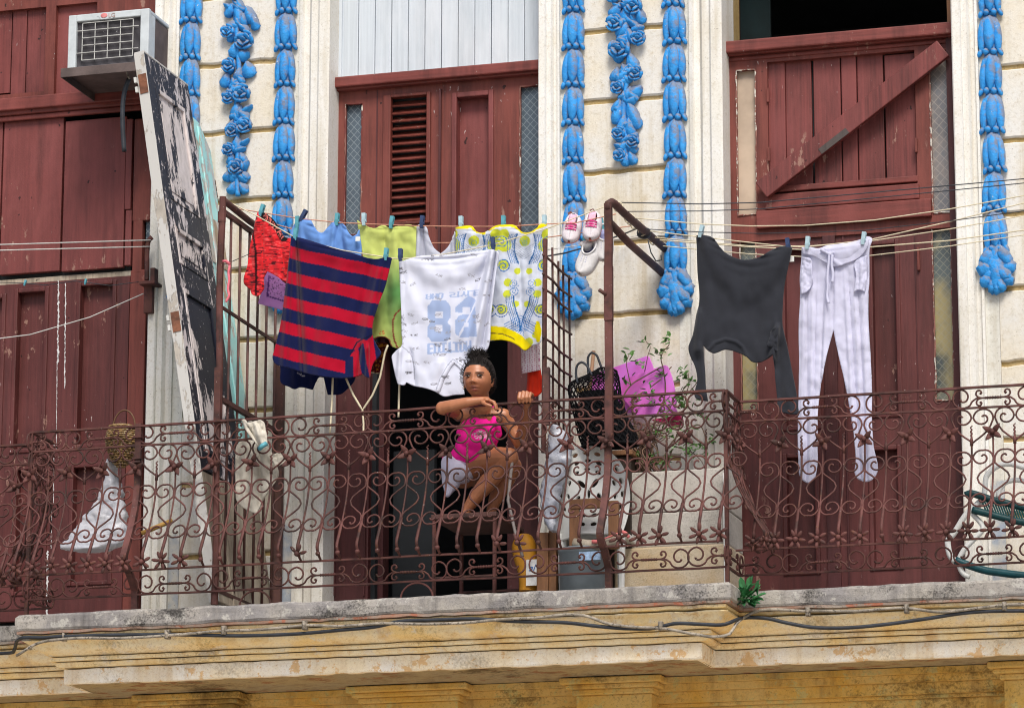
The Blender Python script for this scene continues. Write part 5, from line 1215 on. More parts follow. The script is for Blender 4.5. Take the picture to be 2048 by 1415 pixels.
mb.build('drip_tray', M['ac_dark'], AC, bevel=.002)
mb = MB(); q = smooth_poly([(258, 158), (251, 176), (246.5, 200), (245, 229), (246, 265), (248.5, 303)], 6, False); mb.tube([P(x, y, -.27) for x, y in q], .0115, 8)
mb.build('drain_hose', M['wire_black'], AC, smooth=True)
mb = MB(); q = smooth_poly([(259, 158), (254, 147), (251, 136), (254, 130), (259, 130)], 4, False); mb.tube([P(x, y, -.30) for x, y in q], .004, 6); mb.build('hose_tie', M['cable_grey'], AC, smooth=True)
# --- old doors leaning at the side of the bay
Tf, Bf = P(287, 104, -.82), P(438, 1200, -.82)
e2 = (Tf-Bf); LH = e2.length; e2.normalize(); e1 = Vector((0, 1, 0)); en_ = e1.cross(e2).normalized()   # faces right
OD = thing('old_door', 'old panelled door with flaking black paint standing edge-on at the left of the bay', 'door', Bf)
WD = .575
def dpt(u, f, n): return Tf - e2*(f*LH) + e1*u + en_*n
def dbox(mb, u0, u1, f0, f1, n0, n1):
    v = [dpt(u, f, n) for u in (u0, u1) for n in (n0, n1) for f in (f0, f1)]
    return mb.add(v, [(0, 1, 3, 2), (4, 6, 7, 5), (0, 4, 5, 1), (2, 3, 7, 6), (0, 2, 6, 4), (1, 5, 7, 3)])
pn = [(.10, .475, .055, .265), (.10, .475, .315, .385), (.10, .475, .43, .73)]
mb = MB(); dbox(mb, .006, .10, 0, .765, -.03, 0); dbox(mb, .475, WD, 0, .765, -.03, 0); last = 0
for (u0, u1, f0, f1) in pn: dbox(mb, .10, .475, last, f0, -.03, -.0005); last = f1
dbox(mb, .10, .475, last, .765, -.03, -.0005); mb.build('door_frame', M['peel'], OD, bevel=.003)
for (u0, u1, f0, f1) in pn:
    mb = MB(); dbox(mb, u0, u1, f0, f1, -.026, -.009); df = .022/LH
    for a in ((u0, u0+.022, f0, f1), (u1-.022, u1, f0, f1), (u0+.022, u1-.022, f0, f0+df), (u0+.022, u1-.022, f1-df, f1)): dbox(mb, *a, -.009, .003)
    dbox(mb, u0+.05, u1-.05, f0+.05/LH, f1-.05/LH, -.009, -.005)
    mb.build('door_panel', M['peelp'], OD, bevel=.005)
mb = MB(); dbox(mb, 0, .006, 0, 1.0, -.05, .001); dbox(mb, .006, WD, 0, 1.0, -.05, -.032); dbox(mb, .006, WD, -.004, 0.0, -.05, .001); mb.build('pale_edge', M['peeledge'], OD, bevel=.002)
mb = MB(); dbox(mb, .006, .2, .767, 1.0, -.03, -.006); dbox(mb, .205, .38, .768, 1.0, -.03, -.003); dbox(mb, .385, WD, .767, 1.0, -.03, -.008); mb.build('bare_bottom_boards', M['bare'], OD, bevel=.003)
hinge_m = m_iron('orange_rusted_hinge', (.16, .06, .03), (.22, .09, .05))
for f in (.058, .50):
    mb = MB(); dbox(mb, -.004, .0, f-.018, f+.018, -.042, -.002); mb.build('hinge_plate', hinge_m, OD)
    mb = MB()
    for k in (-1, 1): dbox(mb, -.012, .002, f+.009*k-.005, f+.009*k+.005, -.062, -.05)
    mb.build('hinge_knuckle', M['wire_grey'], OD)
OD2 = thing('old_door', 'turquoise peeling door leaf with a pointed broken top propped between the black door and the wall', 'door', Bf+Vector((0, .62, 0)))
U0, U1 = .585, .80
mb = MB(); mb.prism([dpt(U0, .055, -.05), dpt(U0+.10, .058, -.05), dpt(U1, .10, -.05), dpt(U1, .745, -.05), dpt(U0, .80, -.05)], en_*.042); mb.build('leaf_board', M['turq'], OD2, bevel=.004)
mb = MB(); dbox(mb, U0+.045, U0+.075, .07, .77, -.0085, .004); mb.build('leaf_moulding', M['turq'], OD2, bevel=.006)
mb = MB(); dbox(mb, U0+.002, U1-.002, .245, .335, -.0078, -.0045); mb.build('bare_patch', M['peeledge'], OD2)
mb = MB(); dbox(mb, U0+.003, U1-.003, .70, .99, -.052, -.02); mb.build('bare_lower_board', M['bare'], OD2)
for f in (.155, .575):
    mb = MB()
    for k in (0, 1, 2): dbox(mb, U1-.005, U1+.022+.012*(k % 2), f+.012*k, f+.012*k+.009, -.03, -.012)
    mb.build('hinge_knuckle', M['iron'], OD2)
# --- barred side screen
SCR = thing('barred_screen', 'rusty barred side screen with a pipe post at the left end of the washing', 'screen', P(438, 1200, -.83))
xs_ = P(440, 620, -.83).x
zt, zm, zl, zb_ = P(447, 402, -.83).z, P(440, 612, -.83).z, P(434, 795, -.83).z, P(430, 1178, -.83).z
mb = MB(); mb.tube([(xs_+.004*math.sin(i), -.83, ZS+.02+(zt-ZS)*i/14) for i in range(15)], .0165, 10); mb.tube([(xs_, -.83, zt-.10), (xs_, -.83, zt-.05)], .0195, 10); mb.tube([(xs_, -.83, zl-.12), (xs_, -.83, zl+.14)], .022, 4); mb.build('pipe_post', M['iron'], SCR, smooth=False)
mb = MB(); mb.tube([(xs_, -.83, zt-.0), (xs_+.005, -.8, zt+.004), (xs_+.01, -.5, zt-.01), (xs_, -.03, zt)], .016, 8); mb.build('top_pipe', M['irond'], SCR, smooth=True)
for zz, r in ((zt-.045, .014), (zm, .009), (zl, .015), (zb_, .012)):
    mb = MB(); mb.tube([(xs_, -.83, zz), (xs_, -.03, zz-.004)], r, 4); mb.build('cross_rail', M['irond'], SCR)
b0 = None
for k in range(1, 7):
    y = -.83+.122*k
    if b0 is None:
        mb = MB(); mb.tube([(xs_, y, ZS+.02), (xs_, y, zt-.05)], .0068, 6); b0 = mb.build('bar', M['irond'], SCR, smooth=True)
    else: copy_part(b0, SCR, (0, .122*(k-1), 0))
mb = MB(); mb.box(xs_-.012, xs_+.03, -.06, -.03, ZS, zm+.02); mb.build('rear_post', M['irond'], SCR)
mb = MB(); q = smooth_poly([(452, 523), (458, 528), (457, 545), (458, 560), (456, 580), (458, 590), (452, 604)], 3, False); mb.tube([P(x, y, -.845) for x, y in q], .006, 6); mb.tube([P(446, 522, -.848), P(453, 522, -.852), P(460, 528, -.848)], .006, 6)
tag(mb.build('ribbon', m_simple('pink_ribbon', (.7, .16, .2), .2, 60), None, smooth=True), 'pink ribbon tied round the rusty pipe post of the barred screen', 'ribbon')
# --- pipe frame on the right
PF = thing('pipe_frame', 'rusty pipe frame with a tall flat post and two struts running back to the wall', 'clothes frame', P(1216, 800, YR-.012))
xp_ = P(1219, 600, YR).x; pt = P(1219, 408, YR)
mb = MB(); mb.tube([(xp_+.001*math.sin(i*2), YR-.012, ZS+VH-.2+(pt.z-ZS-VH+.2)*i/12) for i in range(13)], .0235, 4, flat=.75); mb.tube([(xp_, YR-.014, P(1217, 590, YR).z-.12), (xp_, YR-.014, P(1217, 590, YR).z+.13)], .026, 4, flat=.8); mb.build('flat_post', M['iron'], PF)
e_ = P(1331, 498, -.01); 
mb = MB(); mb.tube([Vector((xp_, YR-.012, pt.z-.03)), Vector((xp_, YR-.008, pt.z)), Vector((xp_+.006, YR+.02, pt.z+.014)), Vector((xp_+.012, YR+.06, pt.z+.014)), Vector((xp_+.015, YR+.2, pt.z+.01)), e_], .0185, 10); mb.build('upper_pipe', M['irond'], PF, smooth=True)
mb = MB(); mb.tube([P(1221, 447, YR), P(1260, 488, -.53), P(1324, 545, -.01)], .019, 8); mb.build('lower_strut', M['irond'], PF, smooth=True)
mb = MB(); mb.tube([P(1199, 580, YR-.06), P(1217, 592, YR-.01)], .009, 8); mb.build('spur', M['irond'], PF, smooth=True)
mb = MB()
for (x, y, Y) in ((1236, 413, -.72), (1258, 436, -.53), (1262, 440, -.5), (1270, 448, -.44), (1286, 462, -.33), (1308, 480, -.16)):
    c = P(x, y, Y); mb.tube([c+Vector((.021*math.cos(t), 0.01*math.sin(t*2), .021*math.sin(t))) for t in np.linspace(0, 2*math.pi*1.0, 16)], .0035, 5)
mb.build('cord_lashing', M['cord_cream'], PF, smooth=True)
mb = MB(); mb.ell(P(1288, 466, -.30), (.035, .035, .028), None, 12, 8); mb.build('rag_knot', M['wire_black'], PF, smooth=True)
# --- rebar grille
GR = thing('rebar_grille', 'grille of bent rusty reinforcing bars standing behind the swirl dress', 'grille', P(1088, 900, -.72))
xg = P(1089, 700, -.72).x
mb = MB(); mb.tube([P(1090.5, 478, -.72), P(1089, 640, -.72), P(1089, 720, -.72), P(1087, 905, -.72)], .0115, 6); mb.build('grille_post', M['iron'], GR)
mb = MB(); mb.tube([P(1093, 735, -.73), P(1093, 850, -.73)], .02, 4); mb.build('grille_sleeve', M['irond'], GR)
for i, y in enumerate((513, 551, 580, 628, 678, 714, 745, 790, 835)):
    a = P(1086, y-4, -.74); mb = MB(); mb.tube([a, Vector((xg+.004*(i % 3), -.6, a.z+.002)), Vector((xg, -.45, a.z-.006)), Vector((xg, -.27, a.z+.004*(i % 2)))], .0058, 6); mb.build('cross_rod', M['irond'], GR, smooth=True)
for i, (y, t, b) in enumerate(((-.57, 495, 900), (-.47, 522, 905), (-.39, 530, 910), (-.29, 550, 920))):
    mb = MB(); zt_, zb2_ = PX(0, t, xg).z, 0
    a = Vector((xg-.006, y, 0)); pxx = proj((xg, y, 5.5))[0]; mb.tube([(xg-.006, y, P(pxx, t, y).z), (xg-.004, y+.006, P(pxx, (t+b)/2, y).z), (xg-.006, y, P(pxx, b, y).z)], .0055, 6); mb.build('upright_rod', M['irond'], GR, smooth=True)
# --- iron hook at the left jamb
HK = thing('iron_hook', 'curved maroon iron hook bracket on the jamb left of the old black door', 'bracket', P(295, 566, -.10))
mb = MB(); q = smooth_poly([(304, 474), (298, 480), (295, 495), (294, 530), (294, 560)], 4, False); mb.tube([P(x, y, -.11) for x, y in q], .013, 6, flat=.7); mb.build('hook', M['iron'], HK, smooth=True)
mb = MB(); bx(mb, 277, 561, 309, 567, -.13, .12); mb.build('ledge', M['iron'], HK, bevel=.002)
mb = MB(); bx(mb, 287, 567, 304, 625, -.08, .18); mb.build('back_plate', M['iron'], HK, bevel=.003)
mb = MB(); bx(mb, 300, 535, 309, 561, -.125, .05); mb.build('side_plate', M['iron'], HK, bevel=.002)
# --- shoes
def shoe(name, label, c, d, n, L, W, mats, laces=None, slip=False, grp=None):
    """c = toe-to-heel middle; d = unit vector heel->toe; n = unit vector out of the top of the shoe"""
    d = Vector(d).normalized(); n = Vector(n); n = (n-d*n.dot(d)).normalized(); s = d.cross(n)
    c = Vector(c); rt = thing(name, label, 'shoe', c, grp)
    T = lambda x, y, z: c + d*(x-L/2) + s*y + n*z
    hw = lambda t: W/2*(0.72+.28*math.sin(min(1, max(0, t))*math.pi*.9+.1)) * math.sqrt(max(0.02, 1-max(0, (t-.72)/.28)**2.2)) * math.sqrt(max(.03, 1-max(0, (.12-t)/.12)**2))
    H = lambda t: W*(.62 if t < .45 else .62-.36*((t-.45)/.55)**.8)
    N = 22
    out = [(t, 1) for t in np.linspace(0, 1, N)]+[(t, -1) for t in np.linspace(1, 0, N)]
    mb = MB(); mb.prism([T(t*L, sg*hw(t)*1.04, -.0) for t, sg in out], n*(.13*W)); mb.build('sole', mats[1], rt, bevel=.002)
    rows = []; 
    for t in np.linspace(0.005, .995, 26):
        w, h = hw(t), H(t); op = max(0.0, 1-abs((t-.24)/.26)**3) if t < .5 else 0.0     # opening width share
        row = []
        for k in range(17):
            a = math.pi*k/16; yy, zz = math.cos(a)*w, (math.sin(a)**.75)*h
            row.append((a, yy, zz, op))
        rows.append((t, row, w, h, op))
    mb = MB()
    for sg in (0, 1):
        R2 = []
        for t, row, w, h, op in rows:
            am = math.pi/2 - op*.62
            R2.append([T(t*L, (1 if sg == 0 else -1)*math.cos(am*k/9)*w, .13*W+(math.sin(am*k/9)**.75)*h) for k in range(10)])
        mb.grid(R2)
    mb.build('upper', mats[0], rt, smooth=True, solid=.004)
    mb = MB(); R3 = [[T(t*L, hw(t)*.8*math.cos(a), .15*W+.06*W*math.sin(a)) for a in np.linspace(0, math.pi, 8)] for t in np.linspace(.04, .5, 8)]; mb.grid(R3); mb.build('insole', mats[2], rt, smooth=True)
    if not slip:
        mb = MB(); R4 = [[T(t*L, hw(t)*1.03*math.cos(a), .13*W+(math.sin(a)**.75)*H(t)*1.04) for a in np.linspace(.0, math.pi, 14)] for t in np.linspace(.84, .99, 6)]; mb.grid(R4); mb.build('toe_cap', mats[3], rt, smooth=True)
        mb = MB(); R5 = [[T(t*L, W*.2*y, .13*W+H(t)*(1.04+.35*max(0, .45-t))) for y in (-1, -.4, .4, 1)] for t in np.linspace(.12, .66, 7)]; mb.grid(R5); mb.build('tongue', mats[4], rt, smooth=True, solid=.003)
        for t in (.46, .54, .62): mb = MB(); mb.tube([T(t*L, y*W*.3, .13*W+H(t)*1.10-.12*W*abs(y)) for y in np.linspace(-1, 1, 7)], W*.055, 6); mb.build('lace', laces, rt, smooth=True)
    else:
        mb = MB(); mb.tube([T((.24+.25*math.cos(a))*L, hw(.24)*.72*math.sin(a), .13*W+H(.3)*.97) for a in np.linspace(0, 2*math.pi, 26)], W*.045, 6); mb.build('collar', mats[0], rt, smooth=True)
        mb = MB()
        for t in (.56, .62, .68):
            for sg in (-1, 1): mb.ell(T(t*L, sg*W*.12, .13*W+H(t)*.99), (.003, .003, .003), None, 6, 4)
        mb.build('eyelets', mats[2], rt)
    return rt
pk, pinkw = m_simple('hot_pink_trim', (.75, .05, .28), .15, 40, .5), m_simple('white_shoe_mesh', (.74, .68, .72), .12, 90, .7)
sol = m_simple('coral_rubber', (.75, .26, .2), .2, 40, .5); cap_ = m_simple('floral_toe', (.72, .5, .48), .4, 60, .6, spots=(.2, .2, .2), spot_th=.6)
cm = (CAM-P(1170, 460, -.5)).normalized()
for (x, y), lb, tl in (((1144, 464), 'pink and white child sneaker, left one of the pegged pair', -.12), ((1185, 459), 'pink and white child sneaker, right one of the pegged pair', -.06)):
    shoe('sneaker', lb, P(x, y, -.5), Vector((tl, -.35, -.93)), cm+Vector((-.15, 0, .1)), .132, .082, [pinkw, sol, m_simple('pale_lining', (.5, .4, .45)), cap_, m_simple('pink_tongue', (.74, .4, .52), .2, 60)], pk, grp='shoes drying on the line')
ws, wi = m_simple('white_canvas', (.72, .71, .72), .08, 60, .8), m_simple('periwinkle_lining', (.34, .36, .6), .15, 30, .8)
shoe('slip_on_shoe', 'white canvas slip-on with lilac lining dangling lowest below the sneakers', P(1178, 524, -.46), Vector((-.36, -.30, -.88)), cm+Vector((-.35, 0, .35)), .165, .092, [ws, m_simple('cream_rubber', (.7, .66, .6)), wi], slip=True, grp='shoes drying on the line')
shoe('slip_on_shoe', 'white canvas slip-on hidden partly behind the tall post of the pipe frame', P(1207, 492, -.44), Vector((.04, -.15, -.98)), cm+Vector((0, 0, .12)), .16, .09, [ws, m_simple('cream_rubber_sole', (.7, .66, .6)), wi], slip=True, grp='shoes drying on the line')
mb = MB(); mb.lathe(P(1173, 488, -.48), [(0.0, .012), (.026, .012), (.031, .006), (.031, -.002), (.018, -.03), (.0, -.032)], 18, Matrix.Rotation(.5, 3, 'X')); mb.build('shoe_tongue', ws, bpy.data.objects['slip_on_shoe'], smooth=True)
# --- rag, basket, carrier bag
RG = thing('rag', 'dirty white cloth knotted with a blue tie over the left part of the railing', 'rag', P(500, 850, -.87))
P8 = (400, 800, 3.368)
cloth('knotted_end', None, None, C(P8, [(282, 132), (300, 128), (320, 150), (360, 145), (410, 134), (432, 150), (440, 190), (452, 260), (448, 300), (420, 318), (392, 305), (350, 255), (318, 215), (300, 180)]), -.885, folds(crinkle=.016, sc=.06, vert=[(510, 845, 525, 890, 7, .02), (495, 850, 520, 890, 4, -.02)]), mat=M['c_rag'], step=2.2, parent=RG)
cloth('hanging_part', None, None, C(P8, [(252, 300), (300, 262), (370, 280), (410, 300), (470, 330), (500, 400), (530, 500), (470, 600), (430, 660), (410, 700), (380, 766), (330, 745), (255, 690), (240, 560), (238, 420)]), -.76, folds(crinkle=.014, sc=.05, vert=[(500, 900, 510, 1020, 9, .018), (520, 900, 520, 1000, 6, -.016), (485, 900, 490, 1010, 6, .014)]), mat=M['c_rag'], step=2.6, parent=RG)
cloth('sleeve_end', None, None, C(P8, [(470, 372), (500, 362), (540, 350), (572, 400), (576, 420), (540, 436), (512, 450), (490, 410)]), -.80, folds(crinkle=.014, sc=.08, bulge=.02), mat=M['c_rag'], step=2.2, parent=RG)
mb = MB(); a, b = P(519, 897, -.905), P(533, 886, -.905); mb.tube([a, (a+b)/2+Vector((0, -.012, -.002)), b], .011, 8); mb.build('blue_tie', M['pin_teal'], RG, smooth=True)
BK = thing('basket', 'small woven wicker basket with an arched handle hanging behind the left railing', 'basket', P(243, 895, -.74))
cB = P(243, 896, -.74); cB.z = P(243, 935, -.74).z
mb = MB(); prof = lambda t: .072*(math.sin(min(1, t*1.25)*math.pi/2)**.55)*(1-.22*max(0, t-.7)/.3)
nr = 18; HB = .195
for k in range(nr):
    t = (k+.6)/nr; r = prof(t); z = HB*t
    mb.tube([cB+Vector(((r+.0035*math.sin(14*a+math.pi*k))*math.cos(a), (r+.0035*math.sin(14*a+math.pi*k))*math.sin(a), z)) for a in np.linspace(0, 2*math.pi, 57)[:-1]], .0052, 5, closed=True)
mb.build('woven_body', m_simple('straw_wicker', (.27, .165, .065), .5, 30, .7, .4, spots=(.44, .36, .24), spot_th=.56), BK, smooth=True)
mb = MB(); mb.lathe(cB+Vector((0, 0, .004)), [(0, 0)]+[(prof(t)*.93, HB*t) for t in np.linspace(.06, 1, 10)], 20); mb.build('lining', m_simple('dark_wicker', (.10, .065, .025), .3, 30), BK)
mb = MB(); cT = cB+Vector((.01, 0, HB)); mb.tube([cT+Vector((-.055*math.cos(t)+.0, 0, .085*math.sin(t)-.01)) for t in np.linspace(0, math.pi, 18)], .0042, 6); mb.build('handle', m_simple('brown_cane', (.12, .06, .03)), BK, smooth=True)
pb = NT('thin_white_polythene'); pb.b.inputs['Specular IOR Level'].default_value = .5; pb.bump(pb.noise(60, 4, .6, .5), .5, .006); M['bag'] = pb.fin(pb.mix(pb.ramp(pb.noise(18, 4), .35, .7), (.74, .74, .78), (.55, .58, .66)), .3)
mb = MB(); loft(mb, dense([(920, 218, 228), (940, 216, 230), (965, 211, 239), (1000, 196, 246), (1030, 172, 252), (1060, 148, 257), (1080, 132, 257), (1092, 126, 246), (1101, 150, 215)]), -.68, .055, 44, .019, 3, 24); tag(mb.build('carrier_bag', M['bag'], None, smooth=True), 'white plastic carrier bag hanging below the wicker basket', 'bag')
mb = MB(); mb.tube([P(283, 1066, -.5), P(345, 1040, -.45)], .011, 8); tag(mb.build('stick', m_simple('yellow_bamboo', (.45, .26, .07), .2, 12), None, smooth=True), 'yellow bamboo stick leaning behind the left railing post', 'stick')
# --- stool
ST = thing('stool', 'low dark metal stool under the crouching girl', 'stool', P(955, 1180, -.55))
zst = P(930, 1040, -.62).z; xa_, xb_ = P(888, 1100, -.6).x, P(1018, 1100, -.6).x
mb = MB(); mb.box(xa_, xb_, -.80, -.36, zst-.022, zst); mb.build('seat', M['irond'], ST, bevel=.004)
for x in (xa_+.012, xb_-.012):
    for y in (-.785, -.375): mb = MB(); mb.tube([(x, y, ZS), (x, y, zst-.022)], .0095, 6); mb.build('leg', M['iron'], ST)
for y in (-.785, -.375):
    mb = MB(); mb.tube([(xa_, y, ZS+.10), (xb_, y, ZS+.10)], .006, 6); mb.build('stretcher', M['irond'], ST)
mb = MB(); mb.box(xa_+.02, xa_+.12, -.37, .3, ZS, ZS+.4); 
# --- corner clutter
W = thing('plastic_chair', 'white lattice-backed plastic chair standing behind the railing beside the tall post', 'chair', P(1175, 1100, -.5))
ol = smooth_poly([(1175, 893), (1205, 899), (1232, 918), (1250, 950), (1257, 990), (1253, 1030), (1242, 1066), (1200, 1066), (1164, 1066), (1145, 1072), (1123, 1079), (1117, 1050), (1103, 1028), (1095, 990), (1100, 950), (1115, 920), (1142, 900)], 4, True)
hl = []
for rx_, ry_, nn, s1, s2, ph in ((68, 80, 19, 7.0, 4.6, .1), (54, 64, 15, 6.6, 4.2, .25), (39, 47, 11, 6.4, 3.8, .2)):
    for k in range(nn):
        a = 2*math.pi*(k+ph)/nn
        if rx_ > 60 and .2*math.pi < a < .8*math.pi: continue
        cxx, cyy2 = 1176+rx_*math.cos(a), 985+ry_*math.sin(a)
        if cyy2 > 1050: continue
        hl.append(np.array([(cxx+s1*math.cos(b)*-math.sin(a)-s2*math.sin(b)*math.cos(a), cyy2+s1*math.cos(b)*math.cos(a)-s2*math.sin(b)*math.sin(a)) for b in np.linspace(0, 2*math.pi, 9)[:-1]]))
for (cxx, cyy2, sx, sy2, a) in ((1164, 968, 11, 5, .7), (1190, 966, 11, 5, 2.2), (1178, 988, 3, 9, 0), (1198, 994, 9, 4.4, 1.4), (1157, 998, 8, 4.4, 2.0)):
    hl.append(np.array([(cxx+sx*math.cos(b)*math.cos(a)-sy2*math.sin(b)*math.sin(a), cyy2+sx*math.cos(b)*math.sin(a)+sy2*math.sin(b)*math.cos(a)) for b in np.linspace(0, 2*math.pi, 9)[:-1]]))
V_, T_ = tri_region(ol, 4.0, hl); Yv = -.56+.00002*(V_[:, 0]-1176)**2+(V_[:, 1]-893)*-.0002
mb = MB(); mb.add([tuple(p) for p in Pn(V_, Yv)], T_); mb.build('lattice_back', M['white_plastic'], W, solid=.012)
mb = MB(); mb.tube([tuple(p) for p in Pn(ol, -.56+.00002*(ol[:, 0]-1176)**2+(ol[:, 1]-893)*-.0002)], .0075, 8, closed=True); mb.build('rim', M['white_plastic'], W, smooth=True)
zc = P(1176, 1060, -.58).z; xc0, xc1 = P(1110, 1070, -.58).x, P(1245, 1070, -.58).x
mb = MB(); mb.box(xc0, xc1, -.55, -.16, zc-.03, zc); mb.build('seat', M['white_plastic'], W, bevel=.008)
for x, y in ((xc0+.02, -.53), (xc1-.02, -.53), (xc0+.02, -.18), (xc1-.02, -.18)): mb = MB(); mb.tube([(x, y, ZS), (x, y, zc-.03)], [.014, .02], 8); mb.build('leg', M['white_plastic'], W)
CR = thing('crate', 'dark wooden crate with a tan top board behind the white lattice chair', 'crate', P(1190, 1175, -.3))
x0, x1, z0, z1 = rc(1112, 914, 1262, 1172, -.36); cw = m_wood('dark_stained_crate_wood', (.03, .018, .012), var=.4, spots=False)
mb = MB(); mb.box(x0, x1, -.36, -.06, ZS, z1); mb.build('body', cw, CR, bevel=.004)
mb = MB(); mb.box(x0-.01, x1+.012, -.375, -.05, z1+.001, z1+.024); mb.build('top_board', M['brown'], CR, bevel=.003)
BF = thing('broken_chair_frame', 'broken brown wooden chair frame with a worn front rail leaning on the white lattice chair', 'chair frame', P(1190, 1100, -.68))
for nm, (a, b, c, d, dd) in (('leg', (1138, 1000, 1158, 1094, .03)), ('leg', (1216, 1000, 1236, 1096, .03)), ('top_rail', (1141, 996, 1202, 1016, .025))):
    mb = MB(); bx(mb, a, b, c, d, -.68-(.004 if nm == 'top_rail' else 0), dd); mb.build(nm, M['brown'], BF, bevel=.004)
mb = MB(); q = [P(1148, 1086, -.69), P(1170, 1089, -.695), P(1200, 1090, -.69), P(1226, 1082, -.69), P(1245, 1074, -.68)]; mb.tube(q, [.024, .025, .023, .02, .024], 10); mb.build('front_rail', M['bare'], BF, smooth=True)
mb = MB(); mb.tube([P(1184, 1083, -.72), P(1205, 1078, -.72), P(1232, 1067, -.72), P(1246, 1062, -.71)], .0035, 6); mb.tube([P(1184, 1082, -.72), P(1196, 1082, -.722)], .008, 6); mb.tube([P(1244, 1062, -.71), P(1252, 1066, -.71), P(1258, 1074, -.71)], .008, 6)
tag(mb.build('ribbon', m_simple('coral_ribbon', (.75, .2, .2), .2, 60), None, smooth=True), 'coral ribbon strung along the broken wooden chair frame', 'ribbon')
BN = thing('grey_bin', 'blue-grey metal bin on the floor below the white lattice chair', 'bin', P(1166, 1175, -.45))
mb = MB(); mb.lathe(Vector((P(1166, 1100, -.62).x, -.62, ZS)), [(0, .0), (.10, 0), (.104, .005), (.106, .2), (.112, .205), (.112, .225), (.10, .228), (.098, .15), (0, .15)], 26); mb.build('body', m_simple('blue_grey_enamel', (.16, .19, .21), .25, 6, .5, .1, spots=(.4, .42, .42), spot_th=.72), BN, smooth=True)
mb = MB(); bx(mb, 1158, 1102, 1200, 1119, -.735, .01); mb.build('torn_sticker', m_simple('blue_white_sticker', (.3, .42, .6), .6, 34), BN)
JG = thing('plastic_jug', 'yellow plastic jug with a white and blue label behind the bottom of the railing', 'jug', P(1050, 1180, -.5))
mb = MB(); loft(mb, dense([(1070, 1042, 1062), (1080, 1030, 1068), (1088, 1026, 1071), (1110, 1027, 1073), (1140, 1036, 1074), (1165, 1040, 1074), (1182, 1040, 1074)]), -.5, .05, 24); mb.build('body', m_simple('yellow_plastic', (.42, .19, .015), .25, 8, .5, .05), JG, smooth=True)
mb = MB(); bx(mb, 1052, 1118, 1073, 1170, -.557, .006); mb.build('label_sheet', m_simple('jug_label', (.55, .55, .55), .25, 30), JG)
tmesh('al', .042, m_simple('blue_print', (.06, .16, .42)), JG, P(1063, 1135, -.559), shear=.4)
mb = MB(); bx(mb, 1073, 1064, 1096, 1188, -.54, .03); bx(mb, 1097, 1060, 1112, 1188, -.52, .03); tag(mb.build('plank', M['brown'], None, bevel=.003), 'pair of reddish brown boards standing between the yellow jug and the grey bin', 'boards')
mb = MB(); mb.tube([P(1026, 905, -.7), P(1016, 1000, -.7), P(1030, 1062, -.74), P(1045, 1112, -.78)], .0075, 6); tag(mb.build('walking_stick', m_simple('grey_wood_stick', (.22, .19, .18)), None, smooth=True), 'bent grey stick standing right of the stool', 'stick')
mb = MB(); loft(mb, dense([(852, 1104, 1118), (868, 1099, 1134), (900, 1096, 1142), (940, 1091, 1136), (980, 1082, 1122), (1020, 1085, 1114), (1062, 1100, 1113)]), -.60, .04, 30, .012, 9, 34)
gb = NT('crumpled_grey_polythene'); gb.bump(gb.noise(70, 4, .6, .6), .6, .006); gb.b.inputs['Specular IOR Level'].default_value = .5
tag(mb.build('grey_bag', gb.fin(gb.mix(gb.ramp(gb.noise(26, 4), .35, .65), (.3, .32, .4), (.5, .52, .58)), .3), None, smooth=True), 'crumpled grey plastic bag bundled left of the white lattice chair', 'bag')
# black net shopping bag
NB_ = thing('net_bag', 'black open-mesh shopping bag with two loop handles on the lattice chair', 'bag', P(1200, 890, -.6))
brow = dense([(742, 1196, 1232), (752, 1172, 1236), (768, 1138, 1239), (800, 1141, 1243), (840, 1151, 1256), (868, 1157, 1272), (892, 1166, 1279)])
def bagpt(u, v, k=1.0):
    r = brow[min(len(brow)-1, int(v*(len(brow)-1)))]; r2 = brow[min(len(brow)-1, int(v*(len(brow)-1))+1)]; f = v*(len(brow)-1)-int(v*(len(brow)-1))
    y = r[0]+(r2[0]-r[0])*f; a, b = r[1]+(r2[1]-r[1])*f, r[2]+(r2[2]-r[2])*f
    c = P((a+b)/2, y, -.6); w = (P(b, y, -.6)-P(a, y, -.6)).length/2*k; return c+Vector((math.cos(u)*w, math.sin(u)*.075*k, 0))
mb = MB(); NL = 27
for k in range(NL):
    for sg in (1, -1):
        mb.tube([bagpt(2*math.pi*k/NL+sg*v*2.6, v) for v in np.linspace(0, .99, 22)], .0024, 4)
nb_m = m_simple('matte_black_net', (.008, .008, .009), .3, 30, .9, .2, .1)
mb.build('mesh_body', nb_m, NB_)
mb = MB(); mb.grid([[bagpt(u, v, .93) for u in np.linspace(0, 2*math.pi, 25)[:-1]] for v in np.linspace(.55, .99, 8)], closed_u=True); mb.grid([[bagpt(u, v, .74)+Vector((.015, 0, 0)) for u in np.linspace(0, 2*math.pi, 25)[:-1]] for v in np.linspace(.42, .66, 4)], closed_u=True); mb.build('contents', m_simple('black_contents', (.006, .0065, .008), .5, 14, .95, .3, .1), NB_, smooth=True)
mb = MB(); mb.tube([bagpt(u, .99) for u in np.linspace(0, 2*math.pi, 30)[:-1]], .006, 6, closed=True); mb.build('bag_base', nb_m, NB_, smooth=True); mb = MB(); mb.tube([bagpt(u, .0) for u in np.linspace(0, 2*math.pi, 30)[:-1]], .004, 6, closed=True); mb.build('bag_rim', nb_m, NB_, smooth=True)
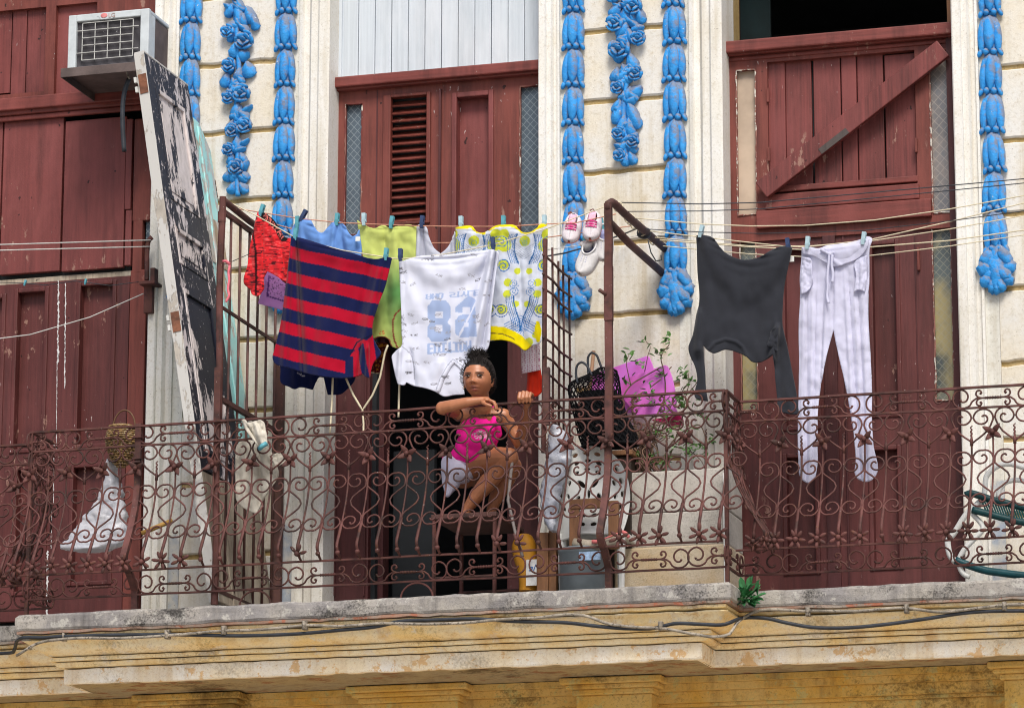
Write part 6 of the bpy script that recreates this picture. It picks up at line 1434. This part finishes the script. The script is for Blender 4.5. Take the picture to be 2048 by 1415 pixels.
for pts, Y in (([(1155, 766), (1152, 742), (1156, 728), (1163, 724), (1172, 729), (1180, 742), (1186, 752)], -.67), ([(1178, 764), (1176, 730), (1177, 712), (1183, 705), (1191, 708), (1199, 724), (1205, 742), (1209, 758)], -.54)):
    mb = MB(); mb.tube([P(x, y, Y) for x, y in smooth_poly(pts, 4, False, 170)], .0055, 6); mb.build('handle', M['wire_black'], NB_, smooth=True)
mb = MB(); mb.tube([P(1187.5, 702, -.3), P(1178, 790, -.34)], .0085, 8); tag(mb.build('broom_handle', m_simple('tan_wood_pole', (.3, .17, .1), .2, 10), None, smooth=True), 'tan wooden pole end rising behind the black net bag', 'pole')
# pink plastic sheets
pkm = NT('magenta_plastic_sheet'); pkm.b.inputs['Specular IOR Level'].default_value = .35; pkm.bump(pkm.noise(9, 3), .1, .004); M['pink'] = pkm.fin(pkm.mix(pkm.ramp(pkm.noise(4, 3), .35, .65), (.74, .12, .5), (.7, .2, .72)), .45)
C11 = (1000, 700, 3.931)
def board(name, label, pts, Y, mat, th=.012, slant=-.0006):
    q = smooth_poly(C(C11, pts), 5, True, 14); W_ = [P(x, y, Y+slant*(x-1280)) for x, y in q]
    mb = MB(); mb.prism(W_, (0, th, 0)); return tag(mb.build(name, mat, None, bevel=.002), label, 'board', 'pink plastic boards behind the net bag')
board('plastic_board', 'magenta plastic board, the rear one tilted to the left', [(700, 200), (1150, 45), (1172, 50), (1200, 120), (1230, 300), (1260, 480), (760, 500)], -.14, M['pink'])
board('plastic_board', 'magenta plastic board, the front one with a dark pink curled foot', [(905, 250), (1296, 115), (1318, 125), (1345, 190), (1372, 300), (1388, 410), (1372, 430), (1405, 510), (1080, 520), (940, 330)], -.19, M['pink'])
dp = m_simple('dark_pink_plastic', (.5, .015, .12), .15, 10, .45)
mb = MB(); mb.prism([P(x, y, -.2) for x, y in smooth_poly(C(C11, [(1190, 545), (1250, 535), (1330, 520), (1405, 490), (1424, 550), (1395, 585), (1320, 590), (1260, 560)]), 4, True, 60)], (0, .05, 0)); tag(mb.build('pink_basin', dp, None, bevel=.004), 'dark pink basin edge below the magenta boards', 'basin')
# planter and straggly plant
PLT = thing('planter', 'speckled concrete planter box on a tan base, right of the white lattice chair', 'planter', P(1345, 1165, -.3))
mb = MB(); a = rc(1238, 940, 1453, 1022, -.34); b = rc(1240, 1024, 1453, 1092, -.34)
mb.box(a[0], a[1], -.34, -.03, a[2], a[3]); mb.build('upper_block', M['concrete'], PLT, bevel=.006)
mb = MB(); mb.box(b[0]-.003, b[1]+.003, -.344, -.03, b[2], a[2]-.004); mb.build('lower_block', M['concrete'], PLT, bevel=.006)
mb = MB(); mb.box(b[0]-.02, b[1]+.01, -.37, -.03, ZS, b[2]-.003); mb.build('base_block', M['planterbase'], PLT, bevel=.008)
mb = MB(); bx(mb, 1447, 945, 1454, 1165, -.38, .02); mb.build('pipe_strip', M['white_plastic'], PLT)
SHR = thing('potted_shrub', 'straggly leggy shrub with few small leaves growing out of the concrete planter', 'plant', P(1300, 940, -.22))
tw = [([(1290, 945), (1275, 905), (1262, 870), (1250, 830), (1245, 800), (1262, 770), (1290, 752), (1322, 734)], .006), ([(1300, 945), (1285, 890), (1270, 850), (1268, 800), (1290, 780), (1320, 758), (1343, 733)], .006), ([(1322, 758), (1300, 775)], .004), ([(1310, 945), (1300, 880), (1310, 840), (1330, 790), (1326, 735), (1322, 715), (1328, 700), (1338, 690), (1337, 675)], .005), ([(1280, 778), (1290, 740), (1296, 710), (1300, 690), (1292, 683)], .003), ([(1262, 770), (1256, 745), (1253, 725), (1258, 708)], .003), ([(1320, 945), (1340, 890), (1370, 860), (1400, 850), (1410, 870), (1416, 890)], .005), ([(1330, 945), (1350, 880), (1366, 830), (1372, 790), (1378, 765), (1376, 745)], .004), ([(1295, 945), (1320, 850), (1350, 800), (1374, 770)], .004), ([(1372, 790), (1390, 770), (1400, 752)], .003), ([(1340, 890), (1385, 905), (1405, 925), (1412, 945)], .003), ([(1262, 870), (1240, 845), (1232, 830)], .003)]
for k in range(48):
    r2 = random.Random(k+40); x = 1285+r2.uniform(-25, 40); tw.append(([(x, 945), (x-12+r2.uniform(-20, 22), 900), (x-28+r2.uniform(-30, 50), 868+r2.uniform(-10, 15)), (x-45+r2.uniform(-30, 90), 846+r2.uniform(-14, 30))], .0035))
mb = MB()
for k, (pts, r) in enumerate(tw):
    q = smooth_poly(pts, 6, False, 170); Yk = -.24+.05*math.sin(k*2.1); W_ = [P(x, y, Yk-.02*math.sin(i*.3+k)) for i, (x, y) in enumerate(q)]; mb.tube(W_, [r*(1-.55*i/len(W_)) for i in range(len(W_))], 5)
mb.build('stems', M['twig'], SHR, smooth=True)
mb = MB(); r2 = random.Random(11)
def leaf(mb, p, l, w, d, n):
    d = Vector(d).normalized(); n = Vector(n); n = (n-d*n.dot(d)).normalized(); s = d.cross(n)
    mb.add([p, p+d*l*.35+s*w*.9+n*l*.08, p+d*l*.75+s*w*.7+n*l*.05, p+d*l-n*l*.1, p+d*l*.75-s*w*.7+n*l*.05, p+d*l*.35-s*w*.9+n*l*.08, p+d*l*.5-n*l*.06], [(0, 1, 6), (1, 2, 6), (2, 3, 6), (3, 4, 6), (4, 5, 6), (5, 0, 6)])
for (x, y, n, s) in ((1322, 706, 10, 12), (1336, 676, 5, 8), (1292, 684, 4, 8), (1258, 708, 6, 8), (1374, 758, 12, 13), (1372, 745, 6, 12), (1278, 724, 6, 9), (1300, 780, 7, 11), (1325, 748, 7, 11), (1250, 760, 5, 9), (1370, 795, 10, 16), (1365, 810, 12, 16), (1310, 800, 8, 12), (1345, 800, 9, 14), (1345, 862, 10, 14), (1372, 885, 8, 13), (1398, 895, 8, 13), (1412, 905, 6, 12), (1400, 832, 6, 12), (1310, 868, 8, 12), (1420, 880, 6, 9), (1330, 925, 10, 14), (1300, 920, 10, 14), (1275, 915, 8, 12), (1376, 905, 8, 12), (1270, 800, 6, 10), (1340, 824, 8, 12), (1385, 860, 6, 11)):
    for k in range(int(n*1.7)):
        c = P(x+r2.gauss(0, s*.6), y+r2.gauss(0, s*.5), -.25+r2.uniform(-.06, .05))
        leaf(mb, c, r2.uniform(.02, .038), r2.uniform(.006, .0115), (r2.uniform(-1, 1), r2.uniform(-.8, .3), r2.uniform(-.5, .7)), (r2.uniform(-.4, .4), -.5, 1))
mb.build('leaves', M['leaf'], SHR)
# folding strap chair at the right
FC = thing('folding_chair', 'folding chair of white tubes with dark green straps at the right edge behind the railing', 'chair', P(1960, 1150, -.45))
C5 = (1860, 920, 5.66)
def ftube(nm, pts, Y, r, mat, n=10):
    q = smooth_poly(C(C5, pts), 5, False, 170); mb = MB(); mb.tube([P(x, y, Y if not callable(Y) else Y(i/len(q))) for i, (x, y) in enumerate(q)], r, n); return mb.build(nm, mat, FC, smooth=True)
ftube('tube_frame', [(1200, 110), (1060, 80), (900, 40), (790, 55), (700, 110), (640, 180), (625, 300), (600, 440), (480, 600)], -.40, .0125, M['white_plastic'])
ftube('tube_frame', [(600, 440), (420, 600), (250, 850), (205, 900), (205, 980), (230, 1080), (290, 1150)], -.42, .0135, M['white_plastic'])
ftube('tube_frame', [(480, 600), (600, 770), (500, 890), (380, 1020), (330, 1120), (340, 1220), (400, 1300), (450, 1318)], -.46, .0115, M['white_plastic'])
ftube('back_hoop', [(770, 420), (790, 330), (860, 250), (960, 225), (1100, 240), (1250, 270)], -.36, .011, M['white_plastic'])
ftube('arm_pad', [(400, 395), (450, 375), (560, 400), (700, 445), (850, 480), (1000, 520), (1150, 560)], -.44, .016, m_simple('dark_green_vinyl', (.008, .045, .05), .2, 20, .4))
ftube('seat_bar', [(480, 560), (600, 590), (750, 630), (900, 670), (1150, 720)], -.48, .016, m_simple('dark_green_vinyl_cover', (.008, .05, .055), .2, 20, .4))
ftube('foot_bar', [(290, 1130), (450, 1190), (650, 1250), (800, 1270), (950, 1290), (1150, 1310)], -.47, .017, m_simple('teal_green_vinyl', (.01, .07, .085), .2, 20, .4))
mb = MB()
for k in range(16):
    x = 620+k*30; mb.tube([P(*C(C5, [(x-40, 440+k*7)])[0], -.44), P(*C(C5, [(x+10, 560+k*8)])[0], -.47), P(*C(C5, [(x+40, 620+k*8)])[0], -.48)], .0042, 5)
mb.build('strap_webbing', m_simple('green_cord_webbing', (.01, .06, .06), .2, 20, .5), FC, smooth=True)
# weed on the ledge
WD_ = thing('weed', 'small green weed sprouting from the corner of the balcony slab', 'plant', P(1478, 1205, -.70))
mb = MB(); lv = MB(); r2 = random.Random(5)
for (x, y) in ((1492, 1184), (1506, 1186), (1474, 1200), (1488, 1202), (1500, 1205), (1500, 1172), (1512, 1180), (1478, 1188), (1486, 1176), (1468, 1195), (1494, 1192), (1516, 1192), (1505, 1200)):
    a = P(1479, 1206, -.70); b = P(x, y, -.74+r2.uniform(-.04, .03)); mb.tube([a, (a+b)/2+Vector((0, -.01, .012)), b], .0025, 5)
    for k in range(5):
        d = (b-a).normalized()+Vector((r2.uniform(-.9, .9), r2.uniform(-.6, .3), r2.uniform(-.5, .6))); leaf(lv, b-(b-a)*.12*k, r2.uniform(.036, .06), r2.uniform(.012, .018), d, (r2.uniform(-.3, .3), -.6, 1))
mb.build('stems', M['leafd'], WD_); lv.build('leaves', M['leafd'], WD_)
# cables along the cornice
def cabl(label, pts, mat, r, off=0.0):
    q = smooth_poly(pts, 10, False, 170); W_ = []
    for i, (x, y) in enumerate(q):
        s = 1/(1+math.exp(-(x-1476)/5.0)); s0 = 1/(1+math.exp((x-31)/4.0)); W_.append(P(x, y, (YC+.012-off)+.255*max(s, s0)))
    return tag(MB().tube(W_, r, 7).build('cable', M[mat], None, smooth=True), label, 'cable', 'cables along the cornice')
cabl('black cable clipped along the balcony cornice', [(-60, 1306), (10, 1305), (27, 1303), (33, 1282), (90, 1274), (180, 1270), (335, 1268), (500, 1270), (600, 1266), (680, 1259), (758, 1251), (797, 1242), (861, 1239), (964, 1237), (1020, 1241), (1142, 1245), (1193, 1251), (1258, 1256), (1309, 1255), (1348, 1246), (1400, 1247), (1451, 1247), (1477, 1237), (1527, 1235), (1575, 1245), (1620, 1253), (1674, 1255), (1768, 1248), (1848, 1237), (1928, 1225), (2100, 1220)], 'wire_black', .0085)
cabl('dirty pale cable clipped along the balcony cornice', [(34, 1310), (77, 1285), (129, 1277), (250, 1275), (361, 1268), (438, 1261), (520, 1258), (564, 1254), (608, 1250), (680, 1251), (758, 1246), (850, 1247), (938, 1244), (1000, 1238), (1077, 1234), (1142, 1228), (1168, 1230), (1219, 1247), (1258, 1252), (1335, 1257), (1387, 1267), (1438, 1272), (1459, 1267), (1472, 1247), (1500, 1227), (1612, 1221), (1714, 1221), (1808, 1215), (1888, 1223), (1941, 1217), (2008, 1209), (2100, 1206)], 'cable_grey', .0068, .010)
for k, (x, y, yy, wh) in enumerate(((127, 1272, -.90, 'near the left corner'), (333, 1267, -.915, 'left of the barred screen'), (446, 1259, -.925, 'under the barred screen'), (608, 1249, -.925, 'left of the open doorway'), (1320, 1250, -.925, 'below the concrete planter'), (1615, 1222, -.665, 'below the white trousers'), (1812, 1216, -.665, 'below the right door jamb'), (2008, 1211, -.665, 'at the far right'))):
    mb = MB(); bx(mb, x-4.5, y-9, x+4.5, y+9, yy, .03); mb.tube([P(x, y-7, yy-.004), P(x, y, yy-.010), P(x, y+7, yy-.004)], .008, 6); tag(mb.build('cable_clip', M['cable_grey'], None, bevel=.002), 'pale cable clip on the cornice '+wh, 'cable clip', 'clips holding the cables')
# ------------------------------------------------------------------ the girl
GIRL = thing('person', 'girl in a hot pink tank top crouching behind the railing, chin on her forearm', 'person', P(950, 1035, -.6))
def chain(mb, pts, n=14):
    """pts: (Vector, radius): tapered limb with round joints"""
    for (a, ra), (b, rb) in zip(pts[:-1], pts[1:]):
        k = max(3, int((b-a).length/.012)); mb.tube([a.lerp(b, i/k) for i in range(k+1)], [ra+(rb-ra)*i/k for i in range(k+1)], n)
    for a, r in pts: mb.ell(a, (r, r, r), None, n, 10)
def remesh(name, mb, vox, mat, parent, colfn=None, smooth=6, fac=.5):
    o = mb.build('tmp', mat, None); md = o.modifiers.new('r', 'REMESH'); md.mode = 'VOXEL'; md.voxel_size = vox
    sm = o.modifiers.new('s', 'SMOOTH'); sm.factor = fac; sm.iterations = smooth
    dg = bpy.context.evaluated_depsgraph_get(); dg.update(); me = bpy.data.meshes.new_from_object(o.evaluated_get(dg)); bpy.data.objects.remove(o)
    off = parent_world(parent); n = len(me.vertices); co = np.empty(n*3, np.float32); me.vertices.foreach_get('co', co); co = co.reshape(-1, 3)
    if colfn is not None:
        cc = np.ones((n, 4), np.float32); cc[:, :3] = colfn(co.astype(float)); a = me.color_attributes.new('Col', 'FLOAT_COLOR', 'POINT'); a.data.foreach_set('color', cc.ravel())
    me.vertices.foreach_set('co', (co-np.array(off)).astype(np.float32).ravel())
    me.materials.clear(); me.materials.append(mat); me.polygons.foreach_set('use_smooth', [True]*len(me.polygons)); me.update()
    ob = bpy.data.objects.new(name, me); col.objects.link(ob); ob.parent = parent; return ob
HC = P(957.5, 756.5, -.80); hf = Vector((-.02, -1, -.03)).normalized(); hu = Vector((.03, -.03, 1)); hu = (hu-hf*hu.dot(hf)).normalized(); hr = hf.cross(hu).normalized()   # hr = towards viewer's right
HM = Matrix((hr, hf, hu)).transposed()
HW, HD, HH = .068, .080, .091
g2 = lambda x, z, cx, cz, sx, sz: math.exp(-((x-cx)/sx)**2-((z-cz)/sz)**2)
def headfn(p, d):
    x, y, z = d.x*HW, d.y*HD, d.z*HH
    if z < 0: k = 1-.24*(z/HH)**2-.02*abs(z/HH); x *= k; y *= (1-.10*(z/HH)**2) if y > 0 else (1-.35*(z/HH)**2)
    if d.y > .05:
        f = min(1, (d.y-.05)/.3); a = abs(x)
        y += f*(-.0075*g2(a, z, .0285, -.001, .014, .009)+.004*g2(a, z, .026, .015, .018, .006)+.0055*g2(x, z, 0, -.006, .006, .018)+.021*g2(x, z, 0, -.027, .009, .0095)+.011*g2(a, z, .0115, -.030, .0062, .006)
              + .0055*g2(a, z, .034, -.030, .018, .016)+.011*g2(x, z, 0, -.0500, .017, .0045)+.012*g2(x, z, 0, -.0600, .015, .0048)-.007*g2(x, z, 0, -.0552, .018, .0022)+.006*g2(x, z, 0, -.079, .016, .010)-.003*g2(x, z, 0, -.069, .015, .004)+.003*g2(x, z, 0, .05, .04, .03))
    return Vector((x, y, z))
body = MB(); body.ell(HC, (HW, HD, HH), HM, 72, 60, fn=headfn)
for s in (1, -1):
    body.ell(HC+HM @ Vector((s*.066, -.008, -.012)), (.0055, .015, .0225), HM @ Matrix.Rotation(.12, 3, 'X') @ Matrix.Rotation(-.35*s, 3, 'Z'), 14, 10)
    body.ell(HC+HM @ Vector((s*.064, -.002, -.032)), (.006, .008, .008), None, 10, 8)
g = lambda x, y, Y, r: (P(x, y, Y), r)
chain(body, [(HC+HM @ Vector((0, -.018, -.055)), .040), g(964, 815, -.735, .038), g(964, 838, -.68, .05)])
chain(body, [g(962, 842, -.67, .066), g(958, 872, -.62, .068), g(948, 902, -.57, .066), g(928, 942, -.52, .078)], 20)
chain(body, [g(916, 824, -.70, .036), g(962, 832, -.69, .048), g(1006, 832, -.68, .036)])
chain(body, [g(914, 821, -.705, .036), g(897, 818, -.78, .032), g(884, 816, -.868, .029)])
chain(body, [g(884, 815, -.868, .0285), g(905, 811, -.885, .028), g(935, 804, -.893, .023), g(962, 800, -.888, .0165)])
chain(body, [g(962, 800, -.888, .0165), g(974, 800, -.884, .016)]); 
body.ell(P(975, 801, -.88), (.021, .03, .012), Matrix.Rotation(.15, 3, 'Y'), 14, 10)
for k, (yy, l) in enumerate(((-.906, .9), (-.890, 1.05), (-.875, 1.0), (-.861, .85))):
    a = P(980, 800.5+k*.3, yy); chain(body, [(a, .0078), (a+Vector((.018*l, -.001, -.007)), .0072), (a+Vector((.028*l, -.002, -.024)), .0066), (a+Vector((.031*l, -.001, -.040)), .0058)], 8)
chain(body, [g(966, 805, -.905, .009), g(974, 809, -.917, .008), g(982, 811, -.915, .0065)], 8)
chain(body, [g(1007, 832, -.68, .035), g(1024, 858, -.65, .030), g(1040, 886, -.64, .0285)])
chain(body, [g(1040, 886, -.64, .029), g(1047, 858, -.70, .027), g(1053, 826, -.785, .019), g(1055, 812, -.815, .0175)])
ph = P(1054, 801, -.83); body.ell(ph, (.030, .018, .020), None, 14, 10)
hz = ZS+VH+.004
for k in range(4):
    x = P(1042+k*7.2, 800, -.85).x; dz = (.004, .008, .006, 0)[k]
    chain(body, [(Vector((x, -.838, hz+.030+dz)), .0085), (Vector((x-.001, -.868, hz+.031+dz)), .0085), (Vector((x-.002, -.879, hz+.012)), .0076), (Vector((x-.002, -.868, hz-.006)), .0066)], 8)
chain(body, [(Vector((P(1037, 806, -.84).x, -.835, hz+.012)), .009), (Vector((P(1038, 800, -.86).x, -.866, hz+.014)), .0082), (Vector((P(1045, 802, -.87).x, -.880, hz+.006)), .007)], 8)
body.ell(P(958, 856, -.65), (.092, .064, .08), None, 24, 16); body.ell(P(948, 895, -.60), (.09, .064, .08), None, 24, 16)
chain(body, [g(926, 938, -.54, .068), g(960, 920, -.60, .060), g(1000, 914, -.66, .047), g(1018, 914, -.68, .044)])
chain(body, [g(1018, 915, -.68, .044), g(1002, 935, -.655, .040), g(975, 965, -.635, .041), g(950, 995, -.635, .032), g(934, 1018, -.635, .022), g(930, 1028, -.635, .022)])
chain(body, [g(930, 1030, -.63, .021), g(922, 1033, -.68, .020), g(916, 1036, -.725, .016)])
for k in range(5):
    c = P(909+k*4.2, 1036.5, -.74); body.ell(c+Vector((0, .006*abs(k-3), 0)), (.0075, .012, .007), None, 8, 6)
chain(body, [g(952, 945, -.46, .066), g(990, 930, -.50, .055), g(1024, 932, -.54, .045), g(1010, 960, -.53, .043), g(992, 995, -.52, .033), g(982, 1022, -.52, .022), g(978, 1034, -.56, .019), g(974, 1036, -.61, .015)])
SK = np.array((.41, .158, .073))
Hinv = np.array(HM.transposed())
def skin(co):
    q = (co-np.array(HC))@Hinv.T; c = np.tile(SK, (len(co), 1)); x, y, z = q[:, 0], q[:, 1], q[:, 2]; a = np.abs(x)
    G = lambda X, Z, cx, cz, sx, sz: np.exp(-((X-cx)/sx)**2-((Z-cz)/sz)**2)
    fr = (y > .02) & (np.hypot(x, z) < .12)
    def bl(m, k, colr): c[:] = c*(1-(m*k*fr)[:, None])+np.array(colr)*(m*k*fr)[:, None]
    bl(G(a, z, .036, -.028, .018, .014), .35, (.42, .15, .085)); bl(G(x, z, 0, -.0495, .018, .0045), .9, (.24, .07, .058)); bl(G(x, z, 0, -.0605, .015, .0050), .95, (.46, .16, .13)); bl(G(x, z, 0, -.0552, .019, .0024), .97, (.05, .015, .013))
    bl(G(a, z, .0068, -.0345, .0036, .0025), .95, (.05, .018, .012)); bl(G(x, z, 0, -.024, .006, .006), .35, (.48, .22, .13)); bl(G(a, z, .0285, .0035, .015, .003), .8, (.06, .025, .018)); bl(G(a, z, .028, -.002, .018, .010), .35, (.17, .06, .035))
    br = np.exp(-((z-(.0120+.10*(a-.016)-2.6*(a-.022)**2))/.0036)**2)*((a > .010) & (a < .045)); bl(br, .92, (.02, .012, .01))
    nzv = np.array([mnoise.noise(Vector(p)*40) for p in co]); c *= (1+.09*nzv)[:, None]
    return c
remesh('body', body, .0027, m_attr('brown_skin', .42, .5, .08, 240), GIRL, skin, 4, .4)
# eyes
for s in (-1, 1):
    mb = MB(); c = HC+HM @ Vector((s*.0285, HD*.918, -.0015)); cols = []
    nu, nv = 20, 14
    for j in range(nv+1):
        th = math.pi*j/nv
        for i in range(nu):
            ph_ = 2*math.pi*i/nu; d = Vector((math.sin(th)*math.cos(ph_), math.sin(th)*math.sin(ph_), math.cos(th)))
            ix, iz = d.x*.0125+.0034, d.z*.0048-.0002; r = math.hypot(ix, iz)
            cols.append((.008, .005, .004) if r < .0060 else (.34, .27, .24)) 
    mb.ell(c, (.0118, .0080, .0036), HM @ Matrix.Rotation(-.22*s, 3, 'Z'), nu, nv, colr=cols); mb.build('eye', m_attr('eyeball', .15, .5, .0), GIRL, smooth=True)
    mb = MB(); mb.tube([HC+HM @ Vector((s*(.0285+.0135*t), HD*.93+.0055-.0045*t*t-.002*(t*s if False else abs(t)), .0030-.0032*t*t)) for t in np.linspace(-1, 1, 11)], .0021, 6); mb.build('eyelashes', m_simple('dark_lash', (.015, .01, .008)), GIRL, smooth=True)
# hair
hm = m_simple('black_brown_hair', (.016, .012, .011), .4, 60, .75, .6, .25)
mb = MB()
def thr(b): return float(np.interp(b, [-1, -.25, .1, .3, .55, .8, 1], [-.72, -.62, -.34, .02, .42, .57, .6]))
NU, NV = 64, 44; vv = []
for j in range(NV+1):
    th = math.pi*j/NV
    for i in range(NU):
        ph_ = 2*math.pi*i/NU; d = Vector((math.sin(th)*math.cos(ph_), math.sin(th)*math.sin(ph_), math.cos(th)))
        p = headfn(None, d); t = d.z-thr(d.y); th_ = min(1, max(0, t*4)); n_ = mnoise.noise(d*9)+.6*mnoise.noise(d*24)
        k = 1+.0+th_*(.06+.04*n_)+(.05 if d.y < 0 else 0)*th_; p = Vector((p.x*k, p.y*k, p.z*(k+.02*th_))); vv.append((HC+HM @ p, t))
fc = [(j*NU+i, (j+1)*NU+i, (j+1)*NU+(i+1) % NU, j*NU+(i+1) % NU) for j in range(NV) for i in range(NU)]
fc = [f for f in fc if sum(vv[q][1] for q in f)/4 > -.03]
mb.add([v for v, _ in vv], fc)
pc = HC+HM @ Vector((.016, -.012, .104))
mb.ell(pc, (.033, .033, .025), HM, 26, 18, fn=lambda p, d: p*(1+.28*mnoise.noise(d*5)+.14*mnoise.noise(d*14)))
hair = mb.build('hair', hm, GIRL, smooth=True)
mb = MB(); r2 = random.Random(21)
for k in range(420):
    d = Vector((r2.gauss(0, 1), r2.gauss(0, 1), r2.gauss(.35, .8))).normalized(); s0 = pc+HM @ Vector((d.x*.029, d.y*.029, d.z*.021)); L = r2.uniform(.008, .034); pts = []
    ax = Vector((r2.gauss(0, 1), r2.gauss(0, 1), r2.gauss(0, 1)))
    for i in range(6): t = i/5; pts.append(s0+HM @ d*(L*t)+ax*(.0035*math.sin(t*7+k)))
    mb.tube(pts, [.0011, .0011, .001, .0009, .0008, .0005], 3)
for k in range(320):
    a = r2.uniform(-1, 1)*2.6; b = math.cos(a); c_ = thr(b)+r2.uniform(.0, .25); rr = math.sqrt(max(0.05, 1-min(.95, c_*c_))); d = Vector((math.sin(a)*rr, b*rr, c_)).normalized(); p = headfn(None, d)*1.045; s0 = HC+HM @ p; dr = HM @ (d+Vector((0, -.6, .7))).normalized()
    mb.tube([s0, s0+dr*.010+HM @ d*.003, s0+dr*.02+HM @ d*r2.uniform(-.004, .004)], .0008, 3)
mb.build('hair_wisps', hm, GIRL)
gold = m_simple('gold_hoop', (.75, .5, .2), .1, 20, .25, 0, .5, 1.0); 
for dx, dz, rr in ((.071, -.038, .0065), (.073, -.008, .0045)):
    mb = MB(); c = HC+HM @ Vector((dx, -.004, dz)); mb.tube([c+HM @ Vector((rr*.5*math.cos(t), rr*math.cos(t)*.5, rr*math.sin(t))) for t in np.linspace(0, 2*math.pi, 15)[:-1]], .0014, 6, closed=True); mb.build('earring', gold, GIRL, smooth=True)
# tank top
tk = MB(); chain(tk, [g(961, 850, -.67, .074), g(957, 874, -.622, .078), g(949, 900, -.575, .078), g(938, 918, -.55, .082)], 22)
tk.ell(P(958, 872, -.648), (.094, .072, .08), None, 26, 18); tk.ell(P(952, 894, -.615), (.098, .074, .085), None, 26, 18); tk.ell(P(944, 912, -.58), (.112, .078, .05), None, 26, 18)
tk.ell(P(912, 915, -.575), (.065, .06, .05), None, 18, 12); tk.ell(P(942, 918, -.575), (.085, .075, .045), None, 18, 12)
for pts in ([g(934, 815, -.675, .012), g(936, 828, -.715, .012), g(942, 842, -.722, .014), g(946, 856, -.712, .018)], [g(986, 816, -.672, .011), g(989, 828, -.708, .012), g(988, 842, -.715, .014), g(983, 858, -.708, .018)], [g(938, 836, -.715, .014), g(929, 850, -.70, .016), g(920, 864, -.68, .018)], [g(989, 838, -.712, .012), g(996, 852, -.69, .014), g(998, 868, -.665, .016)]): chain(tk, pts, 10)
PK = np.array((.95, .018, .34))
def tank_col(co):
    c = np.tile(PK, (len(co), 1)); pxs = np.array([proj(Vector(p)) for p in co]); x, y = pxs[:, 0], pxs[:, 1]
    n = np.array([mnoise.noise(Vector((a*.22, b*.3, 0))) for a, b in pxs])
    scr = inside(np.array([(944, 868), (956, 860), (972, 862), (988, 872), (986, 880), (968, 876), (952, 878)]), pxs) & (np.abs(n) < .22) & (co[:, 1] < -.6); c[scr] = (.75, .6, .7)
    scr2 = inside(np.array([(978, 872), (990, 868), (992, 884), (982, 890)]), pxs) & (np.abs(n) < .25); c[scr2] = (.4, .02, .2)
    return c
tc = m_attr('hot_pink_jersey', .85, .15, .3, 60); remesh('tank_top', tk, .0042, tc, GIRL, tank_col, 5)
sh = MB(); chain(sh, [g(908, 928, -.585, .060), g(915, 940, -.58, .064), g(924, 940, -.59, .062)], 18); chain(sh, [g(906, 940, -.60, .056), g(902, 964, -.60, .042), g(895, 988, -.62, .014)], 16)
remesh('shorts', sh, .0045, M['c_white'], GIRL, None, 5)
# ------------------------------------------------------------------ ground, sky, light
g = MB(); g.add([(-120, -120, 0), (120, -120, 0), (120, 120, 0), (-120, 120, 0)], [(0, 1, 2, 3)]); tag(g.build('ground', M['ground']), None, None, None, 'structure')
w = bpy.data.worlds.new('World'); scene.world = w; w.use_nodes = True
nt = w.node_tree; bgn = nt.nodes.get('Background') or nt.nodes.new('ShaderNodeBackground')
sky = nt.nodes.new('ShaderNodeTexSky'); sky.sky_type = 'NISHITA'; sky.sun_disc = False
EL, AZ = 50.0, 158.0
sky.sun_elevation = R(EL); sky.sun_rotation = R(AZ); sky.air_density = 1.0; sky.dust_density = 3.0; sky.ozone_density = 1.0
nt.links.new(sky.outputs[0], bgn.inputs[0]); bgn.inputs[1].default_value = 0.10
sd = bpy.data.lights.new('sun', 'SUN'); sd.energy = 2.4; sd.angle = R(22); sd.color = (1.0, 0.955, 0.88)
so = bpy.data.objects.new('sun', sd); col.objects.link(so)
sv = Vector((math.sin(R(AZ))*math.cos(R(EL)), math.cos(R(AZ))*math.cos(R(EL)), math.sin(R(EL))))
so.rotation_euler = sv.to_track_quat('Z', 'Y').to_euler(); so.location = (0, -10, 20)
scene.view_settings.view_transform = 'Standard'; scene.view_settings.look = 'None'; scene.view_settings.exposure = 0.5; scene.view_settings.gamma = 1.0
scene.cycles.max_bounces = 8
scene.cycles.filter_width = 1.1
